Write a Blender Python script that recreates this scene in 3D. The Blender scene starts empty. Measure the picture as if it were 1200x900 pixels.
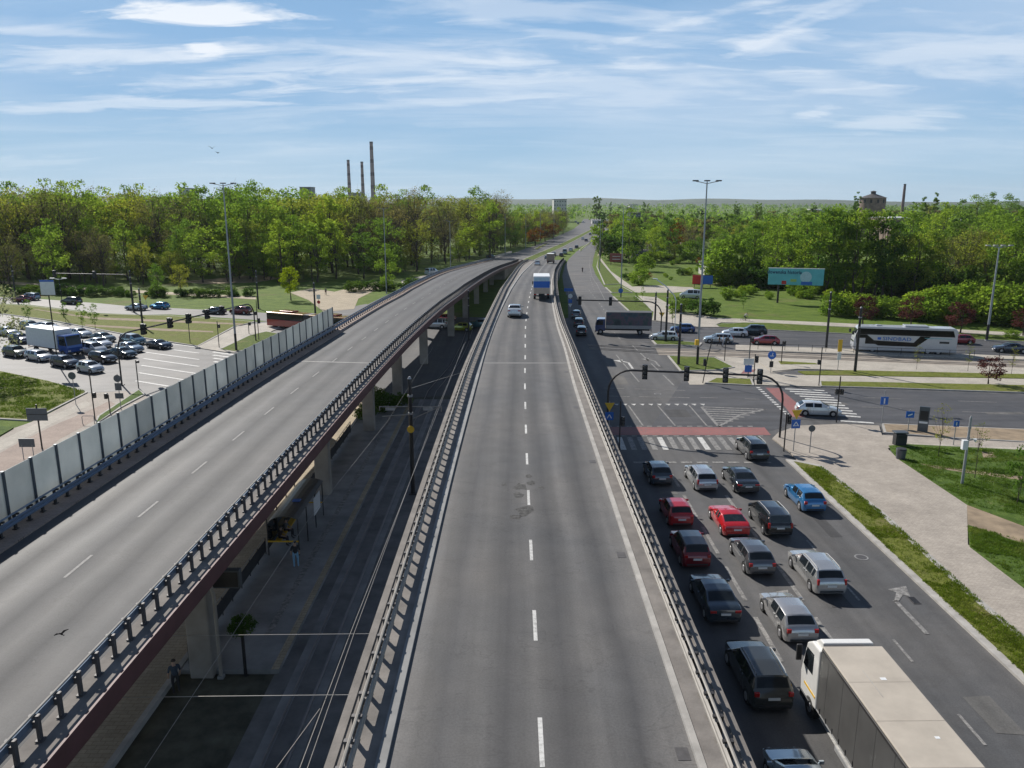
import bpy, bmesh, math, random
from mathutils import Vector, Matrix, noise as mnoise
R = random.Random(7)
sc = bpy.context.scene
COL = sc.collection
PI = math.pi
HAZE = 0.00005
# ------------------------------------------------------------------ camera geometry
F, HOR, CZ = 920.0, 237.0, 21.7
TH = math.atan((450 - HOR) / F)
CT, ST = math.cos(TH), math.sin(TH)
def ray(x, y):
    u, v = x - 600.0, y - 450.0
    return u, F * CT - v * ST, -F * ST - v * CT
def P(x, y, z=0.0):
    a, b, c = ray(x, y)
    t = (z - CZ) / c
    return Vector((a * t, b * t, z))
def ZT(Y, y):                       # height of image row y at depth Y
    a, b, c = ray(600, y)
    return CZ + c / b * Y
def zd(Y):                          # deck height of the flyover
    if Y < 130: return 7.5
    if Y > 315: return 0.05
    t = (Y - 130) / 185.0
    t2 = t * t * (3 - 2 * t) * 0.35 + t * 0.65
    return 7.5 * (1 - t2) + 0.05 * t2
def PD(x, y):                       # pixel on the deck surface
    lo, hi = 5.0, 1500.0
    a, b, c = ray(x, y)
    for _ in range(60):
        m = (lo + hi) / 2
        if CZ + c / b * m > zd(m): lo = m
        else: hi = m
    return Vector((a / b * lo, lo, zd(lo)))
class Curve:                        # smooth X(Y)
    def __init__(s, pts):
        s.p = sorted([(p[0], p[1]) for p in pts])
        n = len(s.p); s.m = []
        for i in range(n):
            a = s.p[max(0, i - 1)]; b = s.p[min(n - 1, i + 1)]
            s.m.append((b[1] - a[1]) / (b[0] - a[0]))
    def __call__(s, Y):
        p = s.p
        if Y <= p[0][0]: return p[0][1] + s.m[0] * (Y - p[0][0])
        if Y >= p[-1][0]: return p[-1][1] + s.m[-1] * (Y - p[-1][0])
        for i in range(len(p) - 1):
            if p[i][0] <= Y <= p[i + 1][0]:
                h = p[i + 1][0] - p[i][0]; t = (Y - p[i][0]) / h
                return ((2*t**3 - 3*t*t + 1) * p[i][1] + (t**3 - 2*t*t + t) * h * s.m[i]
                        + (-2*t**3 + 3*t*t) * p[i+1][1] + (t**3 - t*t) * h * s.m[i+1])
def dk(*pts):
    return [(q.y, q.x) for q in (PD(*p) for p in pts)]
# ------------------------------------------------------------------ mesh builder
class MB:
    def __init__(s): s.v = []; s.f = []; s.uv = None
    def add(s, vs, fs):
        n = len(s.v); s.v += [tuple(v) for v in vs]; s.f += [tuple(i + n for i in f) for f in fs]; return s
    def box(s, c, d, rz=0.0, M=None):
        x, y, z = d[0] / 2, d[1] / 2, d[2] / 2
        vs = [Vector((a*x, b*y, e*z)) for a in (-1, 1) for b in (-1, 1) for e in (-1, 1)]
        if M is None: M = Matrix.Rotation(rz, 3, 'Z')
        vs = [M @ v + Vector(c) for v in vs]
        return s.add(vs, [(0,1,3,2), (4,6,7,5), (0,4,5,1), (2,3,7,6), (0,2,6,4), (1,5,7,3)])
    def cyl(s, a, b, r0, r1=None, n=8, caps=True):
        a, b = Vector(a), Vector(b); r1 = r0 if r1 is None else r1
        d = (b - a).normalized()
        u = d.orthogonal().normalized(); w = d.cross(u)
        vs = []
        for p, r in ((a, r0), (b, r1)):
            for k in range(n):
                an = 2 * PI * k / n
                vs.append(p + (u * math.cos(an) + w * math.sin(an)) * r)
        fs = [(k, (k+1) % n, n + (k+1) % n, n + k) for k in range(n)]
        if caps: fs += [tuple(reversed(range(n))), tuple(range(n, 2*n))]
        return s.add(vs, fs)
    def tube(s, pts, r, n=6, r1=None):
        pts = [Vector(p) for p in pts]; m = len(pts); vs = []; fs = []
        r1 = r if r1 is None else r1
        up = None
        for i, p in enumerate(pts):
            d = (pts[min(m-1, i+1)] - pts[max(0, i-1)]).normalized()
            if up is None: up = d.orthogonal().normalized()
            up = (up - d * up.dot(d)).normalized(); w = d.cross(up)
            rr = r + (r1 - r) * i / max(1, m - 1)
            for k in range(n):
                an = 2 * PI * k / n
                vs.append(p + (up * math.cos(an) + w * math.sin(an)) * rr)
        for i in range(m - 1):
            for k in range(n):
                fs.append((i*n + k, i*n + (k+1) % n, (i+1)*n + (k+1) % n, (i+1)*n + k))
        fs += [tuple(reversed(range(n))), tuple(range((m-1)*n, m*n))]
        return s.add(vs, fs)
    def prism(s, pts, z0, z1):
        n = len(pts)
        vs = [(p[0], p[1], z0) for p in pts] + [(p[0], p[1], z1) for p in pts]
        return s.add(vs, [tuple(reversed(range(n))), tuple(range(n, 2*n))] + [(k, (k+1) % n, n + (k+1) % n, n + k) for k in range(n)])
    def xprism(s, pts, x0, x1):                 # (y,z) outline extruded along x
        n = len(pts)
        vs = [(x0, p[0], p[1]) for p in pts] + [(x1, p[0], p[1]) for p in pts]
        return s.add(vs, [tuple(range(n)), tuple(reversed(range(n, 2*n)))] + [(k, n + k, n + (k+1) % n, (k+1) % n) for k in range(n)])
    def loft(s, secs, closed=True, caps=True):
        n = len(secs[0]); vs = [p for q in secs for p in q]; fs = []
        for i in range(len(secs) - 1):
            for k in range(n if closed else n - 1):
                fs.append((i*n + k, i*n + (k+1) % n, (i+1)*n + (k+1) % n, (i+1)*n + k))
        if caps and closed: fs += [tuple(reversed(range(n))), tuple(range((len(secs)-1)*n, len(secs)*n))]
        return s.add(vs, fs)
    def build(s, name, m, parent=None, smooth=False, bevel=0.0, ang=40, recalc=True):
        me = bpy.data.meshes.new(name)
        if bevel or recalc:
            bm = bmesh.new()
            vs = [bm.verts.new(v) for v in s.v]
            for f in s.f:
                try: bm.faces.new([vs[i] for i in f])
                except ValueError: pass
            if recalc: bmesh.ops.recalc_face_normals(bm, faces=bm.faces[:])
            if bevel:
                ed = [e for e in bm.edges if len(e.link_faces) == 2 and e.calc_face_angle(0) > 0.6]
                bmesh.ops.bevel(bm, geom=ed, offset=bevel, segments=2, affect='EDGES', profile=0.5)
            bm.to_mesh(me); bm.free()
        else:
            me.from_pydata(s.v, [], s.f)
        if m: me.materials.append(m)
        if smooth:
            me.polygons.foreach_set('use_smooth', [True] * len(me.polygons))
            me.set_sharp_from_angle(angle=math.radians(ang))
        o = bpy.data.objects.new(name, me); COL.objects.link(o)
        if parent: o.parent = parent
        return o
def tag(o, label=None, cat=None, group=None, kind=None):
    if label: o['label'] = label
    if cat: o['category'] = cat
    if group: o['group'] = group
    if kind: o['kind'] = kind
    return o
def thing(name, label, cat, loc=(0,0,0), rz=0.0, group=None):
    o = bpy.data.objects.new(name, None); COL.objects.link(o)
    o.empty_display_size = 0.3
    o.location = loc; o.rotation_euler = (0, 0, rz)
    return tag(o, label, cat, group)
KIDS = {}
def kids(o): return [c for c in COL.objects if c.parent == o]
def dup(root, loc, rz=0.0, label=None, group=None, scale=None):
    ch = root.get('_k')
    r = root.copy(); COL.objects.link(r)
    r.location = loc; r.rotation_euler = (0, 0, rz)
    if scale: r.scale = scale
    if label: r['label'] = label
    if group: r['group'] = group
    for c in PROTO[root.name]:
        d = c.copy(); COL.objects.link(d); d.parent = r
        for g in PROTO.get(c.name, []):
            e = g.copy(); COL.objects.link(e); e.parent = d
    return r
PROTO = {}
def register(root):
    PROTO[root.name] = [c for c in COL.objects if c.parent == root]
    for c in PROTO[root.name]: PROTO[c.name] = [g for g in COL.objects if g.parent == c]
ORD = ['first','second','third','fourth','fifth','sixth','seventh','eighth','ninth','tenth','eleventh','twelfth','thirteenth','fourteenth','fifteenth','sixteenth','seventeenth','eighteenth']
# ------------------------------------------------------------------ materials
def newmat(name):
    m = bpy.data.materials.new(name); m.use_nodes = True
    nt = m.node_tree; b = nt.nodes['Principled BSDF']
    return m, nt, b
def N(nt, t, **kw):
    n = nt.nodes.new(t)
    for k, v in kw.items():
        if k == 'op': n.operation = v
        elif k.startswith('i_'): n.inputs[k[2:].replace('_', ' ')].default_value = v
        elif k.startswith('n'): n.inputs[int(k[1:])].default_value = v
    return n
def coord(nt, world):
    if world: return nt.nodes.new('ShaderNodeNewGeometry').outputs['Position']
    return nt.nodes.new('ShaderNodeTexCoord').outputs['Object']
def noise(nt, co, scale, detail=4, rough=0.6):
    n = nt.nodes.new('ShaderNodeTexNoise'); n.inputs['Scale'].default_value = scale
    n.inputs['Detail'].default_value = detail; n.inputs['Roughness'].default_value = rough
    nt.links.new(co, n.inputs['Vector']); return n.outputs['Fac']
def ramp(nt, fac, stops):
    r = nt.nodes.new('ShaderNodeValToRGB'); nt.links.new(fac, r.inputs['Fac'])
    e = r.color_ramp.elements
    while len(e) < len(stops): e.new(0.5)
    for k, (p, c) in enumerate(stops):
        e[k].position = p; e[k].color = (c[0], c[1], c[2], 1) if hasattr(c, '__len__') else (c, c, c, 1)
    return r.outputs['Color']
def mixc(nt, a, b, fac, mode='MIX'):
    n = nt.nodes.new('ShaderNodeMix'); n.data_type = 'RGBA'; n.blend_type = mode
    for s, v in ((n.inputs[6], a), (n.inputs[7], b), (n.inputs[0], fac)):
        if hasattr(v, 'is_output') or isinstance(v, bpy.types.NodeSocket): nt.links.new(v, s)
        elif isinstance(v, (int, float)): s.default_value = v
        else: s.default_value = (v[0], v[1], v[2], 1)
    return n.outputs[2]
def pm(name, col, rough=0.6, metal=0.0, var=0.12, scale=3.0, bump=0.0, spec=0.5, world=False, coat=0.0):
    m, nt, b = newmat(name)
    co = coord(nt, world)
    f = noise(nt, co, scale)
    lo = [c * (1 - var) for c in col]; hi = [min(1, c * (1 + var)) for c in col]
    nt.links.new(ramp(nt, f, [(0.3, lo), (0.7, hi)]), b.inputs['Base Color'])
    b.inputs['Roughness'].default_value = rough; b.inputs['Metallic'].default_value = metal
    b.inputs['Specular IOR Level'].default_value = spec
    b.inputs['Coat Weight'].default_value = coat; b.inputs['Coat Roughness'].default_value = 0.03
    if bump:
        bp = nt.nodes.new('ShaderNodeBump'); bp.inputs['Strength'].default_value = bump
        bp.inputs['Distance'].default_value = 0.02
        nt.links.new(noise(nt, co, scale * 12, 3), bp.inputs['Height']); nt.links.new(bp.outputs[0], b.inputs['Normal'])
    return m
def asphalt(name, col, rough=0.7, tracks=None, spec=0.3, warm=(1.08, 1.02, 0.95), streak=(0.75, 0.03, 1)):
    m, nt, b = newmat(name); co = coord(nt, True)
    big = noise(nt, co, 0.13, 5, 0.65); fine = noise(nt, co, 14.0, 5, 0.8); mid = noise(nt, co, 0.9, 4, 0.6)
    lo = [c * 0.88 for c in col]; hi = [c * 1.12 * w for c, w in zip(col, warm)]
    c = ramp(nt, big, [(0.32, lo), (0.68, hi)])
    c = mixc(nt, c, ramp(nt, mid, [(0.3, (0.82,)*3), (0.7, (1.14,)*3)]), 0.6, 'MULTIPLY')
    c = mixc(nt, c, ramp(nt, fine, [(0.3, (0.55,)*3), (0.72, (1.4,)*3)]), 0.55, 'MULTIPLY')
    vo = nt.nodes.new('ShaderNodeTexVoronoi'); vo.feature = 'DISTANCE_TO_EDGE'; vo.inputs['Scale'].default_value = 0.22
    wv = nt.nodes.new('ShaderNodeVectorMath'); wv.operation = 'MULTIPLY_ADD'
    nz = nt.nodes.new('ShaderNodeTexNoise'); nz.inputs['Scale'].default_value = 0.7; nt.links.new(co, nz.inputs['Vector'])
    nt.links.new(nz.outputs['Color'], wv.inputs[0]); wv.inputs[1].default_value = (3, 3, 0); nt.links.new(co, wv.inputs[2])
    nt.links.new(wv.outputs[0], vo.inputs['Vector'])
    cr = ramp(nt, vo.outputs['Distance'], [(0.0, (0.62,)*3), (0.012, (1,)*3)])
    c = mixc(nt, c, cr, 0.22, 'MULTIPLY')
    if not tracks:
        st = nt.nodes.new('ShaderNodeTexNoise'); st.inputs['Scale'].default_value = 1.0; st.inputs['Detail'].default_value = 4
        mp = nt.nodes.new('ShaderNodeMapping'); mp.inputs['Scale'].default_value = streak; nt.links.new(co, mp.inputs['Vector']); nt.links.new(mp.outputs[0], st.inputs['Vector'])
        c = mixc(nt, c, ramp(nt, st.outputs['Fac'], [(0.32, (0.72,)*3), (0.68, (1.25,)*3)]), 0.8, 'MULTIPLY')
    if tracks:
        uv = nt.nodes.new('ShaderNodeUVMap'); sx = nt.nodes.new('ShaderNodeSeparateXYZ'); nt.links.new(uv.outputs[0], sx.inputs[0])
        ad = N(nt, 'ShaderNodeMath', op='ADD'); wob = noise(nt, co, 0.25, 2)
        mw = N(nt, 'ShaderNodeMath', op='MULTIPLY_ADD', n1=0.07, n2=-0.035); nt.links.new(wob, mw.inputs[0])
        nt.links.new(sx.outputs[0], ad.inputs[0]); nt.links.new(mw.outputs[0], ad.inputs[1])
        tr = ramp(nt, ad.outputs[0], [(p, (v, v * 0.985, v * 0.96) if v > 1 else (v, v, v * 1.02)) for p, v in tracks])
        st = nt.nodes.new('ShaderNodeTexNoise'); st.inputs['Scale'].default_value = 1.0; st.inputs['Detail'].default_value = 4
        mp = nt.nodes.new('ShaderNodeMapping'); mp.inputs['Scale'].default_value = (1.6, 0.035, 1); nt.links.new(co, mp.inputs['Vector']); nt.links.new(mp.outputs[0], st.inputs['Vector'])
        c = mixc(nt, c, tr, 1.0, 'MULTIPLY')
        sk = nt.nodes.new('ShaderNodeTexNoise'); sk.inputs['Scale'].default_value = 1.0; sk.inputs['Detail'].default_value = 5; sk.inputs['Roughness'].default_value = 0.7
        m3 = nt.nodes.new('ShaderNodeMapping'); m3.inputs['Scale'].default_value = (0.10, 0.16, 1); nt.links.new(co, m3.inputs['Vector']); nt.links.new(m3.outputs[0], sk.inputs['Vector'])
        c = mixc(nt, c, ramp(nt, sk.outputs['Fac'], [(0.495, (1,)*3), (0.5, (0.65,)*3), (0.505, (1,)*3)]), 0.5, 'MULTIPLY')
        c = mixc(nt, c, ramp(nt, st.outputs['Fac'], [(0.35, (0.8,)*3), (0.65, (1.15,)*3)]), 0.7, 'MULTIPLY')
    nt.links.new(c, b.inputs['Base Color'])
    b.inputs['Roughness'].default_value = rough; b.inputs['Specular IOR Level'].default_value = spec
    if tracks and 'polished' in name:
        mr = nt.nodes.new('ShaderNodeMapRange'); nt.links.new(tr, mr.inputs['Value']); mr.inputs['From Min'].default_value = 0.7; mr.inputs['From Max'].default_value = 1.3; mr.inputs['To Min'].default_value = rough + 0.07; mr.inputs['To Max'].default_value = rough - 0.03
        nt.links.new(mr.outputs[0], b.inputs['Roughness'])
    bp = nt.nodes.new('ShaderNodeBump'); bp.inputs['Strength'].default_value = 0.35; bp.inputs['Distance'].default_value = 0.01
    nt.links.new(noise(nt, co, 30, 3, 0.8), bp.inputs['Height']); nt.links.new(bp.outputs[0], b.inputs['Normal'])
    return m
def grassmat(name, greens, dry, dryamt=0.5, scale=0.25):
    m, nt, b = newmat(name); co = coord(nt, True)
    n1 = noise(nt, co, scale, 6, 0.7); n2 = noise(nt, co, scale * 6, 5, 0.7); n3 = noise(nt, co, 8, 4, 0.8)
    c = ramp(nt, n2, [(0.3, greens[0]), (0.52, greens[1]), (0.75, greens[2])])
    d = ramp(nt, n1, [(0.66 - 0.3 * dryamt, (0,)*3), (0.8 - 0.3 * dryamt, (1,)*3)])
    c = mixc(nt, c, dry, d)
    c = mixc(nt, c, ramp(nt, n3, [(0.3, (0.45,)*3), (0.7, (1.5,)*3)]), 0.7, 'MULTIPLY')
    nt.links.new(c, b.inputs['Base Color']); b.inputs['Roughness'].default_value = 0.9; b.inputs['Specular IOR Level'].default_value = 0.15
    bp = nt.nodes.new('ShaderNodeBump'); bp.inputs['Strength'].default_value = 0.9; bp.inputs['Distance'].default_value = 0.12
    nt.links.new(noise(nt, co, 3.5, 6, 0.8), bp.inputs['Height']); nt.links.new(bp.outputs[0], b.inputs['Normal'])
    return m
def paving(name, col, sx=2.0, sy=2.0):
    m, nt, b = newmat(name); co = coord(nt, True)
    br = nt.nodes.new('ShaderNodeTexBrick'); nt.links.new(co, br.inputs['Vector'])
    br.inputs['Scale'].default_value = sx; br.inputs['Mortar Size'].default_value = 0.012
    br.inputs['Color1'].default_value = (col[0]*0.92, col[1]*0.92, col[2]*0.92, 1); br.inputs['Color2'].default_value = (col[0]*1.08, col[1]*1.08, col[2]*1.07, 1)
    br.inputs['Mortar'].default_value = (col[0]*0.62, col[1]*0.6, col[2]*0.58, 1)
    c = mixc(nt, br.outputs['Color'], ramp(nt, noise(nt, co, 0.35, 6, 0.7), [(0.3, (0.72,)*3), (0.7, (1.18,)*3)]), 0.8, 'MULTIPLY')
    c = mixc(nt, c, ramp(nt, noise(nt, co, 7, 4, 0.7), [(0.3, (0.75,)*3), (0.7, (1.2,)*3)]), 0.5, 'MULTIPLY')
    nt.links.new(c, b.inputs['Base Color']); b.inputs['Roughness'].default_value = 0.85; b.inputs['Specular IOR Level'].default_value = 0.25
    return m
def paintmat(name, col, wear=0.45):
    m, nt, b = newmat(name); co = coord(nt, True)
    f = noise(nt, co, 4.0, 6, 0.8); g = noise(nt, co, 0.5, 3, 0.6)
    base = (0.13, 0.125, 0.12)
    w = ramp(nt, f, [(wear - 0.16, (0,)*3), (wear + 0.14, (1,)*3)])
    c = mixc(nt, base, col, w); c = mixc(nt, c, ramp(nt, g, [(0.3, (0.75,)*3), (0.7, (1.1,)*3)]), 0.7, 'MULTIPLY')
    nt.links.new(c, b.inputs['Base Color']); b.inputs['Roughness'].default_value = 0.7
    return m
def leafmat(name, cols, trans=0.4):
    m, nt, b = newmat(name); co = coord(nt, False)
    oi = nt.nodes.new('ShaderNodeObjectInfo')
    n1 = noise(nt, co, 0.35, 3, 0.6); n2 = noise(nt, co, 2.5, 2, 0.6)
    c = ramp(nt, n1, [(0.3, cols[0]), (0.5, cols[1]), (0.7, cols[2])])
    c = mixc(nt, c, ramp(nt, n2, [(0.3, (0.6,)*3), (0.7, (1.35,)*3)]), 0.8, 'MULTIPLY')
    c = mixc(nt, c, ramp(nt, oi.outputs['Random'], [(0.0, (0.72, 0.8, 0.75)), (0.5, (1.0, 1.0, 1.0)), (1.0, (1.35, 1.2, 0.95))]), 1.0, 'MULTIPLY')
    d = nt.nodes.new('ShaderNodeBsdfDiffuse'); t = nt.nodes.new('ShaderNodeBsdfTranslucent'); mx = nt.nodes.new('ShaderNodeMixShader')
    nt.links.new(c, d.inputs['Color'])
    tc = mixc(nt, c, (1.10, 1.24, 0.68), 1.0, 'MULTIPLY'); nt.links.new(tc, t.inputs['Color'])
    mx.inputs[0].default_value = trans
    nt.links.new(d.outputs[0], mx.inputs[1]); nt.links.new(t.outputs[0], mx.inputs[2])
    nt.nodes.remove(b); nt.links.new(mx.outputs[0], nt.nodes['Material Output'].inputs['Surface'])
    return m
M = {}
M['asph'] = asphalt('road_asphalt', (0.100, 0.101, 0.104), 0.72)
M['asph_bright'] = asphalt('glare_worn_asphalt', (0.125, 0.123, 0.122), 0.68, streak=(0.12, 0.4, 1))  # worn asphalt, sun glare of the left roads put into its paler colour
M['asph_dark'] = asphalt('fresh_dark_asphalt', (0.078, 0.081, 0.090), 0.75, streak=(0.06, 0.6, 1))
M['deck_r'] = asphalt('flyover_asphalt', (0.096, 0.097, 0.100), 0.7, tracks=[(0.0, 1.5), (0.07, 1.2), (0.16, 0.74), (0.27, 1.25), (0.38, 0.68), (0.49, 1.1), (0.6, 0.70), (0.71, 1.35), (0.84, 0.66), (0.93, 1.35), (1.0, 1.5)])
M['deck_l'] = asphalt('flyover_asphalt_polished', (0.062, 0.064, 0.068), 0.68, tracks=[(0.0, 1.0), (0.10, 1.3), (0.20, 0.80), (0.33, 1.36), (0.47, 0.76), (0.58, 1.18), (0.70, 0.78), (0.82, 1.2), (1.0, 0.85)], spec=0.33)
M['grass'] = grassmat('lawn', ((0.06, 0.09, 0.015), (0.10, 0.14, 0.022), (0.15, 0.185, 0.035)), (0.20, 0.17, 0.07), 0.25)
M['grass_fresh'] = grassmat('fresh_lawn', ((0.05, 0.09, 0.016), (0.085, 0.14, 0.024), (0.13, 0.18, 0.038)), (0.19, 0.16, 0.075), 0.2)
M['grass_dry'] = grassmat('dry_lawn', ((0.095, 0.115, 0.02), (0.15, 0.17, 0.03), (0.205, 0.21, 0.05)), (0.19, 0.16, 0.07), 0.35)
M['terrain'] = grassmat('wild_grass', ((0.065, 0.11, 0.016), (0.11, 0.165, 0.024), (0.155, 0.205, 0.036)), (0.17, 0.14, 0.065), 0.35, 0.06)
M['pave'] = paving('grey_paving', (0.40, 0.355, 0.305))
M['pave_light'] = paving('pale_paving', (0.46, 0.42, 0.36))
M['pave_pink'] = paving('pinkish_paving', (0.35, 0.275, 0.23), 3.0)
M['pave_cream'] = paving('cream_paving', (0.42, 0.35, 0.25), 1.0)
M['dirt'] = pm('trodden_earth', (0.27, 0.205, 0.135), 0.95, var=0.3, scale=0.8, bump=0.5, world=True)
M['soil'] = pm('shaded_ground', (0.085, 0.085, 0.06), 0.95, var=0.5, scale=0.8, bump=0.5, world=True)  # grass in the flyover's shade put in as a dark ground colour
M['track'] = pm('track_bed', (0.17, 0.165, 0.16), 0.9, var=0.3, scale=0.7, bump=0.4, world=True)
M['track_sun'] = pm('sunlit_track_bed', (0.29, 0.25, 0.205), 0.9, var=0.25, scale=0.5, bump=0.3, world=True)  # sunlit copy of the track bed, the sun's brightness set into the colour
M['kerb'] = pm('kerb_stone', (0.38, 0.36, 0.33), 0.85, var=0.22, scale=1.3, bump=0.2, world=True)
M['conc'] = pm('bridge_concrete', (0.32, 0.29, 0.255), 0.85, var=0.22, scale=0.6, bump=0.25, world=True)
M['conc_dark'] = pm('stained_concrete', (0.25, 0.25, 0.245), 0.85, var=0.3, scale=0.5, bump=0.2, world=True)
M['ledge'] = pm('ledge_concrete', (0.19, 0.172, 0.155), 0.9, var=0.28, scale=0.9, bump=0.4, world=True)
M['fascia'] = pm('maroon_fascia', (0.105, 0.040, 0.040), 0.6, var=0.2, scale=1.0, world=True)
M['white'] = paintmat('road_paint', (0.62, 0.61, 0.58), 0.40)
M['white_worn'] = paintmat('worn_road_paint', (0.40, 0.385, 0.36), 0.55)
M['white_faint'] = paintmat('faded_road_paint', (0.26, 0.255, 0.245), 0.55)
M['red_path'] = paintmat('red_cycle_surface', (0.30, 0.10, 0.09), 0.42)
M['steel'] = pm('galvanised_steel', (0.33, 0.33, 0.33), 0.6, 0.2, var=0.15, scale=5)
M['rail_blue'] = pm('sky_tinted_guard_rail', (0.15, 0.20, 0.27), 0.35, 0.4, var=0.15, scale=2)  # blue is the sky's reflection put into the rail colour
M['post_dark'] = pm('dark_post_paint', (0.045, 0.042, 0.042), 0.5, 0.3, var=0.2, scale=4)
M['post_brown'] = pm('weathered_post', (0.085, 0.08, 0.08), 0.6, 0.2, var=0.25, scale=4)
M['handrail'] = pm('pale_handrail', (0.30, 0.275, 0.24), 0.65, 0.0, var=0.15, scale=3)
M['black'] = pm('black_paint', (0.018, 0.018, 0.02), 0.45, var=0.2, scale=4)
M['dark'] = pm('dark_plastic', (0.03, 0.03, 0.032), 0.6, var=0.2, scale=6)
M['grey_pole'] = pm('grey_pole_paint', (0.33, 0.35, 0.36), 0.5, 0.3, var=0.1, scale=2)
M['tyre'] = pm('tyre_rubber', (0.018, 0.018, 0.018), 0.85, var=0.2, scale=8)
M['rim'] = pm('alloy_rim', (0.45, 0.45, 0.46), 0.35, 0.8, var=0.1, scale=8)
M['plate'] = pm('number_plate', (0.75, 0.75, 0.72), 0.5, var=0.05)
M['tail'] = pm('tail_lamp', (0.42, 0.012, 0.010), 0.2, var=0.15, scale=8, coat=0.6)
M['head'] = pm('head_lamp', (0.75, 0.78, 0.8), 0.12, 0.3, var=0.1, scale=8, coat=1.0)
M['amber'] = pm('amber_lens', (0.6, 0.25, 0.02), 0.3, var=0.1)
M['bluesign'] = pm('blue_sign', (0.02, 0.13, 0.50), 0.4, var=0.06)
M['yellowsign'] = pm('yellow_sign', (0.75, 0.45, 0.03), 0.45, var=0.06)
M['redsign'] = pm('red_sign', (0.5, 0.02, 0.02), 0.4, var=0.06)
M['whitesign'] = pm('white_sign', (0.75, 0.76, 0.76), 0.45, var=0.05)
M['greysign'] = pm('sign_back', (0.10, 0.115, 0.13), 0.45, 0.4, var=0.1)
M['bark'] = pm('bark', (0.072, 0.055, 0.042), 0.95, var=0.35, scale=2.5, bump=0.6)
M['brick'] = pm('old_brick', (0.23, 0.17, 0.135), 0.9, var=0.3, scale=0.6, bump=0.2)
M['render'] = pm('pale_render', (0.55, 0.53, 0.49), 0.9, var=0.15, scale=0.3)
M['roofgrey'] = pm('grey_roofing', (0.22, 0.22, 0.225), 0.8, var=0.2, scale=0.4)
M['roofwhite'] = pm('white_roofing', (0.62, 0.62, 0.62), 0.7, var=0.15, scale=0.15)
M['roofdark'] = pm('dark_roofing', (0.07, 0.065, 0.065), 0.8, var=0.2, scale=0.5)
m, nt, b = newmat('vehicle_glass'); M['glass'] = m
nt.links.new(ramp(nt, noise(nt, coord(nt, False), 1.5), [(0.3, (0.010, 0.013, 0.016)), (0.7, (0.02, 0.026, 0.03))]), b.inputs['Base Color'])
b.inputs['Roughness'].default_value = 0.06; b.inputs['Specular IOR Level'].default_value = 0.4
m, nt, b = newmat('frosted_acrylic'); M['acryl'] = m
co = coord(nt, True); oi = nt.nodes.new('ShaderNodeObjectInfo'); cc = ramp(nt, noise(nt, co, 0.5, 5), [(0.3, (0.56, 0.585, 0.57)), (0.7, (0.72, 0.735, 0.715))]); cc = mixc(nt, cc, ramp(nt, oi.outputs['Random'], [(0.0, (0.84,)*3), (1.0, (1.08,)*3)]), 1.0, 'MULTIPLY')
d = nt.nodes.new('ShaderNodeBsdfDiffuse'); t = nt.nodes.new('ShaderNodeBsdfTranslucent'); g = nt.nodes.new('ShaderNodeBsdfGlossy'); g.inputs['Roughness'].default_value = 0.3
mx = nt.nodes.new('ShaderNodeMixShader'); mx.inputs[0].default_value = 0.5
m2 = nt.nodes.new('ShaderNodeMixShader'); m2.inputs[0].default_value = 0.05
nt.links.new(cc, d.inputs[0]); nt.links.new(cc, t.inputs[0]); nt.links.new(d.outputs[0], mx.inputs[1]); nt.links.new(t.outputs[0], mx.inputs[2])
nt.links.new(mx.outputs[0], m2.inputs[1]); nt.links.new(g.outputs[0], m2.inputs[2]); nt.nodes.remove(b)
nt.links.new(m2.outputs[0], nt.nodes['Material Output'].inputs['Surface'])
_pc = {}
def car_paint(col, metal=0.35):
    k = (col, metal)
    if k not in _pc: _pc[k] = pm('car_paint', col, 0.2, metal, var=0.06, scale=1.5, coat=1.0)
    return _pc[k]
# ------------------------------------------------------------------ world, sun, camera
SUN = Vector((-0.78, 1.12, 1.0)).normalized()
EL = math.asin(SUN.z); AZ = math.atan2(SUN.x, SUN.y)
w = bpy.data.worlds.new('World'); sc.world = w; w.use_nodes = True
nt = w.node_tree; bg = nt.nodes['Background']; bg.inputs['Strength'].default_value = 0.06
sky = nt.nodes.new('ShaderNodeTexSky'); sky.sky_type = 'NISHITA'; sky.sun_disc = False
sky.sun_elevation = EL; sky.sun_rotation = AZ; sky.altitude = 200; sky.air_density = 1.0; sky.dust_density = 0.1; sky.ozone_density = 3.5
tc = nt.nodes.new('ShaderNodeTexCoord'); sp = nt.nodes.new('ShaderNodeSeparateXYZ'); nt.links.new(tc.outputs['Generated'], sp.inputs[0])
zc = N(nt, 'ShaderNodeMath', op='MAXIMUM', n1=0.0); nt.links.new(sp.outputs[2], zc.inputs[0])
za = N(nt, 'ShaderNodeMath', op='ADD', n1=0.10); nt.links.new(zc.outputs[0], za.inputs[0])
dx = N(nt, 'ShaderNodeMath', op='DIVIDE'); nt.links.new(sp.outputs[0], dx.inputs[0]); nt.links.new(za.outputs[0], dx.inputs[1])
dy = N(nt, 'ShaderNodeMath', op='DIVIDE'); nt.links.new(sp.outputs[1], dy.inputs[0]); nt.links.new(za.outputs[0], dy.inputs[1])
cb = nt.nodes.new('ShaderNodeCombineXYZ'); nt.links.new(dx.outputs[0], cb.inputs[0]); nt.links.new(dy.outputs[0], cb.inputs[1])
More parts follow.
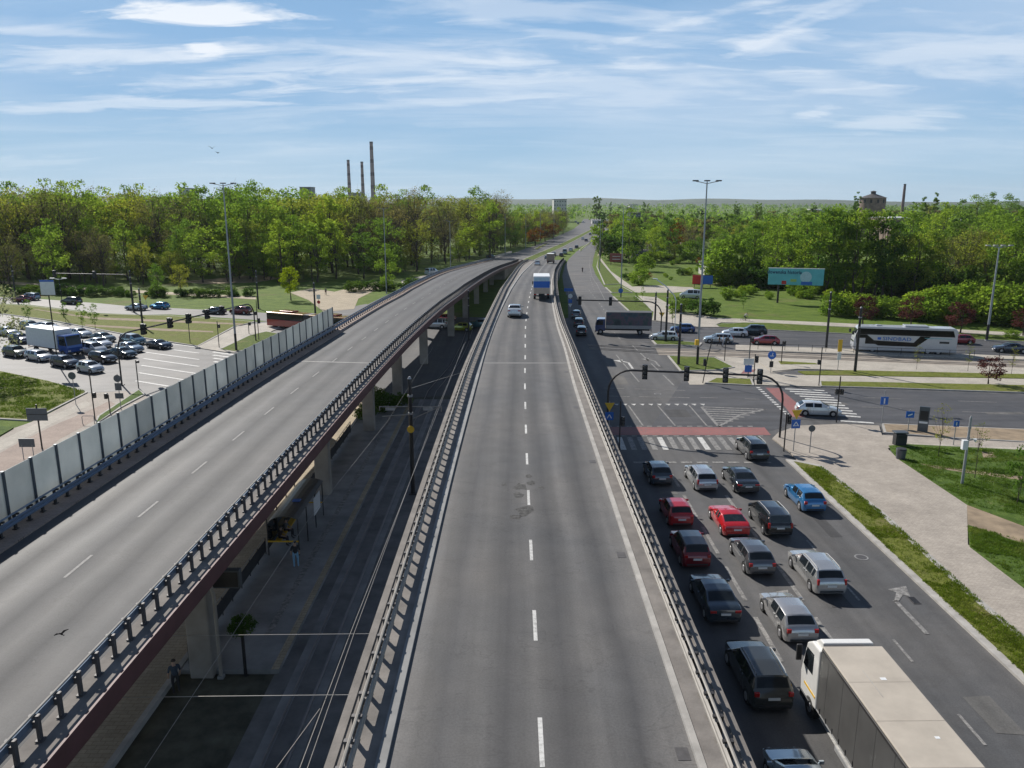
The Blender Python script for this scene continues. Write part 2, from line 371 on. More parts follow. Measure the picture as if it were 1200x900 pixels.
def skynoise(rot, scl, loc, scale, det, rgh, dist):
    mp = nt.nodes.new('ShaderNodeMapping'); mp.inputs['Rotation'].default_value = (0, 0, rot); mp.inputs['Scale'].default_value = scl; mp.inputs['Location'].default_value = loc
    nt.links.new(cb.outputs[0], mp.inputs['Vector'])
    n = nt.nodes.new('ShaderNodeTexNoise'); n.inputs['Scale'].default_value = scale; n.inputs['Detail'].default_value = det; n.inputs['Roughness'].default_value = rgh; n.inputs['Distortion'].default_value = dist
    nt.links.new(mp.outputs[0], n.inputs['Vector']); return n.outputs['Fac']
streak = skynoise(0.35, (0.35, 1.15, 1), (0.7, 2.1, 0), 1.6, 10, 0.66, 0.9)
veil = skynoise(0.2, (0.7, 1.0, 1), (3.2, 0.4, 0), 0.45, 5, 0.55, 0.3)
puff = skynoise(0.1, (0.8, 1.25, 1), (5.3, 7.9, 0), 0.9, 8, 0.55, 0.2)
a1 = ramp(nt, streak, [(0.50, (0,)*3), (0.80, (0.42,)*3)]); a2 = ramp(nt, veil, [(0.40, (0.0,)*3), (0.74, (0.42,)*3)]); a3 = ramp(nt, puff, [(0.64, (0,)*3), (0.78, (0.5,)*3)])
mk = mixc(nt, a1, a2, 1.0, 'SCREEN'); mk = mixc(nt, mk, a3, 1.0, 'SCREEN')
def cbp(x, y):
    v = Vector(ray(x, y)).normalized(); return v.x / (v.z + 0.10), v.y / (v.z + 0.10)
wn = nt.nodes.new('ShaderNodeTexNoise'); wn.inputs['Scale'].default_value = 3.4; wn.inputs['Detail'].default_value = 9; wn.inputs['Roughness'].default_value = 0.62; wn.inputs['Distortion'].default_value = 0.5
wm = nt.nodes.new('ShaderNodeMapping'); wm.inputs['Scale'].default_value = (0.6, 1.3, 1); wm.inputs['Rotation'].default_value = (0, 0, 0.25); nt.links.new(cb.outputs[0], wm.inputs['Vector']); nt.links.new(wm.outputs[0], wn.inputs['Vector'])
def cloud(x, y, hw, hh, k, soft=0.9, slope=0.0):
    global mk
    cx_, cy_ = cbp(x, y); rx_ = abs(cbp(x + hw, y)[0] - cx_); ry_ = abs(cbp(x, y + hh)[1] - cbp(x, y - hh)[1]) / 2
    s_ = nt.nodes.new('ShaderNodeVectorMath'); s_.operation = 'SUBTRACT'; nt.links.new(cb.outputs[0], s_.inputs[0]); s_.inputs[1].default_value = (cx_, cy_, 0)
    d_ = nt.nodes.new('ShaderNodeVectorMath'); d_.operation = 'MULTIPLY'; nt.links.new(s_.outputs[0], d_.inputs[0]); d_.inputs[1].default_value = (1 / rx_, 1 / ry_, 0)
    if slope:
        q_ = nt.nodes.new('ShaderNodeSeparateXYZ'); nt.links.new(d_.outputs[0], q_.inputs[0])
        w_ = N(nt, 'ShaderNodeMath', op='MULTIPLY_ADD', n1=slope * hw / hh); nt.links.new(q_.outputs[0], w_.inputs[0]); nt.links.new(q_.outputs[1], w_.inputs[2])
        d_ = nt.nodes.new('ShaderNodeCombineXYZ'); nt.links.new(q_.outputs[0], d_.inputs[0]); nt.links.new(w_.outputs[0], d_.inputs[1])
    l_ = nt.nodes.new('ShaderNodeVectorMath'); l_.operation = 'LENGTH'; nt.links.new(d_.outputs[0], l_.inputs[0])
    a_ = N(nt, 'ShaderNodeMath', op='MULTIPLY_ADD', n1=-3.2, n2=1.6); nt.links.new(wn.outputs['Fac'], a_.inputs[0])
    b_ = N(nt, 'ShaderNodeMath', op='ADD'); nt.links.new(a_.outputs[0], b_.inputs[0]); nt.links.new(l_.outputs['Value'], b_.inputs[1])
    mk = mixc(nt, mk, ramp(nt, b_.outputs[0], [(0.25, (k,)*3), (min(1, 0.25 + 0.75 * soft), (0,)*3)]), 1.0, 'SCREEN')
for c_ in ((235, 12, 150, 22, .95, .7), (240, 57, 30, 14, .8, .6), (110, 66, 190, 20, .5), (170, 122, 250, 11, .5), (430, 78, 300, 34, .36), (1030, 145, 100, 16, .45), (905, 48, 60, 30, .4), (955, 132, 26, 8, .5), (680, 100, 300, 34, .32), (1120, 65, 200, 46, .36), (600, 10, 260, 20, .35), (40, 190, 90, 10, .3), (780, 30, 90, 26, .3), (905, 45, 52, 15, .42, 1.0, .7), (945, 18, 44, 13, .3, 1.0, .9), (800, 28, 110, 10, .42, .9, .35), (660, 40, 150, 8, .3, .9, -.1), (300, 92, 200, 9, .35, .9, .06), (1000, 105, 220, 12, .3, .9, -.12), (520, 118, 160, 8, .28, .9, .05), (90, 40, 120, 9, .35, .9, -.1)): cloud(*c_)
hz = ramp(nt, sp.outputs[2], [(0.0, (0.45,)*3), (0.07, (0.75,)*3), (0.16, (1.0,)*3), (0.30, (0.8,)*3), (0.5, (0.25,)*3), (1.0, (0.1,)*3)])
mk = mixc(nt, mk, hz, 1.0, 'MULTIPLY')
low_sky = mixc(nt, ramp(nt, sp.outputs[2], [(0.0, (0.58, 0.82, 1.0)), (0.05, (0.47, 0.74, 1.0)), (0.12, (0.39, 0.66, 1.0)), (0.3, (0.32, 0.60, 1.0))]), (11.0, 11.0, 11.0), 1.0, 'MULTIPLY')
SKYTINT = mixc(nt, sky.outputs[0], low_sky, ramp(nt, sp.outputs[2], [(0.0, (1.0,)*3), (0.20, (0.9,)*3), (0.32, (0.3,)*3), (0.45, (0.0,)*3)]))
cs = mixc(nt, SKYTINT, (13.4, 14.0, 14.8), mk)
nt.links.new(cs, bg.inputs['Color'])
sl = bpy.data.lights.new('sun', 'SUN'); sl.energy = 5.0; sl.angle = math.radians(0.5); sl.color = (1.0, 0.955, 0.89)
so = bpy.data.objects.new('sun', sl); COL.objects.link(so); so.rotation_euler = SUN.to_track_quat('Z', 'Y').to_euler(); so.location = (-60, 80, 90)
cd = bpy.data.cameras.new('camera'); cam = bpy.data.objects.new('camera', cd); COL.objects.link(cam); sc.camera = cam
cd.sensor_width = 36; cd.lens = F * 36 / 1200; cd.clip_start = 0.1; cd.clip_end = 30000
cam.location = (0, 0, CZ); cam.rotation_euler = (PI/2 - TH, 0, 0)
vs_ = sc.view_settings; sc.display_settings.display_device = 'sRGB'; vs_.view_transform = 'Standard'; vs_.look = 'None'; vs_.gamma = 1; vs_.exposure = 0.22; vs_.use_curve_mapping = False
sc.render.resolution_x = 1024; sc.render.resolution_y = 768
# ------------------------------------------------------------------ ground sheets
def sheet(name, pts, z, m, kind='structure'):
    b = MB(); b.add([(p[0], p[1], z) for p in pts], [tuple(range(len(pts)))])
    o = b.build(name, m, recalc=False)
    if o.data.polygons[0].normal.z < 0: o.data.flip_normals()
    o['kind'] = kind
    return o
def px(*pts): return [P(*p) for p in pts]
def inset(pts, d):
    pts = [Vector((p[0], p[1])) for p in pts]; n = len(pts)
    A = sum(pts[i].x * pts[(i+1) % n].y - pts[(i+1) % n].x * pts[i].y for i in range(n))
    s = 1 if A > 0 else -1; out = []
    for i in range(n):
        a, b, c = pts[i-1], pts[i], pts[(i+1) % n]
        e1 = (b - a).normalized(); e2 = (c - b).normalized()
        n1 = Vector((-e1.y, e1.x)) * s; n2 = Vector((-e2.y, e2.x)) * s
        k = (n1 + n2); k = k / max(0.5, k.dot(n1)) if k.length > 1e-3 else n1
        if k.length > 2: k = k.normalized() * 2
        out.append(b + k * d)
    return out
def raised(name, pts, m, z=0.12, kerb=True, kw=0.22):
    if kerb:
        b = MB(); b.prism(pts, 0.0, z - 0.012); o = b.build('kerb', M['kerb']); o['kind'] = 'structure'
        return sheet(name, inset(pts, kw), z, m)
    b = MB(); b.prism(pts, 0.0, z); o = b.build(name, m); o['kind'] = 'structure'; return o
# terrain out to the horizon
b = MB(); S = 9000
xs = [-S, -3000, -800, -300, 0, 300, 800, 3000, S]; ys = [-250, -150, -100, 0, 100, 300, 800, 3000, S]
b.add([(x, y, -0.002) for y in ys for x in xs], [(j*9+i, j*9+i+1, (j+1)*9+i+1, (j+1)*9+i) for j in range(8) for i in range(8)])
b.build('terrain', M['terrain'], recalc=False)['kind'] = 'structure'
# distant hills
b = MB(); secs = []
for i in range(121):
    a = math.radians(-75 + 150 * i / 120)
    sec = []
    for r, h in ((4200, -2), (5200, 0.55), (6300, 1.0), (7600, 0.75)):
        hh = 26 + 34 * mnoise.noise(Vector((a * 3.1, r * 0.0004, 1.3))) + 16 * mnoise.noise(Vector((a * 11, r * 0.001, 4.3)))
        sec.append((math.sin(a) * r, math.cos(a) * r, max(-0.5, h * (hh + 22)) if h > 0 else -0.5))
    secs.append(sec)
b.loft(secs, closed=False)
M['hill'] = pm('wooded_hill', (0.05, 0.075, 0.035), 0.95, var=0.4, scale=0.004, world=True)
b.build('hills', M['hill'], smooth=True, recalc=False)['kind'] = 'structure'
# asphalt: service road right of the flyover, junction and both branches of the cross street
KX = 23.55
sheet('road', px((700, 372), (763, 374), (900, 385), (1340, 403)) + [Vector((75, 60, 0)), Vector((40, 45, 0)), Vector((KX + 1.5, 45, 0)), Vector((KX + 0.4, 45, 0)), Vector((KX + 0.4, -40, 0)), Vector((7.6, -40, 0)), Vector((8.2, 66, 0)), Vector((10, 130, 0))], 0.002, M['asph'])
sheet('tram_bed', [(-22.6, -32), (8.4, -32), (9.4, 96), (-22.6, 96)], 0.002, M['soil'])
sheet('road', px((-160, 362), (0, 367), (235, 405), (262, 411), (340, 385), (430, 372), (430, 400), (350, 440), (182, 470), (103, 462), (59, 447), (0, 435), (-160, 416)), 0.002, M['asph_bright'])
sheet('road', [(7.6, -40), (KX, -40), (KX, 66), P(917, 528), P(910, 508), P(912, 490), P(880, 405), (9.0, 150), (8.2, 66)], 0.010, M['asph'])
sheet('road', px((665, 346), (716, 344), (737, 367), (763, 377), (900, 388), (912, 500), (705, 500), (672, 430), (667, 395)), 0.006, M['asph'])
far = px((420, 362), (480, 333), (540, 313), (600, 297), (633, 285.5), (655, 276), (672, 268.5), (680, 262), (684, 256.5), (738, 256.5), (733, 270), (716, 281), (702, 287.5), (698, 293), (695.5, 302), (694, 311), (698, 322), (707, 335), (716, 344), (664, 346), (660.5, 335), (659, 323), (662, 311), (667, 303), (676, 294.5), (693, 284), (682, 288.5))
sheet('road', far + [Vector((12, 300, 0)), Vector((-2, 300, 0)), Vector((-16, 205, 0)), Vector((-24, 150, 0)), Vector((-30, 128, 0))], 0.012, M['asph_bright'])
# cross street, right branch: lower carriageway, tram bed, upper carriageway
RB = [(800, 446), (812, 451), (885, 453), (960, 455), (1040, 457), (1200, 463), (1330, 472)]
RBb = [(1330, 513), (1200, 502), (1053, 496), (985, 494), (940, 492), (905, 505), (760, 505)]
sheet('road', px(*RB, *RBb), 0.014, M['asph_dark'])
sheet('road', px((730, 372), (763, 377), (813, 384), (900, 388), (1000, 393), (1200, 402), (1340, 410), (1340, 428), (1200, 419), (1000, 411), (880, 405), (760, 402), (725, 398)), 0.016, M['asph_dark'])
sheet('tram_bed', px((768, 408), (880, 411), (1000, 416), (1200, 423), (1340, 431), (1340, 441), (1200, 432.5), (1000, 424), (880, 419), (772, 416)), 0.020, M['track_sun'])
# junction under the flyovers and the left branch
sheet('road', [(-60, 90), (-23, 84), (9.5, 92), (12, 150), (-22, 152), (-34, 150), (-60, 140)], 0.008, M['asph'])
LB_top = [(-160, 364), (0, 369), (60, 377), (167, 398), (230, 408), (262, 413), (300, 412), (345, 395)]
LB_bot = [(345, 470), (180, 470), (150, 458), (103, 460), (89, 455), (59, 446), (0, 434), (-160, 414)]
sheet('road', px(*LB_top, *LB_bot), 0.012, M['asph_bright'])
sheet('road', px((-160, 341), (33, 349.5), (117, 355.5), (167, 360.5), (200, 361), (300, 366), (380, 371), (420, 380), (400, 392), (340, 380), (300, 375), (200, 368.5), (167, 369), (117, 367), (33, 357), (-160, 350)), 0.010, M['asph_bright'])
sheet('road', px((278, 384), (330, 375), (380, 366), (430, 356), (445, 380), (380, 420), (262, 413)), 0.009, M['asph_bright'])
# left ground street behind the noise wall
sheet('pavement', [P(0, 512), P(16, 502), P(36, 495), P(59, 484), P(103, 461), P(150, 458), P(182, 468), (-23, 88), (-22, 60), (-22, 10), (-70, 10), (-70, 55)], 0.018, M['pave'])
sheet('cycle_path', px((-30, 548), (20, 520), (60, 500), (112, 478), (128, 470), (140, 476), (120, 488), (70, 515), (30, 545), (-10, 580)), 0.024, M['pave_pink'])
sheet('pavement', px((-30, 533), (10, 512), (60, 488), (100, 470), (108, 474), (66, 494), (18, 519), (-30, 545)), 0.024, M['pave_light'])
# pavements and verges, right side
raised('grass_verge', [(KX + 0.05, -40)] + [(KX + 0.05, 30), (KX + 0.05, 64.5)] + px((934, 541), (963, 547), (1033, 600), (1143, 700), (1200, 747)) + [(KX + 4.6, 10), (KX + 4.4, -40)], M['grass_dry'], 0.15, True, 0.45)
pav = px((905, 515), (912, 508), (935, 500), (985, 498), (1030, 500), (1034, 513), (1060, 521), (1040, 527), (1053, 540), (1133, 592), (1134, 640), (1200, 690)) + [Vector((34, 30, 0)), Vector((33, -40, 0)), Vector((KX + 4.5, -40, 0)), Vector((KX + 4.5, 10, 0))] + px((1200, 747), (1143, 700), (1033, 600), (963, 547), (934, 541), (926, 531))
raised('pavement', pav, M['pave'], 0.12, False)
raised('cycle_path', px((1030, 511), (1110, 515), (1200, 520), (1340, 529), (1340, 536), (1200, 526.5), (1060, 521), (1036, 517)), M['pave'], 0.125, False)
raised('pavement', px((1062, 520.5), (1200, 526.5), (1340, 536), (1340, 541), (1200, 530), (1050, 524)), M['pave_light'], 0.13, False)
raised('ground_strip', px((1033, 497.5), (1200, 504), (1340, 515), (1340, 529), (1200, 519), (1110, 514), (1036, 508)), M['dirt'], 0.14, True, 0.2)
raised('grass_verge', px((1041, 524), (1060, 522), (1200, 529), (1340, 540), (1340, 640), (1200, 619), (1134, 594), (1053, 540)), M['grass_fresh'], 0.15, False)
raised('dirt_path', px((1133, 591), (1200, 617), (1340, 640), (1340, 670), (1200, 641), (1134, 620)), M['dirt'], 0.135, False)
raised('grass_verge', px((1134, 617), (1200, 640), (1340, 670), (1340, 760), (1200, 692), (1136, 643)), M['grass_fresh'], 0.15, False)
sheet('dirt_path', px((1076, 545), (1100, 548), (1160, 556), (1240, 566), (1240, 570), (1160, 560), (1098, 551)), 0.156, M['dirt'])
sheet('dirt_path', px((1150, 531), (1165, 532), (1168, 538), (1152, 538)), 0.156, M['dirt'])
# median of the right branch
raised('pavement', px((880, 419), (1000, 424), (1200, 432.5), (1340, 441), (1340, 449), (1200, 439.5), (1000, 435), (935, 433), (905, 436)), M['pave_light'], 0.12, False)
raised('pavement', px((862, 405), (1000, 410), (1200, 419), (1340, 428), (1340, 431), (1200, 422.5), (1000, 416), (862, 411)), M['pave_light'], 0.15, False)
raised('grass_verge', px((935, 436), (1000, 435), (1200, 439.5), (1340, 449), (1340, 454), (1200, 444.5), (1000, 441), (945, 440)), M['grass_dry'], 0.14, False)
raised('pavement', px((880, 437), (935, 440.5), (1000, 441.5), (1200, 445), (1340, 455), (1340, 461), (1200, 452), (1000, 448), (960, 448), (962, 454), (885, 452), (884, 444)), M['pave_light'], 0.12, False)
raised('grass_verge', px((960, 447.5), (1000, 448), (1200, 452), (1340, 461), (1340, 470), (1200, 461), (1040, 455.5), (961, 453.5)), M['grass_dry'], 0.14, True, 0.2)
raised('grass_verge', px((782, 417.5), (838, 419.5), (861, 431), (842, 434.5), (797, 435.5)), M['grass'], 0.14, True, 0.25)
raised('grass_verge', px((826, 449.5), (838, 443.5), (881, 444.5), (884, 452.5)), M['grass_dry'], 0.14, True, 0.25)
raised('grass_verge', px((762, 398), (797, 400), (823, 402.5), (820, 406), (768, 404.5)), M['grass'], 0.14, True, 0.3)
raised('grass_verge', px((912, 424), (955, 426.5), (960, 428), (915, 428)), M['grass_dry'], 0.14, False)
sheet('pavement', px((800, 436), (842, 435), (862, 431), (884, 440), (884, 445), (838, 443), (824, 451), (808, 451)), 0.03, M['pave_light'])
sheet('pavement', px((838, 418), (905, 421), (960, 430), (905, 437), (884, 441), (862, 431)), 0.032, M['pave_light'])
# north side of the right branch
raised('grass_verge', px((838, 381), (870, 378.5), (900, 379), (1000, 384.5), (1200, 395), (1340, 402), (1340, 409), (1200, 401), (1000, 392), (900, 387), (842, 384)), M['grass'], 0.14, True, 0.2)
raised('pavement', px((748, 347), (770, 349), (800, 366), (840, 373), (900, 375.5), (1000, 380), (1200, 391), (1340, 397), (1340, 402), (1200, 394.5), (1000, 384), (900, 379), (845, 378.5), (838, 381), (842, 384), (813, 383.5), (764, 376), (766, 366), (758, 357)), M['pave_light'], 0.12, False)
raised('grass_verge', px((718, 348), (745, 347.5), (758, 357), (766, 365.5), (737, 365.5)), M['grass'], 0.14, True, 0.3)
raised('grass_verge', px((709, 337), (730, 336.5), (742, 343), (716, 343.5)), M['grass'], 0.14, True, 0.3)
raised('grass_verge', px((699, 313), (701, 303), (712, 315), (728, 333), (708, 334)), M['grass'], 0.14, True, 0.3)
sheet('pavement', px((702, 303), (704.5, 303), (716, 318), (741, 336), (770, 334.5), (812, 337), (815, 341), (790, 343), (745, 343), (730, 334.5), (712, 316)), 0.03, M['pave_light'])
sheet('dirt_path', px((700, 300), (706, 297), (712, 285), (704, 289)), 0.03, M['pave_cream'])
# left branch verges
raised('grass_verge', px((-160, 350), (33, 358.5), (117, 368.5), (200, 370.5), (300, 377.5), (276, 383), (232, 406.5), (167, 396.5), (60, 376), (0, 368), (-160, 362)), M['grass_dry'], 0.14, True, 0.3)
sheet('dirt_path', px((20, 360), (110, 372.5), (200, 376), (285, 380), (284, 381.5), (200, 378.5), (110, 375)), 0.147, M['dirt'])
sheet('dirt_path', px((100, 381), (200, 386.5), (250, 389), (250, 390.5), (200, 389), (100, 383)), 0.147, M['dirt'])
raised('pavement', px((230, 408), (278, 383), (335, 376), (352, 378), (320, 388), (275, 414), (262, 413)), M['pave_light'], 0.12, False)
raised('grass_verge', px((256, 410.5), (292, 393.5), (312, 389), (330, 392), (300, 409), (275, 413)), M['grass'], 0.15, True, 0.25)
raised('grass_verge', px((0, 435), (59, 447), (89, 456), (103, 460.5), (59, 483), (36, 494), (0, 492), (-160, 480), (-160, 415)), M['grass_dry'], 0.14, True, 0.25)
raised('grass_verge', px((-60, 500), (0, 500), (16, 502.5), (0, 512), (-60, 535)), M['grass_fresh'], 0.14, False)
raised('grass_verge', px((114, 489), (163, 457.5), (171, 463), (143, 478), (112, 498)), M['grass_fresh'], 0.15, True, 0.25)
# woodland paths on the left
sheet('dirt_path', px((380, 366), (362, 352), (340, 343), (365, 338), (392, 342), (440, 330), (452, 334), (420, 350), (415, 362)), 0.03, M['pave_cream'])
sheet('dirt_path', px((206, 330), (250, 327), (300, 322), (330, 326), (300, 331), (240, 333)), 0.03, M['dirt'])
sheet('dirt_path', px((-40, 327), (60, 333), (120, 338), (230, 344), (300, 348), (300, 351), (230, 347), (120, 341), (60, 336), (-40, 330)), 0.03, M['pave_cream'])
sheet('pavement', px((470, 329), (505, 321), (560, 305), (600, 294), (600, 296.5), (560, 309), (505, 324.5), (472, 333.5)), 0.02, M['pave_light'])
# far medians
raised('grass_median', px((612, 304.5), (630, 297), (660, 284.5), (690, 270), (697, 264.5), (692, 260.5), (695, 259.5), (700, 264), (696.5, 269.5), (684, 276.5), (660, 289.5), (634, 301), (625, 305.5)), M['grass'], 0.14, True, 0.3)
raised('grass_median', px((626, 291.5), (636, 287), (643, 284.7), (641, 287), (629, 292.8)), M['grass_dry'], 0.14, True, 0.3)
raised('grass_median', px((679, 292.5), (690, 284.7), (692.5, 284.2), (686, 290), (680, 295)), M['grass'], 0.14, True, 0.3)
# tram area under and between the flyovers
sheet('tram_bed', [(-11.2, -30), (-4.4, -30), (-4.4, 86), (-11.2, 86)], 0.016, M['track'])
raised('tram_platform', [(-15.6, 33), (-11.0, 33), (-11.0, 84), (-15.6, 84)], M['conc_dark'], 0.25, False)
sheet('platform_edge', [(-11.35, 33), (-11.0, 33), (-11.0, 84), (-11.35, 84)], 0.256, M['pave_cream'])
sheet('platform_edge', [(-12.6, 36), (-12.25, 36), (-12.25, 84), (-12.6, 84)], 0.256, M['white_worn'])
sheet('pavement', [(-22.5, -30), (-15.9, -30), (-15.9, 86), (-22.5, 86)], 0.022, M['pave_cream'])
raised('kerb', [(-15.9, -30), (-15.65, -30), (-15.65, 86), (-15.9, 86)], M['kerb'], 0.28, False)
sheet('ground_strip', [(-15.5, -30), (-11.6, -30), (-11.6, 31), (-15.5, 31)], 0.018, M['soil'])  # shaded grass laid in as a dark sheet
sheet('road', [(-4.4, -30), (7.6, -30), (8.2, 66), (9, 90), (-4.4, 86)], 0.006, M['asph'])
for x in (-9.4, -6.2): sheet('track_slab', [(x - .95, -30), (x + .95, -30), (x + .95, 86), (x - .95, 86)], 0.021, M['conc_dark']); sheet('track_slab', [(x - .38, -30), (x + .38, -30), (x + .38, 86), (x - .38, 86)], 0.026, M['track'])
b = MB()
for x in (-9.9, -8.9, -6.7, -5.7):
    b.box((x, 30, 0.05), (0.07, 120, 0.09))
for k in range(4):
    x0 = (-9.9, -8.9, -6.7, -5.7)[k]
    b.tube([(x0, 90, 0.05), (x0 + 1.5, 105, 0.05), (x0 + 2.0, 120, 0.05), (x0 + 2.0, 135, 0.05)], 0.04, 4)
def along(pxs, off, n=40, z=0.05):
    pts = [P(*p) for p in pxs]; out = []
    for i in range(len(pts) - 1):
        for k in range(n // len(pts)):
            out.append(pts[i].lerp(pts[i+1], k / (n // len(pts))) + Vector((0, off, z)))
    out.append(pts[-1] + Vector((0, off, z))); return out
for o_ in (-1.6, -0.6, 1.2, 2.2):
    b.tube(along([(690, 407), (770, 412), (880, 415), (1000, 420), (1200, 427.5), (1330, 435)], o_), 0.04, 4)
b.build('tram_rails', pm('rail_steel', (0.30, 0.27, 0.25), 0.35, 0.4, world=True))['kind'] = 'structure'
# ------------------------------------------------------------------ road markings
def quadstrip(b, a, c, w, z):
    a, c = Vector((a[0], a[1], z)), Vector((c[0], c[1], z)); d = (c - a).normalized(); n = Vector((-d.y, d.x, 0)) * w / 2
    b.add([a - n, c - n, c + n, a + n], [(0, 1, 2, 3)])
mk_ = MB(); mw = MB(); Z1 = 0.030
for x in (13.05, 16.25, 19.4):                          # lanes of the queue
    y = -20.0
    while y < 62:
        if x > 19: quadstrip(mw, (x, y), (x, y + 2.0), 0.14, Z1)
        elif y > 33: quadstrip(mw, (x, y), (x, y + 4.2), 0.24, Z1)
        y += 6.0
    quadstrip(mw, (x, 75.2), (x - (0.3 if x < 19 else 0), 83.2), 0.16, Z1)
quadstrip(mk_, (13.25, 5), (13.3, 31.5), 0.15, Z1)
x = 10.4
while x < 21.5: quadstrip(mw, (x, 63.9), (x + 0.95, 63.9), 0.4, Z1); x += 1.35
k = 0; x = 9.2
while x < 23.0: quadstrip(mk_ if k % 4 == 1 else mw, (x - 0.1, 67.4), (x, 71.3), 0.5, Z1); x += 0.95; k += 1
x = 9.4
while x < 23.6:
    quadstrip(mw, (x, 71.7), (x + 0.5, 71.7), 0.3, Z1); quadstrip(mw, (x, 75.0), (x + 0.5, 75.0), 0.3, Z1); x += 1.0
x = 11.5
while x < 21:
    mk_.add([(x - 0.3, 83.9, Z1), (x + 0.3, 83.9, Z1), (x, 83.2, Z1)], [(0, 1, 2)]); x += 0.95
for X0, X1, Y in ((11.0, 13.4, 91.5), (14.6, 17.3, 91.0), (18, 20.5, 90.5), (11, 13.5, 87.5), (14.5, 17, 87.2), (18, 20.2, 87)):
    quadstrip(mw, (X0, Y), (X1, Y - 0.3), 0.15, Z1)
def arrow(b, x, y, kind, s=1.0, rev=False):
    f = -1 if rev else 1
    def q(a, c, w): quadstrip(b, (x + a[0]*s, y + a[1]*s*f), (x + c[0]*s, y + c[1]*s*f), w*s, Z1)
    q((0, -2.4), (0, 0.4), 0.2)
    if kind in 'rs':
        if kind == 'r':
            b.add([(x + c_[0]*s, y + c_[1]*s, Z1) for c_ in ((-.1, .3), (.1, .3), (.62, .95), (.85, .72), (1.15, 1.75), (.15, 1.45), (.42, 1.16))], [(0, 1, 2, 6), (2, 3, 4, 5, 6)])
        elif kind == 's': b.add([(x - 0.4*s, y + 0.4*s*f, Z1), (x + 0.4*s, y + 0.4*s*f, Z1), (x, y + 1.8*s*f, Z1)], [(0, 1, 2)])
        else:
            q((0.0, 0.3), (0.55, 1.1), 0.22); b.add([(x + 0.35*s, y + 1.75*s*f, Z1), (x + 0.55*s, y + 0.3*s*f, Z1), (x + 1.25*s, y + 1.4*s*f, Z1)], [(0, 1, 2)])
    if kind == 'l':
        q((0.0, 0.3), (-0.55, 1.1), 0.22); b.add([(x - 0.35*s, y + 1.75*s*f, Z1), (x - 0.55*s, y + 0.3*s*f, Z1), (x - 1.25*s, y + 1.4*s*f, Z1)], [(0, 1, 2)])
arrow(mw, 21.4, 39.5, 'r', 1.25); arrow(mw, 14.7, 39.5, 'r', 1.0); arrow(mw, 18.0, 52, 's', 1.0)
p = P(737, 426); arrow(mk_, p.x, p.y, 'l', 1.5); p = P(768, 424); arrow(mw, p.x, p.y, 'l', 1.4)
def mline(b, pxs, w, dash=None, z=Z1):
    pts = [P(*p) for p in pxs]
    for i in range(len(pts) - 1):
        a, c = pts[i], pts[i+1]
        if not dash: quadstrip(b, a, c, w, z); continue
        L = (c - a).length; t = 0
        while t < L: quadstrip(b, a.lerp(c, t / L), a.lerp(c, min(1, (t + dash[0]) / L)), w, z); t += dash[0] + dash[1]
mline(mw, [(749, 448), (722, 416)], 0.18); mline(mw, [(790, 452), (741, 405)], 0.2, (6, 1.5)); mline(mw, [(727, 398), (716, 386)], 0.15, (2, 3))
mline(mw, [(690, 340), (700, 352), (707, 362), (716, 378)], 0.15, (2, 3)); mline(mw, [(691, 318), (692, 328), (697, 342)], 0.15, (2, 4))
mline(mw, [(699, 332), (704, 342), (709, 352)], 0.12); mline(mw, [(691.5, 300), (691, 312), (693.5, 324), (699, 333)], 0.12)
# hatched triangle before the turn
tri = [(822, 477), (897, 480), (842, 500)]
mline(mw, [tri[0], tri[1]], 0.3); mline(mw, [tri[0], tri[2]], 0.3); mline(mw, [tri[2], (868, 486), tri[1]], 0.3)
A, B, C = [P(*p) for p in tri]
for k in range(1, 8):
    t = k / 8.5; quadstrip(mw, A.lerp(C, t), B.lerp(C, t), 0.35, Z1 - 0.003)
# crossing of the lower carriageway
for k in range(11):
    t = k / 10.3; a = P(920, 456).lerp(P(985, 488), t); c = P(966, 458).lerp(P(1010, 490), t); quadstrip(mk_, a, c, 0.5, Z1)
mline(mk_, [(888, 454), (925, 488)], 0.45, (0.5, 0.5))
mline(mw, [(1010, 477), (1200, 486), (1330, 493)], 0.14, (4, 6)); mline(mw, [(1012, 466), (1200, 473), (1330, 481)], 0.14, (4, 6)); mline(mw, [(820, 466), (890, 468)], 0.14, (2, 3))
mline(mw, [(905, 396), (1000, 401), (1200, 410), (1330, 418)], 0.14, (4, 6)); mline(mw, [(905, 391), (1000, 396), (1200, 405)], 0.14, (4, 6))
mline(mk_, [(985, 493.5), (1024, 496)], 0.5)
# left branch: stop line, lane lines, crossing bars, sun glare drawn as white bars
for k in range(13):
    t = k / 12; a = P(168, 399).lerp(P(150, 445), t); d = Vector((1, -0.55, 0)).normalized()
    s = 4 + 9 * t * 0.5
    if k % 2 == 0: quadstrip(mk_, a + d * 1.5, a + d * 13, 0.35, Z1)  # long white bars imitate streaks of sun glare on the asphalt
    quadstrip(mk_, a + d * 16.0, a + d * 21.0, 0.5, Z1)
    quadstrip(mw, a + d * 16.0 + Vector((0.5, 0.95, 0)), a + d * 21.0 + Vector((0.5, 0.95, 0)), 0.5, Z1)
for k in range(6):
    t = (k + 0.5) / 6; a = P(150, 396).lerp(P(130, 441), t); d = Vector((1, -0.55, 0)).normalized()
    for j in range(8): quadstrip(mw, a - d * (j * 6), a - d * (j * 6 + 3), 0.14, Z1)
mline(mw, [(230, 414), (290, 423)], 0.12)
mk_.build('road_markings', M['white'], recalc=False)['kind'] = 'structure'
mw.build('worn_road_markings', M['white_worn'], recalc=False)['kind'] = 'structure'
for o in (bpy.data.objects['road_markings'], bpy.data.objects['worn_road_markings']):
    for pl in o.data.polygons:
        if pl.normal.z < 0: pl.flip()
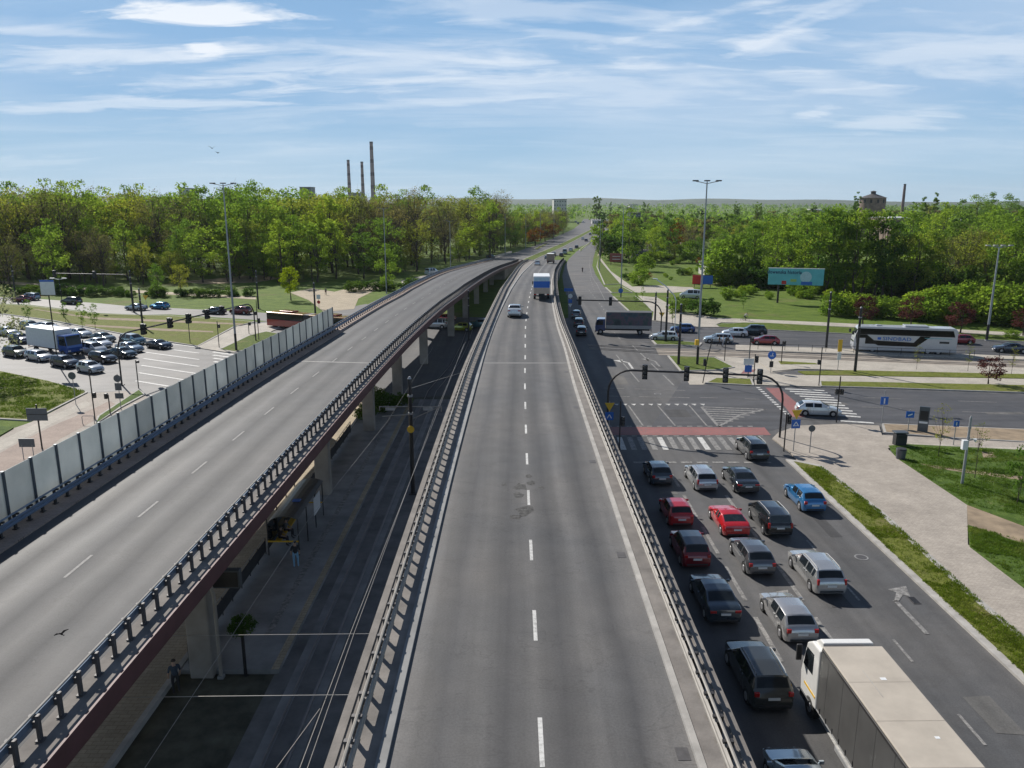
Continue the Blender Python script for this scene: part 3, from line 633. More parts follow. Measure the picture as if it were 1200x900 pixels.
sheet('cycle_crossing', [(8.6, 72.0), (KX + 1.2, 72.0), (KX + 1.4, 74.6), (8.8, 74.8)], 0.024, M['red_path'])
sheet('cycle_crossing', px((897, 454.5), (913, 455), (937, 475), (944, 489), (929, 489), (919, 476)), 0.026, M['red_path'])
sheet('cycle_crossing', px((872, 434), (886, 433), (882, 438), (868, 438)), 0.036, M['red_path'])
dd = Vector((1, -0.55, 0)).normalized(); a = P(168, 399) + dd * 22.5; c = P(150, 445) + dd * 22.5
sheet('cycle_crossing', [a, a + dd * 2.4, c + dd * 2.4, c], 0.022, M['red_path'])
pr_ = random.Random(14)
M['patch'] = asphalt('repair_asphalt', (0.066, 0.067, 0.07), 0.8); M['patch2'] = asphalt('old_repair_asphalt', (0.13, 0.128, 0.124), 0.8)
for x, y, w_, l_, m_ in ((18.2, 41, 1.1, 3.6, 'patch'), (21.6, 52, 0.8, 7.0, 'patch'), (12.0, 57.5, 1.3, 2.2, 'patch2'), (15.2, 46.5, 0.7, 2.4, 'patch2'), (20.9, 30, 1.2, 2.6, 'patch2'), (17.5, 80, 2.4, 3.0, 'patch'), (13.5, 96, 1.6, 5.0, 'patch2'), (18.8, 104, 3.0, 1.8, 'patch'), (34, 84, 6.0, 1.2, 'patch2'), (52, 80, 4.0, 1.0, 'patch2')):
    sheet('asphalt_patch', [(x + w_ * a + pr_.uniform(-.05, .05), y + l_ * c + pr_.uniform(-.08, .08)) for a, c in ((-.5, -.5), (.5, -.5), (.5, .5), (-.5, .5))], 0.021, M[m_])
for i, (x, y, lab) in enumerate(((18.9, 60.8, 'round manhole cover just behind the stop line'), (21.9, 45.5, 'round manhole cover in the kerbside lane behind the blue car'), (16.9, 88.5, 'round manhole cover in the middle of the junction'))):
    t = thing('manhole_cover', lab, 'manhole', (x, y, 0.02))
    b = MB(); b.cyl((0, 0, 0), (0, 0, 0.008), 0.42, n=20); b.build('frame', M['conc_dark'], t); b = MB(); b.cyl((0, 0, 0), (0, 0, 0.012), 0.33, n=20); b.build('lid', M['post_brown'], t)
# ------------------------------------------------------------------ flyovers
rLo = Curve([(-20, -4.78), (20, -4.76), (61, -4.4)] + dk((557, 400), (576, 360), (594.7, 328), (610.7, 309.3), (622, 304)))
rLk = Curve([(-20, -3.2), (34, -3.2), (62, -2.8)] + dk((573, 400), (586.7, 365), (600, 338.7), (613, 320), (625.5, 307.5)))
rRk = Curve([(-20, 4.78), (34, 4.8), (60, 4.85)] + dk((661, 410), (652, 382), (647, 356.7), (645.6, 340), (646.5, 327), (651, 314), (660, 304), (677.5, 290.5)))
rRo = Curve([(-20, 6.2), (34, 6.2), (60, 6.22)] + dk((675, 410), (662.7, 380), (655, 350), (653, 330), (655, 316), (663, 304.5), (680, 291)))
lLk = Curve([(-20, -21.6), (20, -21.3), (35, -21.1), (61, -20.4), (83, -19.3), (109, -18.0)] + dk((480, 342), (533, 317), (586.7, 302.7), (626.7, 291.5)))
lRo = Curve([(-20, -12.3), (18, -12.05), (35, -11.85), (61, -11.5), (83, -10.8)] + dk((520, 361), (546.7, 340.7), (586.7, 315.5), (610, 306)))
def lLo(Y): return lLk(Y) - (2.2 - 0.7 * max(0, min(1, (Y - 90) / 60)))
def lRk(Y): return lRo(Y) - 1.0
YS = [-16 + 3.0 * i for i in range(106)]
def ribbon(name, fa, fb, dz, m, parent, Ys=YS, uv=False):
    vs = []; fs = []
    for Y in Ys: vs += [(fa(Y), Y, zd(Y) + dz), (fb(Y), Y, zd(Y) + dz)]
    for i in range(len(Ys) - 1): fs.append((2*i, 2*i+1, 2*i+3, 2*i+2))
    b = MB(); b.add(vs, fs); o = b.build(name, m, parent, recalc=False)
    if uv:
        ul = o.data.uv_layers.new(name='UVMap')
        for lp in o.data.loops:
            i = lp.vertex_index; ul.data[lp.index].uv = (float(i % 2), Ys[i // 2])
    return o
def solid(name, fa, fb, z0, z1, m, parent, Ys=YS, absz0=None):
    secs = []
    for Y in Ys:
        a, c, z = fa(Y), fb(Y), zd(Y); lo = max(-0.4, z + z0) if absz0 is None else absz0
        secs.append([(a, Y, lo), (c, Y, lo), (c, Y, z + z1), (a, Y, z + z1)])
    b = MB(); b.loft(secs); return b.build(name, m, parent)
def off(f, d): return lambda Y: f(Y) + d
def guard(name, label, f, side, m_beam, m_post, m_hand, Y0, Y1, step=1.0, npart=95, h=0.78):
    """f: line of the posts, side = +1 when the road lies at +x of it"""
    t = thing(name, label, 'guard rail', (f(40), 40, zd(40)))
    T = Matrix.Translation(t.location)
    def b_(mb, nm, m, **k):
        o = mb.build(nm, m, t, **k); o.matrix_parent_inverse = T.inverted(); return o
    Ys = []; y = Y0
    while y < Y1: Ys.append(y); y += 2.0
    pts = [Vector((f(Y), Y, zd(Y))) for Y in Ys]
    b = MB(); prof = [(0.0, -0.16), (0.07, -0.13), (0.07, -0.05), (0.01, 0.0), (0.07, 0.05), (0.07, 0.13), (0.0, 0.16), (-0.03, 0.0)]
    b.loft([[p + Vector((side * (0.16 + a), 0, 0.60 + z)) for a, z in prof] for p in pts]); b_(b, 'rail_beam', m_beam)
    b = MB(); b.tube([p + Vector((side * 0.10, 0, h + 0.13)) for p in pts], 0.045, 6); b_(b, 'handrail', m_hand, smooth=True)
    b = MB(); b.box((0, 0, h / 2 + 0.05), (0.09, 0.13, h + 0.1)); b.box((side * 0.08, 0, h + 0.06), (0.28, 0.11, 0.07)); b.box((side * 0.08, 0, 0.60), (0.16, 0.10, 0.2)); b.box((0, 0, 0.135), (0.2, 0.22, 0.03))
    pv, pf = b.v, b.f
    rest = MB(); n = 0; y = Y0 + 0.4; proto = None
    while y < Y1:
        pos = Vector((f(y), y, zd(y)))
        if y > 10 and n < npart:
            if proto is None: proto = b.build('post', m_post, t); o = proto
            else:
                o = proto.copy(); COL.objects.link(o); o.parent = t
            o.matrix_parent_inverse = T.inverted(); o.location = pos; n += 1
        else: rest.add([Vector(v) + pos for v in pv], pf)
        y += step
    o = b_(rest, 'post', m_post); o['kind'] = 'stuff'
    return t
def pillar(parent, x, y, ztop, w=1.2, d=1.0):
    b = MB(); b.box((x, y, ztop / 2), (w, d, ztop)); b.build('pillar', M['conc'], parent, bevel=0.08)
# right flyover
fr = thing('flyover', 'straight two-lane concrete flyover running away up the middle of the picture', 'flyover', (0, 0, 0))
solid('deck_slab', off(rLo, 0.002), off(rRo, -0.002), -0.5, -0.03, M['conc'], fr)
ribbon('carriageway', rLk, rRk, 0.0, M['deck_r'], fr, uv=True)
solid('girder', off(rLo, 1.6), off(rRo, -1.9), -1.9, -0.501, M['conc_dark'], fr)
solid('walkway', rLo, off(rLk, -0.28), -0.025, 0.10, M['ledge'], fr)
solid('walkway', off(rRk, 0.203), rRo, -0.025, 0.10, M['ledge'], fr)
solid('kerb', rRk, off(rRk, 0.20), -0.02, 0.13, M['kerb'], fr)
solid('kerb', off(rLk, -0.278), rLk, -0.02, 0.12, M['conc_dark'], fr)
solid('parapet_edge', off(rLo, -0.03), off(rLo, 0.22), -0.55, 0.16, M['ledge'], fr)
solid('parapet_edge', off(rRo, -0.22), off(rRo, 0.03), -0.55, 0.16, M['ledge'], fr)
EY = [Y for Y in YS if Y >= 222]
solid('retaining_wall', off(rLo, 0.3), off(rRo, -0.3), 0, -0.504, M['conc_dark'], fr, EY, -0.3)
for Y in (16, 34, 55, 73, 88, 130, 150, 170, 190, 208):
    for dx_ in (-2.2, 2.2): pillar(fr, (rLo(Y) + rRo(Y)) / 2 + dx_, Y, zd(Y) - 1.9)
b = MB(); Y = -12.5
while Y < 296:
    a = lambda y: Vector((0.80 + (rLk(y) + rRk(y)) / 2 - 0.79, y, zd(y) + 0.006))
    p, q = a(Y), a(Y + 2.0); b.add([p - Vector((0.065, 0, 0)), p + Vector((0.065, 0, 0)), q + Vector((0.065, 0, 0)), q - Vector((0.065, 0, 0))], [(0, 1, 2, 3)]); Y += 6.0
b.build('lane_markings', M['white'], recalc=False)['kind'] = 'structure'
b = MB()
for Yj in (69.6,):
    b.add([(rLk(Yj), Yj, zd(Yj) + 0.004), (rRk(Yj), Yj, zd(Yj) + 0.004), (rRk(Yj), Yj + 0.35, zd(Yj) + 0.004), (rLk(Yj), Yj + 0.35, zd(Yj) + 0.004)], [(0, 1, 2, 3)])
b.build('expansion_joint', pm('joint_strip', (0.20, 0.195, 0.185), 0.7, var=0.2, world=True), fr, recalc=False)
for Yp in (18, 30, 42, 54, 66): b = MB(); b.box((rRk(Yp) - 0.28, Yp, zd(Yp) + 0.004), (0.34, 0.5, 0.012)); b.build('drain_grate', M['post_brown'], fr)
M['crumble'] = pm('crumbled_asphalt', (0.075, 0.072, 0.068), 0.95, var=0.6, scale=6, bump=1.0, world=True); rr = random.Random(3)                    # crumbling patches in the middle of the road
for cx, cy, s in ((0.45, 38.0, 0.8), (1.0, 38.6, 0.5), (0.3, 36.9, 0.55), (0.6, 34.8, 0.9), (0.2, 34.0, 0.6), (0.9, 39.6, 0.4), (1.5, 37.9, 0.35), (-0.4, 38.3, 0.35)):
    n = 9; pts = [(cx + s * 0.62 * rr.uniform(0.4, 1) * math.cos(6.28*k/n), cy + s * 0.9 * rr.uniform(0.4, 1) * math.sin(6.28*k/n), zd(cy) + 0.004) for k in range(n)]
    b = MB(); b.add(pts, [tuple(range(n))]); b.build('broken_asphalt', M['crumble'], fr, recalc=False)
guard('guard_rail', 'long guard rail with dark posts on the left edge of the straight middle flyover', off(rLo, 0.55), 1, M['handrail'], M['post_brown'], M['handrail'], -15, 285)
guard('guard_rail', 'guard rail on the right edge of the middle flyover above the queue of cars', off(rRo, -0.62), -1, M['handrail'], M['post_dark'], M['handrail'], -15, 298)
# left flyover
fl = thing('flyover', 'curving pale flyover on the left on tall concrete pillars with a maroon edge', 'flyover', (-17, 40, 0))
fl.location = (0, 0, 0)
solid('deck_slab', lLo, off(lRo, -0.02), -0.5, -0.03, M['conc'], fl)
ribbon('carriageway', lLk, lRk, 0.0, M['deck_l'], fl, uv=True)
solid('girder', off(lLo, 2.2), off(lRo, -2.3), -1.5, -0.501, M['conc_dark'], fl)
solid('walkway', lLo, lLk, -0.025, 0.09, M['pave_pink'], fl)
solid('walkway', lRk, off(lRo, -0.022), -0.025, 0.10, M['ledge'], fl)
solid('fascia', off(lRo, -0.018), off(lRo, 0.06), -0.62, 0.12, M['fascia'], fl)
EY = [Y for Y in YS if Y >= 225]
solid('retaining_wall', off(lLo, 0.3), off(lRo, -0.3), 0, -0.504, M['conc_dark'], fl, EY, -0.3)
for Y in (12, 33, 56, 73, 88, 106, 129, 150, 172, 195, 212):
    pillar(fl, lRo(Y) - 2.6, Y, zd(Y) - 1.5, 1.1, 0.8); pillar(fl, lLo(Y) + 2.9, Y, zd(Y) - 1.5, 1.1, 0.8)
b = MB(); Y = -14.0
while Y < 290:
    a = lambda y: Vector(((lLk(y) + lRk(y)) / 2 - 0.3, y, zd(y) + 0.006))
    p, q = a(Y), a(Y + 2.0); b.add([p - Vector((0.06, 0, 0)), p + Vector((0.06, 0, 0)), q + Vector((0.06, 0, 0)), q - Vector((0.06, 0, 0))], [(0, 1, 2, 3)]); Y += 6.0
b.build('lane_markings', M['white_faint'], recalc=False)['kind'] = 'structure'
b = MB(); Yj = 70.5
b.add([(lLk(Yj), Yj, zd(Yj) + 0.004), (lRk(Yj), Yj - 1, zd(Yj) + 0.004), (lRk(Yj), Yj - 0.65, zd(Yj) + 0.004), (lLk(Yj), Yj + 0.35, zd(Yj) + 0.004)], [(0, 1, 2, 3)])
b.build('expansion_joint', bpy.data.materials['joint_strip'], fl, recalc=False)
guard('guard_rail', 'guard rail with a bluish beam along the right edge of the curving left flyover', off(lRo, -0.62), -1, M['rail_blue'], M['post_brown'], M['handrail'], -15, 285)
guard('guard_rail', 'dark guard rail in front of the frosted noise wall on the left flyover', off(lLk, -0.8), 1, M['rail_blue'], M['post_dark'], M['rail_blue'], -15, 296)
# noise wall
nw = thing('noise_wall', 'noise wall of frosted pale panels between dark posts on the left flyover', 'noise barrier', (0, 0, 0))
wl = off(lLk, -1.45)
Y = 7.0
def nwp(y): return Vector((wl(y), y, zd(y)))
while Y < 90.5:
    p, q = nwp(Y), nwp(Y + 2.0); d = (q - p).normalized(); n_ = Vector((-d.y, d.x, 0)); rz = math.atan2(d.y, d.x)
    b = MB(); b.box((p.x, p.y, p.z + 1.28), (0.15, 0.12, 2.6), rz); b.box((p.x, p.y, p.z + 0.1), (0.3, 0.24, 0.06), rz); b.build('post', M['greysign'], nw)
    if Y + 2 < 91:
        a = p.lerp(q, 0.04); c = p.lerp(q, 0.96)
        b = MB(); b.box(((a + c) / 2 + Vector((0, 0, 1.36))), ((c - a).length, 0.025, 2.38), rz)
        b.build('panel', M['acryl'], nw)
    Y += 2.0
b = MB(); b.tube([nwp(7 + 2 * k) + Vector((0, 0, 0.15)) for k in range(43)], 0.05, 4); b.build('bottom_rail', M['greysign'], nw)
# ------------------------------------------------------------------ vehicles
PROF = {
 'hatch': dict(pts=[(0,.46),(.012,.60),(.03,.68),(.05,.715),(.16,.965),(.34,1.0),(.55,.97),(.74,.69),(.90,.60),(.97,.50),(1,.38)], ib=.05, ir=.16, iff=.55, iw=.74),
 'wagon': dict(pts=[(0,.46),(.01,.60),(.02,.66),(.035,.70),(.11,.96),(.34,1.0),(.57,.975),(.73,.68),(.90,.60),(.97,.50),(1,.38)], ib=.035, ir=.11, iff=.57, iw=.73),
 'sedan': dict(pts=[(0,.48),(.015,.64),(.04,.70),(.15,.735),(.30,.965),(.43,1.0),(.56,.975),(.72,.70),(.90,.61),(.97,.50),(1,.38)], ib=.15, ir=.30, iff=.56, iw=.72),
 'coupe': dict(pts=[(0,.50),(.02,.68),(.05,.73),(.10,.77),(.33,.965),(.44,1.0),(.53,.97),(.70,.72),(.88,.64),(.97,.50),(1,.40)], ib=.10, ir=.33, iff=.53, iw=.70),
 'suv': dict(pts=[(0,.42),(.012,.55),(.025,.62),(.04,.67),(.11,.955),(.34,1.0),(.58,.975),(.71,.68),(.88,.61),(.97,.50),(1,.36)], ib=.04, ir=.11, iff=.58, iw=.71),
 'mpv': dict(pts=[(0,.42),(.01,.55),(.02,.60),(.03,.63),(.07,.965),(.34,1.0),(.62,.97),(.82,.66),(.93,.56),(.98,.46),(1,.36)], ib=.03, ir=.07, iff=.62, iw=.82),
}
def lerp(a, b, t): return a + (b - a) * t
def interp(pts, x):
    for i in range(len(pts) - 1):
        if x <= pts[i+1][0]:
            return lerp(pts[i][1], pts[i+1][1], (x - pts[i][0]) / (pts[i+1][0] - pts[i][0]))
    return pts[-1][1]
def add_wheels(t, spots, r, w, rimr=0.62):
    for x, y in spots:
        sx = 1 if x > 0 else -1
        b = MB(); b.cyl((x - sx * w, y, r), (x, y, r), r, n=18); wh = b.build('wheel', M['tyre'], t, bevel=0.02)
        b = MB(); b.cyl((x - sx * 0.02, y, r), (x + sx * 0.012, y, r), r * rimr, r * rimr * 0.9, n=14)
        b.build('rim', M['rim'], wh)
def car(kind, L, W, H, col, loc, rz, label, name='car', cat='car', group=None, rails=None, roofcol=None, plate=True, metal=0.35, sunroof=False, cladding=False, far=False, clear=0.2):
    t = thing(name, label, cat, loc, rz, group)
    pf = PROF[kind]; hw = W / 2; belt = 0.665 * H if kind != 'mpv' else 0.60 * H
    wr = 0.325 if kind != 'suv' else 0.36; wys = (0.185, 0.805)
    ss = set(p[0] for p in pf['pts'])
    for wy in wys:
        for d in (-0.40, -0.32, -0.2, 0.0, 0.2, 0.32, 0.40): ss.add(wy + d / L)
    ib, ir, iff, iw = pf['ib'], pf['ir'], pf['iff'], pf['iw']
    rw0, rw1 = lerp(ib, ir, .10), lerp(ib, ir, .88); ww0, ww1 = lerp(iff, iw, .10), lerp(iff, iw, .93)
    mid = lerp(ir, iff, .52); sides = [(ir + 0.02, mid - 0.012), (mid + 0.012, iff - 0.005)]
    if kind in ('wagon', 'mpv', 'suv'):
        q = ir + 0.16 * (iff - ir); sides = [(ir + 0.012, q), (q + 0.02, mid), (mid + 0.022, iff - 0.005)]
    drs = [(0.295, mid - 0.0015), (mid + 0.0015, 0.70)] if kind != 'coupe' else [(0.36, 0.70)]
    seam = [drs[0][0] - 0.0015] + [d[1] + 0.0015 for d in drs]
    dms = [MB() for _ in range(2 * len(drs))]; sm = MB()
    if not far:
        for a_ in drs: ss.update(a_)
        for v in seam: ss.update((v - 0.0015, v + 0.0015))
    for v in (rw0, rw1, ww0, ww1) + tuple(v for s in sides for v in s): ss.add(v)
    st = sorted(v for v in ss if 0 <= v <= 1)
    st = [v for i, v in enumerate(st) if i == 0 or v - st[i-1] > 0.0009]
    secs = []
    for f in st:
        y = (f - 0.5) * L; zt = interp(pf['pts'], f) * H
        e = min(f, 1 - f) * L
        tw = 1 - 0.13 * max(0, 1 - e / 0.45) ** 2
        if f > 0.7: tw *= 1 - 0.05 * ((f - 0.7) / 0.3) ** 2
        h = hw * tw
        c = 0 if f <= ib or f >= iw else (f - ib) / (ir - ib) if f < ir else 1 if f <= iff else (iw - f) / (iw - iff)
        z0 = clear + 0.10 * max(0, 1 - e / 0.25); z1 = clear + 0.16; z2 = 0.46 * H
        arch = 0
        for wy in wys:
            dy = abs(f - wy) * L
            if dy < 0.395: arch = max(arch, wr - 0.02 + math.sqrt(max(0, 0.395**2 - dy * dy)))
        z0 = max(z0, arch); z1 = max(z1 + 0.1 * max(0, 1 - e / 0.25), arch + 0.015); z2 = max(min(z2, zt - 0.16), z1 + 0.02)
        z3 = max(min(belt - (0.03 if f > .6 else 0), zt - 0.05), z2 + 0.02); zt = max(zt, z3 + 0.03)
        p = [(h * 0.93, z0), (h * 0.985, z1), (h, z2), (h * 0.955, z3),
             (h * lerp(.90, .775, c), zt - lerp(.02, .075, c)), (h * lerp(.80, .68, c), zt - lerp(.004, .022, c)), (h * 0.34, zt + lerp(.012, .004, c)), (0, zt + lerp(.015, .008, c))]
        full = [(x, y, z) for x, z in p] + [(-x, y, z) for x, z in reversed(p[:-1])]
        secs.append(full)
    body = MB(); gl = {'rear_window': MB(), 'windscreen': MB(), 'side_window': None}
    roof = MB(); clad = MB()
    npt = 15
    body.v = [p for s in secs for p in s]; V = body.v
    sw = [MB() for _ in range(len(sides) * 2)]
    for i in range(len(secs) - 1):
        fm = (st[i] + st[i+1]) / 2
        for k in range(npt):
            k2 = (k + 1) % npt
            q = (i*npt + k, i*npt + k2, (i+1)*npt + k2, (i+1)*npt + k)
            top = 5 <= k <= 8
            if top and rw0 <= fm <= rw1: gl['rear_window'].add([V[a] for a in q], [(0,1,2,3)]); continue
            if top and ww0 <= fm <= ww1: gl['windscreen'].add([V[a] for a in q], [(0,1,2,3)]); continue
            hit = False
            if not far and k in (1, 2, 11, 12):
                for n, (a, c) in enumerate(drs):
                    if a < fm < c: dms[n*2 + (k > 6)].add([V[z] for z in q], [(0,1,2,3)]); hit = True
                if not hit:
                    for a in seam:
                        if abs(fm - a) < 0.0016: sm.add([V[z] for z in q], [(0,1,2,3)]); hit = True
                if hit: continue
            if k in (3, 10):
                for n, (a, c) in enumerate(sides):
                    if a <= fm <= c: sw[n*2 + (k == 10)].add([V[z] for z in q], [(0,1,2,3)]); hit = True
            if hit: continue
            if roofcol and 4 <= k <= 9 and ir - .03 <= fm <= iff + .01: roof.add([V[a] for a in q], [(0,1,2,3)]); continue
            if sunroof and top and lerp(ir, iff, .1) <= fm <= lerp(ir, iff, .93): roof.add([V[a] for a in q], [(0,1,2,3)]); continue
            if cladding and k in (0, 13): clad.add([V[a] for a in q], [(0,1,2,3)]); continue
            body.f.append(q)
    body.f.append(tuple(range(npt))); body.f.append(tuple(reversed(range((len(secs)-1)*npt, len(secs)*npt))))
    bo = body.build('body', car_paint(col, metal), t, smooth=True, ang=32)
    for nm in ('rear_window', 'windscreen'):
        if gl[nm].f: gl[nm].build(nm, M['glass'], t)
    for n, d in enumerate(dms):
        if d.f:
            dr = d.build('door', car_paint(col, metal), t, smooth=True)
            yh = (drs[n // 2][0] - 0.5) * L + 0.14; sg = 1 if n % 2 == 0 else -1
            b = MB(); b.box((sg * (hw * 0.985 + 0.008), yh, belt - 0.09), (0.035, 0.16, 0.03)); b.build('handle', car_paint(col, metal), dr)
    if sm.f: sm.build('door_seam', M['black'], t)
    for s in sw:
        if s.f: s.build('side_window', M['glass'], t)
    if roof.f:
        if sunroof: roof.build('sunroof', M['glass'], t)
        else: roof.build('roof', car_paint(roofcol, 0.2), t, smooth=True)
    if clad.f: clad.build('cladding', M['dark'], t)
    add_wheels(t, [(s * (hw + 0.004), (wy - 0.5) * L) for s in (-1, 1) for wy in wys], wr, 0.21)
    if far: 
        for s in (-1, 1):
            b = MB(); b.box((s * hw * 0.80, -L/2 + 0.05, 0.56 * H), (0.26, 0.16, 0.15)); b.build('tail_light', M['tail'], t)
            b = MB(); b.box((s * hw * 0.74, L/2 - 0.10, 0.395 * H), (0.34, 0.2, 0.12)); b.build('headlight', M['head'], t)
        return t
    for s in (-1, 1):
        rt = {'wagon': (0.13, 0.34), 'suv': (0.22, 0.2), 'mpv': (0.15, 0.36), 'hatch': (0.22, 0.22), 'sedan': (0.34, 0.13), 'coupe': (0.38, 0.10)}[kind]
        ztl = {'wagon': .60, 'suv': .57, 'mpv': .56, 'hatch': .57, 'sedan': .58, 'coupe': .57}[kind] * H
        b = MB(); x = s * (hw * 0.895 - rt[0] / 2)
        yy = -L/2 + 0.03
        b.box((x, yy + 0.05, ztl), (rt[0], 0.13, rt[1])); b.build('tail_light', M['tail'], t, bevel=0.025)
        b = MB(); b.box((s * hw * 0.66, L/2 - 0.10, 0.40 * H), (0.34, 0.2, 0.11), s * -0.30); b.build('headlight', M['head'], t, bevel=0.03)
        b = MB(); ym = (lerp(iff, iw, .72) - 0.5) * L; b.box((s * (hw + 0.09), ym, belt + 0.06), (0.2, 0.1, 0.14)); b.box((s * (hw - 0.02), ym, belt + 0.02), (0.12, 0.05, 0.04)); b.build('mirror', car_paint(col, metal) if not cladding else M['dark'], t, bevel=0.02)
        if rails:
            b = MB(); z = H + 0.015; xs_ = s * hw * 0.70
            b.tube([(xs_, (ir + 0.02 - 0.5) * L, z - 0.06), (xs_, (ir + 0.06 - 0.5) * L, z), (xs_, (lerp(ir, iff, .5) - 0.5) * L, z + 0.02), (xs_, (iff - 0.06 - 0.5) * L, z - 0.01), (xs_, (iff - 0.01 - 0.5) * L, z - 0.08)], 0.022, 6)
            b.build('roof_rail', M['steel'] if rails == 'steel' else M['black'], t)
    zpl = 0.46 * H if kind in ('suv', 'mpv', 'wagon', 'hatch') else 0.50 * H
    b = MB(); b.box((0, -L/2 - 0.005, zpl), (0.52, 0.03, 0.115)); b.build('number_plate', M['plate'], t)
    b = MB(); b.box((0, L/2 + 0.005, 0.27 * H), (0.52, 0.03, 0.115)); b.build('number_plate', M['plate'], t)
    b = MB(); b.box((0, -L/2 + 0.02, 0.25 * H), (W * 0.72, 0.06, 0.12)); b.build('bumper', M['dark'], t, bevel=0.02)
    b = MB(); b.box((0, L/2 - 0.005, 0.37 * H), (W * 0.5, 0.05, 0.12)); b.build('grille', M['black'], t, bevel=0.02)
    return t
def hd(v): return math.atan2(-v[0], v[1])       # heading so that local +y runs along v
def rearpt(px_, py_, L, v):                      # ground centre of a car whose rear bumper stands at a pixel
    v = Vector((v[0], v[1], 0)).normalized(); p = P(px_, py_); return p + v * (L / 2)
UP = (0.0, 1.0)
Q = [  # queue on the right: kind, L, W, H, colour, pixel of the rear bumper, label, options
 ('hatch', 4.05, 1.75, 1.48, (0.045, 0.065, 0.085), (776, 571), 'slate blue hatchback alone at the head of the queue lane nearest the flyover', {}),
 ('wagon', 4.5, 1.78, 1.47, (0.50, 0.51, 0.52), (829, 578), 'silver estate car with an aerial, behind the stop line and ahead of the red coupe', dict(metal=0.6)),
 ('sedan', 4.75, 1.85, 1.42, (0.035, 0.042, 0.052), (877, 581), 'dark grey fastback saloon beside the silver estate near the crossing', dict(metal=0.5)),
 ('suv', 4.6, 1.85, 1.58, (0.05, 0.056, 0.06), (890, 542), 'dark grey estate-like SUV that has rolled past the stop line', dict(rails='steel', metal=0.5)),
 ('hatch', 4.0, 1.74, 1.46, (0.42, 0.018, 0.022), (799, 620), 'bright red hatchback with a red roof in the lane nearest the flyover', dict(metal=0.1)),
 ('coupe', 4.4, 1.86, 1.30, (0.50, 0.012, 0.016), (864, 632), 'low bright red sports coupe with a dark rear window', dict(metal=0.1)),
 ('mpv', 4.5, 1.83, 1.66, (0.012, 0.013, 0.014), (914, 632), 'black people carrier with silver roof rails', dict(rails='steel', metal=0.2)),
 ('hatch', 4.35, 1.76, 1.48, (0.035, 0.19, 0.42), (955, 603), 'bright blue hatchback alone in the kerbside lane', dict(metal=0.3)),
 ('suv', 4.3, 1.80, 1.60, (0.21, 0.014, 0.020), (817, 669), 'dark red crossover with a black roof behind the bright red hatchback', dict(roofcol=(0.02, 0.02, 0.022), metal=0.2)),
 ('hatch', 4.3, 1.78, 1.46, (0.16, 0.165, 0.175), (893, 678), 'grey hatchback with a large dark rear window behind the red coupe', dict(metal=0.6)),
 ('wagon', 4.75, 1.86, 1.55, (0.50, 0.50, 0.49), (974, 701), 'silver estate car with tall red tail lamps and roof rails', dict(rails='steel', metal=0.6)),
 ('sedan', 4.75, 1.83, 1.45, (0.05, 0.068, 0.085), (850, 735), 'dark blue grey saloon with a boot, in front of the grey green SUV', dict(metal=0.5)),
 ('hatch', 4.4, 1.78, 1.45, (0.48, 0.47, 0.46), (940, 758), 'silver hatchback just ahead of the white lorry cab', dict(metal=0.6)),
 ('suv', 4.75, 1.90, 1.68, (0.075, 0.078, 0.072), (906, 838), 'grey green SUV with ribbed roof and roof rails beside the lorry', dict(rails='steel', metal=0.5)),
]
for kind, L, W, H, c, p, lab, o in Q:
    v = (-0.02, 1)
    loc = rearpt(p[0], p[1], L, v)
    car(kind, L, W, H, c, loc, hd(v), lab, group='cars queueing right of the flyover', **o)
car('hatch', 4.4, 1.80, 1.46, (0.40, 0.46, 0.50), (10.75, 24.9, 0), 0.02, 'pale blue grey hatchback cut off by the bottom edge beside the lorry', group='cars queueing right of the flyover', metal=0.6)
def boxm(name, c, d, m, parent, bevel=0.03, rz=0):
    b = MB(); b.box(c, d, rz); return b.build(name, m, parent, bevel=bevel)
# white-cab lorry with grey curtain sides, driving away (local +y)
t = thing('curtainside_lorry', 'white cab lorry with dark grey curtain sides and a cream roof', 'lorry', (14.1, 21.9, 0), 0.01)
M['curtain'] = pm('grey_curtain', (0.085, 0.083, 0.08), 0.55, var=0.16, scale=0.7, bump=0.15)
M['tarp'] = pm('cream_tarpaulin', (0.45, 0.40, 0.335), 0.8, var=0.13, scale=0.6, bump=0.2)
M['seam'] = pm('tarp_seam', (0.35, 0.31, 0.255), 0.8)
M['cab_white'] = pm('white_cab_paint', (0.74, 0.73, 0.70), 0.35, var=0.05, coat=0.4)
boxm('side_curtain', (-1.235, 3.6, 2.4), (0.06, 7.0, 2.78), M['curtain'], t, 0.015); boxm('side_curtain', (1.235, 3.6, 2.4), (0.06, 7.0, 2.78), M['curtain'], t, 0.015)
boxm('roof_sheet', (0, 3.6, 3.84), (2.46, 7.16, 0.08), M['tarp'], t, 0.03)
for k in range(2): boxm('roof_seam', (0, 2.4 + k * 2.3, 3.882), (2.44, 0.016, 0.006), M['seam'], t, 0)
boxm('roof_ridge', (-0.35, 4.6, 3.884), (0.03, 1.7, 0.006), M['kerb'], t, 0); boxm('roof_patch', (0.2, 4.9, 3.884), (0.22, 0.16, 0.006), M['whitesign'], t, 0); boxm('roof_patch', (0.45, 1.5, 3.884), (0.16, 0.12, 0.006), M['whitesign'], t, 0)
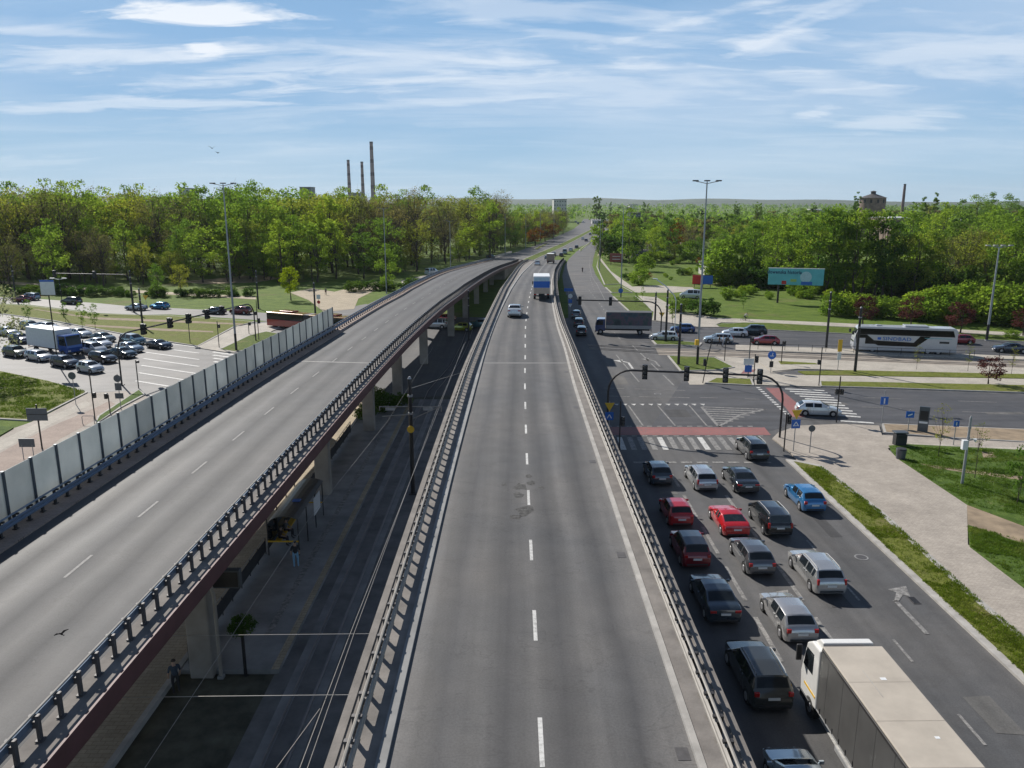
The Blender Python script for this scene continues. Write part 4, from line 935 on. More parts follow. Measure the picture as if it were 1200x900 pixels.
for s in (-1, 1):
    for k in range(11): boxm('buckle', (s * 1.272, 0.5 + k * 0.63, 1.12), (0.016, 0.05, 0.24), M['black'], t, 0)
    for k in range(5): boxm('curtain_pole', (s * 1.268, 0.9 + k * 1.38, 2.5), (0.006, 0.05, 2.5), M['curtain'], t, 0)
    boxm('curtain_rail', (s * 1.262, 3.6, 3.74), (0.03, 7.0, 0.09), M['post_dark'], t, 0); boxm('lower_rail', (s * 1.262, 3.6, 0.98), (0.03, 7.0, 0.06), M['steel'], t, 0)
boxm('headboard', (0, 7.14, 2.4), (2.5, 0.08, 2.8), M['curtain'], t); boxm('rear_door', (-0.62, 0.04, 2.4), (1.2, 0.06, 2.7), M['greysign'], t); boxm('rear_door', (0.62, 0.04, 2.4), (1.2, 0.06, 2.7), M['greysign'], t)
boxm('roof_frame', (0, 0.03, 3.76), (2.52, 0.12, 0.14), M['post_dark'], t); boxm('chassis', (0, 4.2, 0.78), (0.9, 8.6, 0.25), M['dark'], t); boxm('floor', (0, 3.6, 0.98), (2.48, 7.1, 0.12), M['greysign'], t)
for s in (-1, 1):
    boxm('side_bar', (s * 1.2, 3.2, 0.55), (0.05, 4.2, 0.22), M['steel'], t); boxm('corner_marker', (s * 1.255, 0.1, 3.3), (0.03, 0.05, 0.5), M['yellowsign'], t, 0)
    boxm('tail_light', (s * 0.95, -0.02, 0.75), (0.4, 0.06, 0.14), M['tail'], t)
b = MB(); b.xprism([(7.35, 0.75), (9.05, 0.55), (9.2, 1.5), (9.1, 1.95), (8.75, 3.15), (8.3, 3.45), (7.4, 3.5)], -1.2, 1.2); b.build('cab', M['cab_white'], t, bevel=0.07)
b = MB(); b.xprism([(7.5, 3.5), (8.3, 3.48), (7.9, 3.78), (7.5, 3.82)], -1.05, 1.05); b.build('wind_deflector', M['cab_white'], t, bevel=0.05)
b = MB(); b.xprism([(9.125, 1.98), (8.80, 3.05), (8.83, 3.07), (9.16, 2.0)], -1.05, 1.05); b.build('windscreen', M['glass'], t)
for s in (-1, 1):
    b = MB(); b.xprism([(7.95, 2.05), (8.95, 2.0), (8.68, 2.95), (7.95, 3.0)], s * 1.195, s * 1.212); b.build('side_window', M['glass'], t)
    boxm('mirror', (s * 1.42, 9.0, 2.5), (0.24, 0.12, 0.75), M['dark'], t); boxm('step', (s * 1.15, 8.5, 0.6), (0.2, 1.0, 0.3), M['dark'], t)
    boxm('marker_stripe', (s * 1.21, 8.1, 1.25), (0.012, 1.2, 0.10), M['yellowsign'], t, 0)
add_wheels(t, [(s * 1.2, y) for s in (-1, 1) for y in (1.9, 8.0)], 0.48, 0.34, 0.5)
# rigid lorry crossing, heading to the left
def lorry(label, loc, rz, L, Lc, hb, W, cabcol, bodym, name='lorry', skirt=None, z0=1.0, cat='lorry', cabh=2.6, rear=None):
    t = thing(name, label, cat, loc, rz); y0 = -L / 2; y1 = L / 2
    yb = y1 - Lc - 0.12
    boxm('cargo_box', (0, (y0 + yb) / 2, (z0 + hb) / 2), (W, yb - y0, hb - z0), bodym, t, 0.04)
    boxm('roof_panel', (0, (y0 + yb) / 2, hb + 0.02), (W - 0.06, yb - y0 - 0.06, 0.05), M['tarp'] if rear is None else rear, t, 0.02)
    boxm('chassis', (0, 0, 0.75), (0.9, L - 0.5, 0.25), M['dark'], t)
    if skirt:
        for s in (-1, 1): boxm('side_board', (s * (W / 2 + 0.012), (y0 + yb) / 2, z0 + 0.3), (0.03, yb - y0 - 0.05, 0.58), skirt, t, 0.01)
    cm = car_paint(cabcol, 0.1); a = y1 - Lc
    b = MB(); b.xprism([(a, 0.6), (y1 - 0.1, 0.45), (y1, 1.3), (y1 - 0.08, 1.6), (y1 - 0.35, cabh - 0.1), (y1 - 0.6, cabh), (a, cabh)], -W/2 + 0.06, W/2 - 0.06); b.build('cab', cm, t, bevel=0.06)
    b = MB(); b.xprism([(y1 - 0.085, 1.62), (y1 - 0.33, cabh - 0.15), (y1 - 0.29, cabh - 0.13), (y1 - 0.04, 1.64)], -W/2 + 0.18, W/2 - 0.18); b.build('windscreen', M['glass'], t)
    for s in (-1, 1):
        x = s * (W/2 - 0.065); b = MB(); b.xprism([(a + 0.35, 1.6), (y1 - 0.2, 1.6), (y1 - 0.42, cabh - 0.2), (a + 0.35, cabh - 0.2)], x, x + s * 0.017); b.build('side_window', M['glass'], t)
        boxm('mirror', (s * (W/2 + 0.12), y1 - 0.2, 1.9), (0.18, 0.1, 0.5), M['dark'], t); boxm('headlight', (s * W * 0.36, y1 - 0.04, 0.85), (0.4, 0.1, 0.2), M['head'], t)
        boxm('tail_light', (s * W * 0.38, y0 - 0.01, z0 - 0.12), (0.35, 0.06, 0.14), M['tail'], t)
    boxm('bumper', (0, y1 - 0.04, 0.5), (W - 0.1, 0.12, 0.3), M['dark'], t); boxm('rear_bumper', (0, y0 + 0.03, z0 - 0.35), (W - 0.2, 0.1, 0.14), M['dark'], t)
    add_wheels(t, [(s * (W/2 - 0.04), y) for s in (-1, 1) for y in (y0 + 1.9, y1 - Lc * 0.55)], 0.46, 0.32, 0.5)
    return t
m, nt, b = newmat('printed_tarpaulin'); M['print'] = m; co = coord(nt, False)
f = noise(nt, co, 0.55, 5, 0.6); c = ramp(nt, f, [(0.3, (0.025, 0.03, 0.04)), (0.45, (0.05, 0.085, 0.085)), (0.52, (0.12, 0.08, 0.11)), (0.6, (0.05, 0.09, 0.12)), (0.72, (0.03, 0.035, 0.045))])
nt.links.new(c, b.inputs['Base Color']); b.inputs['Roughness'].default_value = 0.5
vL = (-1, 0.10)
pc = P(731, 392.5)
t = lorry('dark blue lorry with a dark printed tarpaulin and pale side boards crossing the junction', (pc.x, pc.y + 1.3, 0), hd(vL), 9.4, 1.7, 3.75, 2.45, (0.02, 0.05, 0.16), M['print'], 'tarpaulin_lorry', skirt=M['steel'], rear=M['curtain'])
# blue and white box lorry in the left queue
vR = Vector((1, -0.55, 0)).normalized()
pc = P(60, 415.5)
lorry('lorry with a white box body and a bright blue cab in the left queue', (pc.x, pc.y + 1.2, 0), hd(vR), 9.8, 2.2, 3.7, 2.45, (0.02, 0.09, 0.36), M['whitesign'], 'box_lorry', cabh=3.1, rear=M['whitesign'])
# lorry seen from behind on the flyover
pc = PD(635.5, 352)
t = lorry('box lorry with a white and blue back driving away on the middle flyover', (pc.x, pc.y + 3.6, pc.z), -0.03, 7.2, 1.7, 3.5, 2.45, (0.5, 0.5, 0.5), M['whitesign'], 'box_lorry', rear=M['whitesign'])
boxm('blue_panel', (0, -3.62, 2.35), (2.38, 0.04, 0.95), M['bluesign'], t, 0.01); boxm('rear_window_panel', (0, -3.62, 3.1), (2.2, 0.04, 0.5), pm('pale_blue_panel', (0.45, 0.58, 0.66), 0.4), t, 0.01)
boxm('lower_panel', (0, -3.62, 1.42), (2.42, 0.05, 0.86), pm('beige_panel', (0.55, 0.42, 0.32), 0.6), t, 0.01)
pc = PD(645.8, 309)
lorry('small brown and white box truck climbing down the far end of the middle flyover', (pc.x, pc.y + 2.5, pc.z), -0.13, 6.0, 1.6, 3.2, 2.3, (0.5, 0.5, 0.5), pm('brown_box', (0.33, 0.25, 0.19), 0.6), 'box_truck', rear=M['whitesign'])
# white double-height coach
vC = (-1, 0.235)
pc = P(1061, 415)
vCn = Vector((vC[0], vC[1], 0)).normalized()
t = thing('coach', 'long white touring coach with sweeping black windows and a blue name on its side', 'coach', (pc.x, pc.y + 1.2, 0), hd(vC))
M['coach_glass'] = pm('coach_glass', (0.006, 0.008, 0.009), 0.08, var=0.2, spec=0.2)
cw = pm('coach_paint', (0.50, 0.515, 0.535), 0.3, 0.15, var=0.05, coat=0.6)
b = MB(); b.xprism([(-7, 0.45), (6.85, 0.35), (7.0, 1.1), (6.9, 2.2), (6.5, 3.6), (6.1, 3.9), (-6.6, 3.95), (-6.95, 3.6), (-7.0, 1.4)], -1.25, 1.25); b.build('body', cw, t, bevel=0.12)
for s in (-1, 1):
    x0, x1 = s * 1.248, s * 1.262
    b = MB(); b.xprism([(-6.6, 2.72), (-6.3, 3.62), (6.3, 3.62), (6.75, 2.72)], x0, x1); b.build('upper_window', M['coach_glass'], t)
    b = MB(); b.xprism([(6.6, 1.35), (6.75, 2.70), (5.2, 2.70), (4.2, 1.9), (-1.2, 1.75), (-2.0, 2.70), (-3.4, 2.70), (-1.6, 1.15), (3.6, 1.15), (4.0, 1.35)], x0, x1 - s * 0.003); b.build('lower_window', M['coach_glass'], t)
    b = MB(); b.xprism([(-5.9, 1.75), (-4.6, 1.75), (-4.6, 2.05), (-5.9, 2.05)], x0, x1 - s * 0.002); b.build('vent_grille', M['black'], t)
    b = MB(); b.xprism([(-6.2, 2.42), (-2.6, 2.42), (-2.6, 2.5), (-6.2, 2.5)], x0, x1 - s * 0.002); b.build('teal_stripe', pm('teal_paint', (0.10, 0.38, 0.42), 0.4), t)
    boxm('mirror', (s * 1.3, 7.15, 2.9), (0.2, 0.3, 0.5), M['dark'], t); boxm('headlight', (s * 0.9, 6.95, 0.95), (0.45, 0.14, 0.2), M['head'], t); boxm('tail_light', (s * 1.0, -6.99, 1.4), (0.25, 0.08, 0.6), M['tail'], t)
    boxm('door', (s * 1.256, 5.85, 1.35), (0.016, 0.9, 1.7), cw, t, 0)
b = MB(); b.xprism([(6.93, 1.5), (6.55, 3.45), (6.6, 3.47), (6.985, 1.5)], -1.1, 1.1); b.build('windscreen', M['glass'], t)
boxm('roof_unit', (0, -1.5, 4.05), (1.7, 3.2, 0.22), cw, t, 0.08); boxm('roof_hatch', (0, 3.5, 4.0), (0.8, 0.8, 0.12), cw, t, 0.04)
add_wheels(t, [(s * 1.22, y) for s in (-1, 1) for y in (4.3, -3.2, -4.6)], 0.5, 0.34, 0.55)
def lettering(body, size, m, parent, loc, rot, name='lettering', ext=0.006, align='CENTER', sx=1.0, bold=0.02):
    cu = bpy.data.curves.new('text', 'FONT'); cu.body = body; cu.size = size; cu.extrude = ext; cu.align_x = align; cu.align_y = 'CENTER'; cu.resolution_u = 2; cu.offset = bold * size; cu.space_character = 1.0 + bold * 2
    to = bpy.data.objects.new('text', cu); COL.objects.link(to)
    dg = bpy.context.evaluated_depsgraph_get(); me = bpy.data.meshes.new_from_object(to.evaluated_get(dg))
    bpy.data.objects.remove(to); bpy.data.curves.remove(cu)
    me.materials.clear(); me.materials.append(m); me.name = name
    o = bpy.data.objects.new(name, me); COL.objects.link(o); o.parent = parent; o.location = loc; o.rotation_euler = rot; o.scale = (sx, 1, 1)
    return o
M['coach_blue'] = pm('coach_lettering', (0.015, 0.14, 0.42), 0.4)
lettering('SINDBAD', 0.72, M['coach_blue'], t, (1.266, 1.1, 2.18), (PI/2, 0, PI/2), sx=1.25)
lettering('SINDBAD', 0.72, M['coach_blue'], t, (-1.266, 1.1, 2.18), (PI/2, 0, -PI/2), sx=1.25)
boxm('emblem', (-1.262, 4.1 - 0.6, 2.2), (0.012, 0.5, 0.36), M['bluesign'], t, 0)
# red and yellow articulated city bus behind the noise wall
pa = P(314, 383.5); vb = Vector((1, -0.5, 0)).normalized()
t = thing('articulated_bus', 'red articulated city bus with a yellow roof edge crossing behind the noise wall', 'bus', pa + vb * 9.0 + Vector((0.4, 1.1, 0)), hd(-vb))
redp = car_paint((0.27, 0.018, 0.022), 0.1); yel = car_paint((0.42, 0.20, 0.05), 0.1)
for nm, y0, y1 in (('front_section', 0.6, 9.0), ('rear_section', -9.0, -0.6)):
    sct = boxm(nm, (0, (y0+y1)/2, 0.95), (2.5, y1-y0, 1.2), redp, t, 0.08)
    boxm('window_band', (0, (y0+y1)/2, 2.05), (2.46, y1-y0-0.1, 1.05), M['glass'], t, 0.06)
    boxm('roof_edge', (0, (y0+y1)/2, 2.68), (2.5, y1-y0, 0.22), yel, t, 0.1); boxm('roof_pod', (0, (y0+y1)/2, 2.98), (1.6, 3.0, 0.26), redp, t, 0.06)
boxm('bellows', (0, 0, 1.6), (2.3, 1.3, 2.3), M['dark'], t, 0.05)
for s in (-1, 1): boxm('headlight', (s * 0.9, 9.0, 0.8), (0.4, 0.06, 0.18), M['head'], t); boxm('tail_light', (s * 1.0, -9.0, 1.0), (0.25, 0.06, 0.5), M['tail'], t)
add_wheels(t, [(s * 1.2, y) for s in (-1, 1) for y in (6.3, 1.9, -5.6)], 0.48, 0.3, 0.55)
# cars on the junction and side streets: kind, L, W, H, colour, pixel of the middle of the near wheel line, heading, label, group, options
GL = 'cars waiting in the left queue'; GU = 'cars on the far left street'; GR = 'cars on the street at right'; GF = 'cars on the flyover and road beyond'
vU = (-1, 0.30)
J = [
 ('hatch', 4.45, 1.76, 1.48, (0.66, 0.68, 0.69), (960, 488.5), (1, -0.16), 'white hatchback driving over the zebra and red cycle crossing at right', GR, {}),
 ('hatch', 4.2, 1.78, 1.50, (0.02, 0.07, 0.22), (800, 390), (-1, 0.12), 'dark blue car above the white estate left of the tall mast', GR, {}),
 ('wagon', 4.6, 1.8, 1.48, (0.62, 0.63, 0.64), (778, 399.5), (-1, 0.12), 'white estate car beside the grass islet left of the tall mast', GR, {}),
 ('wagon', 4.6, 1.8, 1.5, (0.50, 0.56, 0.60), (842, 402.5), (-1, 0.15), 'pale silver car right of the tall mast behind the pedestrian', GR, dict(metal=0.6)),
 ('hatch', 4.2, 1.76, 1.5, (0.66, 0.67, 0.68), (861, 395), (-1, 0.18), 'white car between the pale silver car and the dark teal SUV', GR, {}),
 ('suv', 4.7, 1.88, 1.72, (0.012, 0.035, 0.05), (882, 393), (-1, 0.2), 'dark teal SUV by the verge above the red hatchback', GR, {}),
 ('hatch', 4.3, 1.78, 1.48, (0.26, 0.012, 0.025), (897, 404.5), (-1, 0.2), 'dark red hatchback on the upper street left of the coach', GR, {}),
 ('hatch', 4.1, 1.75, 1.5, (0.25, 0.012, 0.02), (1126, 403.5), (-1, 0.24), 'small dark red car half hidden behind the tail of the coach', GR, {}),
 ('sedan', 4.7, 1.82, 1.46, (0.03, 0.04, 0.06), (1186, 414), (-1, 0.24), 'dark navy saloon at the right edge behind the coach', GR, {}),
 ('suv', 4.4, 1.8, 1.6, (0.045, 0.055, 0.035), (12, 419), vR, 'olive black SUV at the left edge of the nearest lane', GL, {}),
 ('wagon', 4.6, 1.8, 1.47, (0.48, 0.50, 0.52), (39, 423.5), vR, 'silver estate between the olive SUV and the navy car in the nearest lane', GL, dict(metal=0.6)),
 ('suv', 4.5, 1.82, 1.6, (0.02, 0.028, 0.045), (69, 431), vR, 'navy crossover in the nearest lane in front of the box lorry', GL, {}),
 ('hatch', 3.9, 1.70, 1.50, (0.55, 0.57, 0.58), (99, 437.5), vR, 'small silver white hatchback heading the nearest lane', GL, dict(metal=0.4)),
 ('mpv', 4.5, 1.82, 1.75, (0.62, 0.63, 0.64), (103, 415.5), vR, 'white people carrier just right of the blue lorry cab', GL, {}),
 ('suv', 4.4, 1.80, 1.58, (0.018, 0.018, 0.022), (114, 425.5), vR, 'black crossover behind the small silver white hatchback', GL, {}),
 ('sedan', 4.6, 1.8, 1.45, (0.66, 0.67, 0.68), (110, 407.5), vR, 'white saloon between the white people carrier and the grey green saloon', GL, {}),
 ('sedan', 4.6, 1.8, 1.45, (0.63, 0.65, 0.66), (88, 395.5), vR, 'white saloon behind the top of the lorry box', GL, {}),
 ('sedan', 4.6, 1.8, 1.46, (0.10, 0.12, 0.11), (115, 401), vR, 'grey green saloon near the lawn of the left median', GL, dict(metal=0.5)),
 ('sedan', 4.7, 1.82, 1.44, (0.012, 0.035, 0.045), (137, 419.5), vR, 'dark teal saloon heading its lane by the stop line', GL, {}),
 ('sedan', 4.7, 1.82, 1.46, (0.28, 0.33, 0.38), (146, 413), vR, 'pale blue grey saloon above the dark teal saloon', GL, dict(metal=0.6)),
 ('mpv', 4.5, 1.82, 1.65, (0.10, 0.20, 0.25), (150, 404), vR, 'steel blue people carrier with a pale roof by the stop line', GL, dict(metal=0.5, roofcol=(0.5, 0.52, 0.53))),
 ('coupe', 4.4, 1.80, 1.32, (0.015, 0.022, 0.035), (181, 409), vR, 'low black coupe alone beyond the stop line near the lawn', GL, {}),
 ('hatch', 4.3, 1.78, 1.5, (0.10, 0.18, 0.24), (30, 386.5), vR, 'blue grey hatchback far back in the lane by the lawn', GL, dict(metal=0.5)),
 ('wagon', 4.6, 1.8, 1.5, (0.62, 0.63, 0.64), (51, 388), vR, 'white estate far back just above the lorry box', GL, {}),
 ('hatch', 4.3, 1.78, 1.5, (0.015, 0.025, 0.06), (18, 402.5), vR, 'navy hatchback just left of the lorry box', GL, {}),
 ('hatch', 4.2, 1.76, 1.5, (0.60, 0.61, 0.62), (4, 394), vR, 'white hatchback at the left edge half hidden by blossom', GL, {}),
 ('hatch', 4.2, 1.76, 1.5, (0.16, 0.012, 0.02), (21, 354), vU, 'dark red car farthest left on the far street', GU, {}),
 ('mpv', 4.4, 1.8, 1.7, (0.30, 0.38, 0.48), (32, 352), vU, 'pale blue people carrier next to the dark red car', GU, {}),
 ('suv', 4.6, 1.85, 1.7, (0.03, 0.035, 0.03), (80, 357), vU, 'blackish SUV on the far street above the saplings', GU, {}),
 ('sedan', 4.6, 1.8, 1.45, (0.42, 0.44, 0.46), (156, 364), vU, 'silver saloon just behind the light blue car on the far street', GU, dict(metal=0.6)),
 ('hatch', 4.1, 1.76, 1.5, (0.03, 0.22, 0.42), (184, 362.5), vU, 'light blue hatchback on the far left street', GU, {}),
 ('sedan', 4.7, 1.82, 1.45, (0.015, 0.03, 0.045), (248, 368.5), vU, 'very dark blue saloon on the far street near the tall left mast', GU, {}),
 ('suv', 4.3, 1.8, 1.62, (0.14, 0.012, 0.016), (279, 368.5), vU, 'dark red crossover right of the tall left mast', GU, {}),
 ('hatch', 4.2, 1.78, 1.5, (0.40, 0.012, 0.02), (519, 378), (-1, 0.2), 'red car half hidden by a pillar under the curving flyover', GL, {}),
 ('mpv', 4.4, 1.8, 1.75, (0.55, 0.56, 0.57), (509, 385), (-1, 0.2), 'white people carrier partly behind the pillar under the curving flyover', GL, {}),
 ('hatch', 4.2, 1.78, 1.5, (0.32, 0.36, 0.04), (538, 388.5), (-1, 0.2), 'lime yellow car under the flyovers', GL, {}),
 ('suv', 4.6, 1.85, 1.7, (0.06, 0.16, 0.19), (562, 385), (-1, 0.2), 'teal car with a pale roof under the flyovers', GL, dict(roofcol=(0.5, 0.52, 0.53))),
]
for kind, L, W, H, c, p, v, lab, g, o in J:
    vv = Vector((v[0], v[1], 0)).normalized(); nn = Vector((-vv.y, vv.x, 0))
    if nn.y < 0: nn = -nn
    car(kind, L, W, H, c, P(*p) + nn * (W / 2), hd(v), lab, group=g, **o)
for i, (p, c, kind, lab) in enumerate([((681, 394.5), (0.012, 0.014, 0.018), 'wagon', 'black estate nearest the camera in the shade by the right service road'), ((678, 384), (0.03, 0.04, 0.05), 'suv', 'dark grey SUV in the middle of the three shaded cars by the service road'), ((675, 374), (0.16, 0.19, 0.21), 'hatch', 'grey hatchback farthest of the three shaded cars by the service road')]):
    car(kind, 4.5, 1.8, 1.52, c, rearpt(p[0], p[1], 4.5, (0.1, 1)), hd((0.1, 1)), lab, group='cars shaded beside the right service road', metal=0.4)
# traffic on the flyover and beyond
for p, c, kind, lab in [((602.5, 372.5), (0.62, 0.63, 0.62), 'sedan', 'white saloon alone in the left lane of the middle flyover'),
    ((629.5, 311), (0.60, 0.61, 0.62), 'hatch', 'white car left of the small box truck on the far flyover'), ((640.5, 304.2), (0.06, 0.08, 0.11), 'sedan', 'blue grey saloon ahead of the white car on the far flyover'),
    ((648.5, 299.8), (0.02, 0.025, 0.03), 'sedan', 'black saloon just ahead of the small box truck'), ((657.5, 300.8), (0.03, 0.02, 0.02), 'hatch', 'black hatchback right behind the grey van'),
    ((668.5, 294.6), (0.5, 0.52, 0.53), 'wagon', 'silver car where the flyover comes down to the ground'), ((675.5, 291), (0.02, 0.03, 0.05), 'hatch', 'dark car at the very end of the flyover'),
    ((682.8, 281), (0.62, 0.63, 0.63), 'mpv', 'white car beside the long median beyond the flyover'), ((686.8, 283), (0.02, 0.03, 0.06), 'hatch', 'navy car beside the white car beyond the flyover'),
    ((691.5, 275.6), (0.08, 0.10, 0.11), 'sedan', 'dark grey car farther along the road past the navy car'), ((699, 273.8), (0.015, 0.015, 0.02), 'hatch', 'small black car near the bend of the far road')]:
    q = PD(*p); d = (PD(p[0] + (p[0] - 598) * 0.22, p[1] - 4) - q); d = Vector((rLk(q.y + 15) - rLk(q.y), 15, 0)) if q.y < 280 else Vector((8, 60, 0))
    v = d.normalized(); slope = (zd(q.y + 5) - zd(q.y)) / 5
    o = car(kind, 4.5, 1.8, 1.5, c, q + v * 2.2, hd(v), lab, group=GF, far=q.y > 150)
    o.location.z = zd(o.location.y) + 0.01; o.rotation_euler = (math.atan(slope), 0, hd(v))
q = PD(661.5, 298); car('mpv', 5.2, 1.95, 2.3, (0.22, 0.26, 0.27), q + Vector((0.3, 2, 0)), hd((0.12, 1)), 'grey van between the black hatchback and the silver car on the far flyover', 'van', 'van', group=GF, far=True).location.z = zd(q.y + 2)
for p, c, lab in [((677, 262.8), (0.02, 0.02, 0.03), 'dark'), ((683, 261), (0.6, 0.61, 0.62), 'white'), ((674.5, 260.5), (0.35, 0.36, 0.37), 'grey'), ((709, 265.5), (0.02, 0.04, 0.08), 'navy'), ((694, 259.5), (0.3, 0.05, 0.05), 'red'), ((703, 262), (0.55, 0.56, 0.57), 'silver')]:
    car('suv', 4.5, 1.85, 1.7, c, P(*p), 0.2, lab + ' car of a few pixels at the far bend of the road', group=GF, far=True)
q = P(809, 349.5); car('mpv', 5.0, 2.0, 2.1, (0.6, 0.62, 0.64), q, hd((-1, 0.3)), 'white van parked by the red and blue roadside board', 'van', 'van', far=True)
q = P(499, 320); car('mpv', 5.0, 2.0, 2.2, (0.55, 0.62, 0.64), P(506, 322), hd((1, 1.6)), 'pale van on the street beside the wood behind the curving flyover', 'van', 'van', far=True)
for p, c, lab in [((483, 334), (0.03, 0.035, 0.04), 'dark car parked by the wood behind the curving flyover'), ((575, 302.5), (0.04, 0.09, 0.12), 'teal car far up the street along the wood')]:
    car('wagon', 4.5, 1.8, 1.5, c, P(*p), hd((1, 1.6)), lab, far=True)
# ------------------------------------------------------------------ masts, signals, signs
def mast(base, ytop, label, r=0.17, m=None, heads=2, span=1.8, band=True, name='lamp_mast', yaw=0.0):
    H = ZT(base.y, ytop)
    t = thing(name, label, 'street lamp', base, yaw)
    b = MB(); b.cyl((0, 0, 0), (0, 0, H - 0.3), r, r * 0.5, 10); b.build('pole', m or M['grey_pole'], t, smooth=True)
    boxm('base_plate', (0, 0, 0.06), (r*3.2, r*3.2, 0.12), M['steel'], t, 0.02)
    if band: b = MB(); b.cyl((0, 0, 0.1), (0, 0, 2.6), r * 1.04, r * 1.03, 10); b.build('sleeve', M['black'], t)
    b = MB()
    for k in range(heads):
        x = span * (k / (heads - 1) - 0.5) if heads > 1 else 0.6
        b.tube([(0, 0, H - 0.45), (x * 0.6, 0, H - 0.25), (x, 0, H - 0.15)], 0.05, 5)
    b.build('bracket', m or M['grey_pole'], t)
    for k in range(heads):
        x = span * (k / (heads - 1) - 0.5) if heads > 1 else 0.6
        boxm('lamp_head', (x, 0, H - 0.08), (span / max(heads, 2) * 0.72, 0.5, 0.16), M['dark'] if heads < 4 else M['steel'], t, 0.04)
    return t
mast(P(277, 411), 214, 'tall grey lamp mast with a black twin head standing behind the noise wall', heads=3, span=3.0)
mast(P(817, 428), 211, 'tall grey lamp mast with a black cluster head on the grass islet at right', heads=3, span=3.0)
mast(P(1156, 399), 287, 'grey lamp mast with four pale lamp heads behind the coach', heads=4, span=3.6, r=0.2)
boxm('yellow_box', (-0.25, -0.2, 3.2), (0.5, 0.45, 0.75), M['yellowsign'], [o for o in bpy.data.objects if o.get('label', '').startswith('tall grey lamp mast with a black cluster')][0], 0.03)
for i, (x, yb, yt) in enumerate([(453, 344, 243), (528, 316, 258), (592, 299, 250), (616, 291, 249), (633, 286, 247), (649, 281, 247)]):
    mast(P(x, yb), yt, '%s slim lamp mast along the wood beside the left flyover, counted from the nearest' % ORD[i], r=0.14, span=2.2, band=False)
mast(P(727.5, 349), 243, 'slim grey lamp mast beside the service road between the flyover and the field', r=0.15, span=2.0)
for i, (x, yb, yt) in enumerate([(702.5, 318, 258), (705.5, 298, 257), (699.5, 285, 262), (713, 279, 262)]):
    mast(P(x, yb), yt, '%s slim lamp post on the right bank of the far road, counted from the nearest' % ORD[i], r=0.12, span=1.6, band=False)
def sighead(t, x, y, z, yaw=0.0, lens=None, n=3, s=1.0):
    Mx = Matrix.Rotation(yaw, 3, 'Z')
    b = MB(); b.box((x, y, z), (0.34*s, 0.30*s, 0.32*n*s), M=Mx); h = b.build('signal_head', M['black'], t, bevel=0.04)
    for k in range(n):
        zz = z + (k - (n-1)/2) * 0.31 * s
        c = Vector((x, y, zz)); d = Mx @ Vector((0, -1, 0))
        b = MB(); b.cyl(c + d * 0.15*s, c + d * 0.17*s, 0.12*s, n=10); b.build('lens', M['redlens'] if lens == k else M['dull_lens'], h)
        b = MB(); b.cyl(c + d * 0.15*s + Vector((0, 0, 0.02)), c + d * 0.30*s + Vector((0, 0, 0.02)), 0.14*s, n=10, caps=False); b.build('visor', M['black'], h, recalc=False)
M['dull_lens'] = pm('unlit_lens', (0.16, 0.15, 0.14), 0.25, var=0.1); M['redlens'] = pm('red_lens', (0.35, 0.02, 0.015), 0.25, var=0.1)
def gantry(a, c, h, heads, label, arc=2.2, back=True, loops=1.0):
    """post at a, arm reaching to c (both ground points); a second post at c when back is set"""
    t = thing('signal_gantry', label, 'traffic signal', a); d = Vector((c[0]-a[0], c[1]-a[1], 0)); L = d.length; d.normalize()
    pts = [Vector((0, 0, 0)), Vector((0, 0, h - arc))]
    for k in range(1, 7):
        an = PI/2 * k / 6; pts.append(Vector((0, 0, h - arc)) + d * (arc * (1 - math.cos(an))) + Vector((0, 0, arc * math.sin(an))))
    if back:
        for k in range(6, -1, -1):
            an = PI/2 * k / 6; pts.append(d * (L - arc * (1 - math.cos(an))) + Vector((0, 0, h - arc + arc * math.sin(an))))
        pts.append(d * L)
    else: pts.append(d * L + Vector((0, 0, h)))
    b = MB(); b.tube(pts, 0.10, 8); b.build('arm', M['black'], t, smooth=True)
    boxm('base_plate', (0, 0, 0.05), (0.5, 0.5, 0.1), M['dark'], t)
    if back: boxm('base_plate', (d.x*L, d.y*L, 0.05), (0.5, 0.5, 0.1), M['dark'], t)
    yaw = math.atan2(d.y, d.x)
    for f in heads: p = d * (L * f); sighead(t, p.x, p.y - 0.25, h - 0.05, yaw, s=1.45)
    return t, d, L
A_, B_ = P(711.5, 503), P(913.5, 514)
gantry(A_, B_, 6.0, [0.21, 0.45, 0.67, 0.86], 'black portal with four signal heads spanning the right queue lanes')
A_ = P(774, 398.5); gantry(A_, A_ + Vector((-13.5, 2.5, 0)), ZT(A_.y, 356) + 0.3, [0.6, 0.96], 'black curved signal arm above the dark blue lorry', back=False)
gantry(P(143, 451.5), P(300, 400), 6.2, [0.16, 0.33, 0.46, 0.60, 0.72], 'black portal with five signal heads spanning the left street', arc=2.0)
A_ = P(156, 365); gantry(A_, A_ + Vector((-17, 3, 0)), ZT(A_.y, 322), [0.45, 0.98], 'dark signal arm reaching left over the far left street', back=False, arc=1.5)
def signal_post(base, ytop, label, heads=((0.0, 2.6, 3),), r=0.06, lean=0.0, m=None):
    H = ZT(base.y, ytop); t = thing('signal_post', label, 'traffic signal', base)
    b = MB(); b.tube([(0, 0, 0), (lean * 0.5, 0, H * 0.6), (lean, 0, H)], r, 7); b.build('pole', m or M['black'], t)
    for yaw, z, n in heads: sighead(t, 0.24 * math.cos(yaw) + lean * z / H * 0.8, 0.24 * math.sin(yaw) - 0.02, min(z, H - 0.2), yaw, n=n, s=0.9)
    return t
